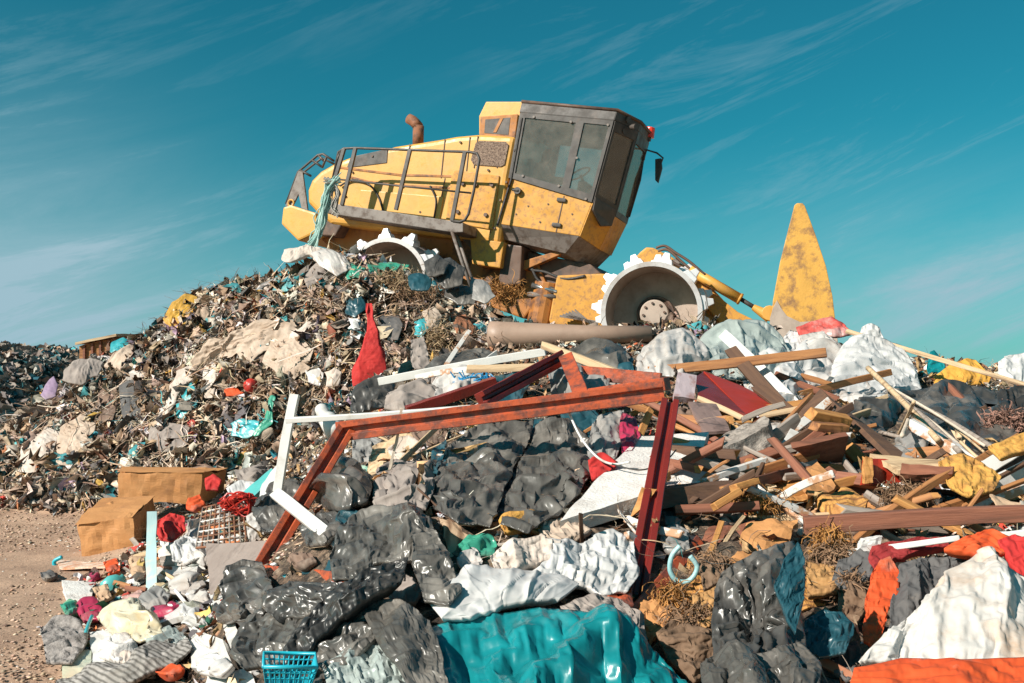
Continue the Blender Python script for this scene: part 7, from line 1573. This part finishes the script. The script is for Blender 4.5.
for i, ((x, y), rx, ry, m_, lb) in enumerate(FILL):
    rs_ = np.random.default_rng(500 + i); k = 8
    q = [(x + rx * math.cos(t) * rs_.uniform(.8, 1.25), y + ry * math.sin(t) * rs_.uniform(.8, 1.25)) for t in np.linspace(0, 2 * math.pi, k, endpoint=False)]
    S('rag' if 'rag' in lb else 'film_scrap', lb, 'rag' if 'rag' in lb else 'film scrap', q, m_, lift=.10, bulge=.1, wr=1.9, ws=.6, seed=500 + i)
# ------------------------------------------------------------------ loose litter
LIT = mat('litter', (1, 1, 1), sc=14, rough=.8, attr=True, bump=.5, bs=30, dist=.01)
MOUNDC = [(18, (.27, .16, .10)), (24, (.44, .29, .19)), (18, (.58, .42, .30)), (10, (.68, .55, .44)), (5, (.09, .06, .045)), (8, (.19, .115, .07)), (4, (.72, .66, .60)),
          (2.6, (.03, .24, .28)), (1.0, (.08, .42, .46)), (2.2, (.07, .08, .09)), (2.2, (.50, .17, .06)), (.7, (.5, .05, .03)), (1.2, (.60, .34, .07)), (.8, (.36, .25, .34)), (1.4, (.30, .31, .29))]
def covered(X, Y, Z):
    """true where a bag, sheet or board already lies, so that no loose scraps are strewn through it"""
    c = np.zeros(len(X), bool); y = Y * CP + (Z - EYE) * SP
    px = 512 + F * X / y; py = 341.5 - F * ((Z - EYE) * CP - Y * SP) / y
    for q, d0, d1, fr_ in COVER:
        k = np.nonzero((px > q[:, 0].min()) & (px < q[:, 0].max()) & (py > q[:, 1].min()) & (py < q[:, 1].max()) & (Y > d0 - .9) & (Y < d1 + .35))[0]
        if not len(k): continue
        x, yy = px[k], py[k]; ins = np.zeros(len(k), bool); n = len(q)
        for i in range(n):
            x0, y0 = q[i]; x1, y1 = q[(i + 1) % n]
            hit = ((y0 > yy) != (y1 > yy)) & (x < (x1 - x0) * (yy - y0) / ((y1 - y0) if y1 != y0 else 1e-9) + x0); ins ^= hit
        if fr_: ins &= (np.sin(X[k] * 23.7 + Y[k] * 31.1) > -.45)      # rubbish lies partly over the cloths of the mound
        c[k[ins]] = True
    return c
def litter_mound(name, label, n, smin, smax, reg, seed, table, lift=.3, aspect=(.25, 1.1), folds=4, flat=.6, sizep=2.0, nh=None, cond=None, fn=None, cover=None, grid=5, hmin=.12):
    rs = np.random.default_rng(seed)
    X = rs.uniform(reg[0], reg[1], n * 3); Y = rs.uniform(reg[2], reg[3], n * 3)
    h, nn = surf_normals(X, Y) if fn is None else fn(X, Y)
    ok = h > hmin
    if cond is not None: ok &= cond(X, Y, h)
    # steep faces have more area
    ok &= rs.uniform(0, 1, n * 3) < np.clip(.35 / nn[:, 2].clip(.2, 1), 0, 1)
    if cover: ok &= ~covered(X, Y, h) | (rs.uniform(0, 1, n * 3) < cover[0])
    i = np.nonzero(ok)[0][:n]; X, Y, h, nn = X[i], Y[i], h[i], nn[i]
    s = smin + (smax - smin) * rs.uniform(0, 1, len(i)) ** sizep
    pts = np.stack([X, Y, h], -1) + nn * (s * lift * rs.uniform(-.2, 1, len(i)))[:, None]
    return scraps(name, label, pts, nn, s, palette(len(i), table, rs), LIT, seed, aspect=aspect, folds=folds, flat=flat, grid=grid)
onm = lambda X, Y, h: (Y > 10.8) & (Y < 17.6) & (X > -9.3) & (X < 2.9) & ~((Y > 15.2) & (X > -3.6)) & ~((h < .6) & (X > -6.2) & (Y < 12.2))
litter_mound('mound_litter', 'brown and beige shredded litter covering the big mound', 50000, .04, .18, (-9.3, 3, 10.8, 17.6), 3, MOUNDC, cond=onm, sizep=2.2, cover=(.12,), aspect=(.15, .8), folds=5)
litter_mound('mound_rags', 'long ragged strips of cloth and film hanging down the big mound', 20000, .12, .5, (-9.2, 2.2, 11.2, 17.4), 4, MOUNDC, cond=onm, cover=(.05,), aspect=(.04, .18), folds=7, flat=.5, lift=.10, sizep=2.5)
def fib_field(name, label, n, reg, cond, table, seed, l0, l1, w0, w1, cover=.1, lift=.05):
    rs = np.random.default_rng(seed); X = rs.uniform(reg[0], reg[1], n * 3); Y = rs.uniform(reg[2], reg[3], n * 3); h, nn = surf_normals(X, Y)
    ok = (h > .12) & cond(X, Y, h); ok &= ~covered(X, Y, h) | (rs.uniform(0, 1, n * 3) < cover); ok &= fbm(X * 1.3, Y * 1.3, h * 1.3, 77, 2) > rs.uniform(-.55, .35, n * 3)
    i = np.nonzero(ok)[0][:n]; m_ = len(i); ln = l0 + (l1 - l0) * rs.uniform(0, 1, m_) ** 1.6; wd = w0 + (w1 - w0) * rs.uniform(0, 1, m_) ** 2
    return fibres(name, label, np.stack([X, Y, h], -1)[i] + nn[i] * (lift + .06 * rs.uniform(0, 1, (m_, 1))), nn[i], ln, wd, palette(m_, table, rs), LIT, seed)
FIBC = [(10, (.46, .31, .20)), (10, (.32, .2, .13)), (7, (.62, .48, .36)), (4, (.14, .09, .06)), (3, (.70, .62, .54)), (1, (.06, .28, .3)), (1.5, (.1, .1, .1))]
fib_field('mound_strings', 'strings, straw and shredded strips tangled over the big mound', 17000, (-9.3, 2.6, 11, 17.5), onm, FIBC, 91, .12, .7, .002, .014)
litter_mound('mound_patches', 'crumpled film and cloth patches matted into the big mound', 5200, .14, .42, (-9.3, 3, 10.8, 17.6), 23, [(8, (.46, .33, .24)), (8, (.62, .52, .43)), (6, (.30, .22, .17)), (6, (.20, .17, .15)), (3, (.10, .09, .09)), (2.2, (.05, .26, .3)), (3, (.70, .66, .62)), (.8, (.45, .12, .06)), (.8, (.38, .28, .36))], cond=onm, sizep=1.6, cover=(.05,), aspect=(.4, 1.2), folds=7, grid=9, flat=.35, lift=.16)
HEAPC = [(10, (.20, .13, .09)), (16, (.40, .24, .13)), (14, (.5, .36, .22)), (10, (.7, .6, .5)), (14, (.05, .05, .055)), (10, (.82, .8, .78)), (7, (.10, .09, .085)), (2, (.05, .35, .4)), (5, (.42, .10, .04)), (2.5, (.55, .06, .03)), (3, (.6, .36, .08))]
onh = lambda X, Y, h: (Y > 2.6) & (Y < 13.6) & (h > .15)
litter_mound('heap_litter', 'small mixed scraps filling the gaps of the front heap', 34000, .02, .11, (-3.6, 7.5, 2.6, 13.4), 5, HEAPC, cond=onh, sizep=1.8, lift=.2, cover=(.03,), folds=6)
litter_mound('heap_splinters', 'wood splinters and thin strips scattered over the front heap', 5200, .06, .26, (-3.4, 7.5, 2.8, 13.2), 6, [(5, (.5, .3, .14)), (4, (.62, .46, .3)), (2, (.3, .12, .06)), (2, (.8, .78, .74)), (2, (.08, .06, .05))], cond=onh, aspect=(.03, .1), folds=1, flat=1.2, lift=.4, cover=(.06,))
PACKC = [(10, (.72, .68, .64)), (6, (.5, .36, .25)), (4, (.25, .16, .11)), (3, (.50, .06, .04)), (3, (.60, .20, .06)), (2, (.10, .38, .40)), (2.5, (.16, .15, .145)), (1, (.38, .04, .10)), (1, (.6, .42, .12)), (2, (.4, .38, .36)), (.8, (.08, .3, .2))]
def indeb(X, Y, h):
    a = 512 + F * X / Y; e = 104 + 22 * fbm(Y * 2.1, X * 2, 0, 5, 2) - (Y - 6) * 9; e = np.where(Y > 8.6, 118 + (Y - 8.6) * 22, e)
    return (a > e) & (a < 245) & (Y < 10.3)
litter_mound('packaging_litter', 'torn packaging, paper and plastic scraps of the low pile left of the heap', 3600, .03, .16, (-4.4, -1.2, 5.3, 10.3), 31, PACKC, hmin=-1, cond=indeb, sizep=1.7, cover=(.25,), aspect=(.3, 1.1), folds=4, flat=.6, lift=.45)
DFC = [(6, (.24, .20, .17)), (5, (.38, .31, .26)), (2, (.02, .13, .16)), (2, (.3, .27, .24)), (2, (.2, .14, .1)), (1, (.4, .38, .36))]
def hn(X, Y):
    e = .3; h = hillfn(X, Y); n = np.stack([-(hillfn(X + e, Y) - h) / e, -(hillfn(X, Y + e) - h) / e, np.ones_like(X)], -1); return h, n / np.linalg.norm(n, axis=1, keepdims=True)
litter_mound('far_litter', 'dark weathered litter on the hill far left', 16000, .1, .5, (-22, -11, 27, 42), 8, DFC, fn=hn, cond=lambda X, Y, h: X < -11)
litter_mound('far_pale_litter', 'brown litter on the low ridge behind the mound', 8000, .1, .5, (-24, -9, 35, 46), 9, MOUNDC, fn=hn, cond=lambda X, Y, h: (Y > 36))
# crumbs and pebbles over the dirt at lower left
def gravel(name, label, n, reg, smin, smax, seed, table, cond=None, p=3):
    rs = np.random.default_rng(seed); X = rs.uniform(reg[0], reg[1], n); Y = reg[2] + (reg[3] - reg[2]) * rs.uniform(0, 1, n) ** 1.4
    k = np.ones(n, bool) if cond is None else cond(X, Y, rs)
    X, Y = X[k], Y[k]; n = len(X); h = terrain(X, Y)
    s = smin + (smax - smin) * rs.uniform(0, 1, n) ** p
    b = np.array([(1, 0, 0), (-1, 0, 0), (0, 1, 0), (0, -1, 0), (0, 0, 1), (0, 0, -.5)], float)
    f = np.array([(0, 2, 4), (2, 1, 4), (1, 3, 4), (3, 0, 4), (2, 0, 5), (1, 2, 5), (3, 1, 5), (0, 3, 5)])
    v = b[None] * s[:, None, None] * rs.uniform(.5, 1.2, (n, 6, 3)); th = rs.uniform(0, 6.28, n)
    x = v[..., 0] * np.cos(th)[:, None] - v[..., 1] * np.sin(th)[:, None]; y = v[..., 0] * np.sin(th)[:, None] + v[..., 1] * np.cos(th)[:, None]
    V = np.stack([x + X[:, None], y + Y[:, None], v[..., 2] * .45 + (h + s * .15)[:, None] + .012], -1)
    me = mk_mesh(name, V.reshape(-1, 3), (f[None] + (np.arange(n) * 6)[:, None, None]).reshape(-1, 3), LIT, col=np.repeat(palette(n, table, rs), 6, 0))
    return tag(obj(name, me), label, 'gravel', None, 'stuff')
fib_field('heap_strings', 'thin strings and strips tangled in the gaps of the front heap', 7000, (-3.4, 7.5, 2.8, 13.2), onh, FIBC, 92, .06, .4, .0015, .006, cover=.04)
gravel('gravel', 'brown grit and pebbles strewn over the bare dirt', 44000, (-9, -1.0, 5.2, 14), .004, .028, 12, [(6, (.45, .29, .2)), (5, (.58, .41, .3)), (2.5, (.2, .125, .085)), (.6, (.75, .68, .6))])
gravel('crumbs', 'pale crumbs of rubbish on the dirt beside the heap', 2600, (-5.2, -1.2, 5.2, 12.5), .008, .05, 13, [(5, (.78, .74, .68)), (3, (.5, .42, .35)), (1, (.06, .35, .38)), (1, (.55, .12, .06)), (2, (.2, .15, .12))], cond=lambda X, Y, rs: (512 + F * X / Y + rs.normal(size=len(X)) * 22 > 95 - (Y - 6) * 4))
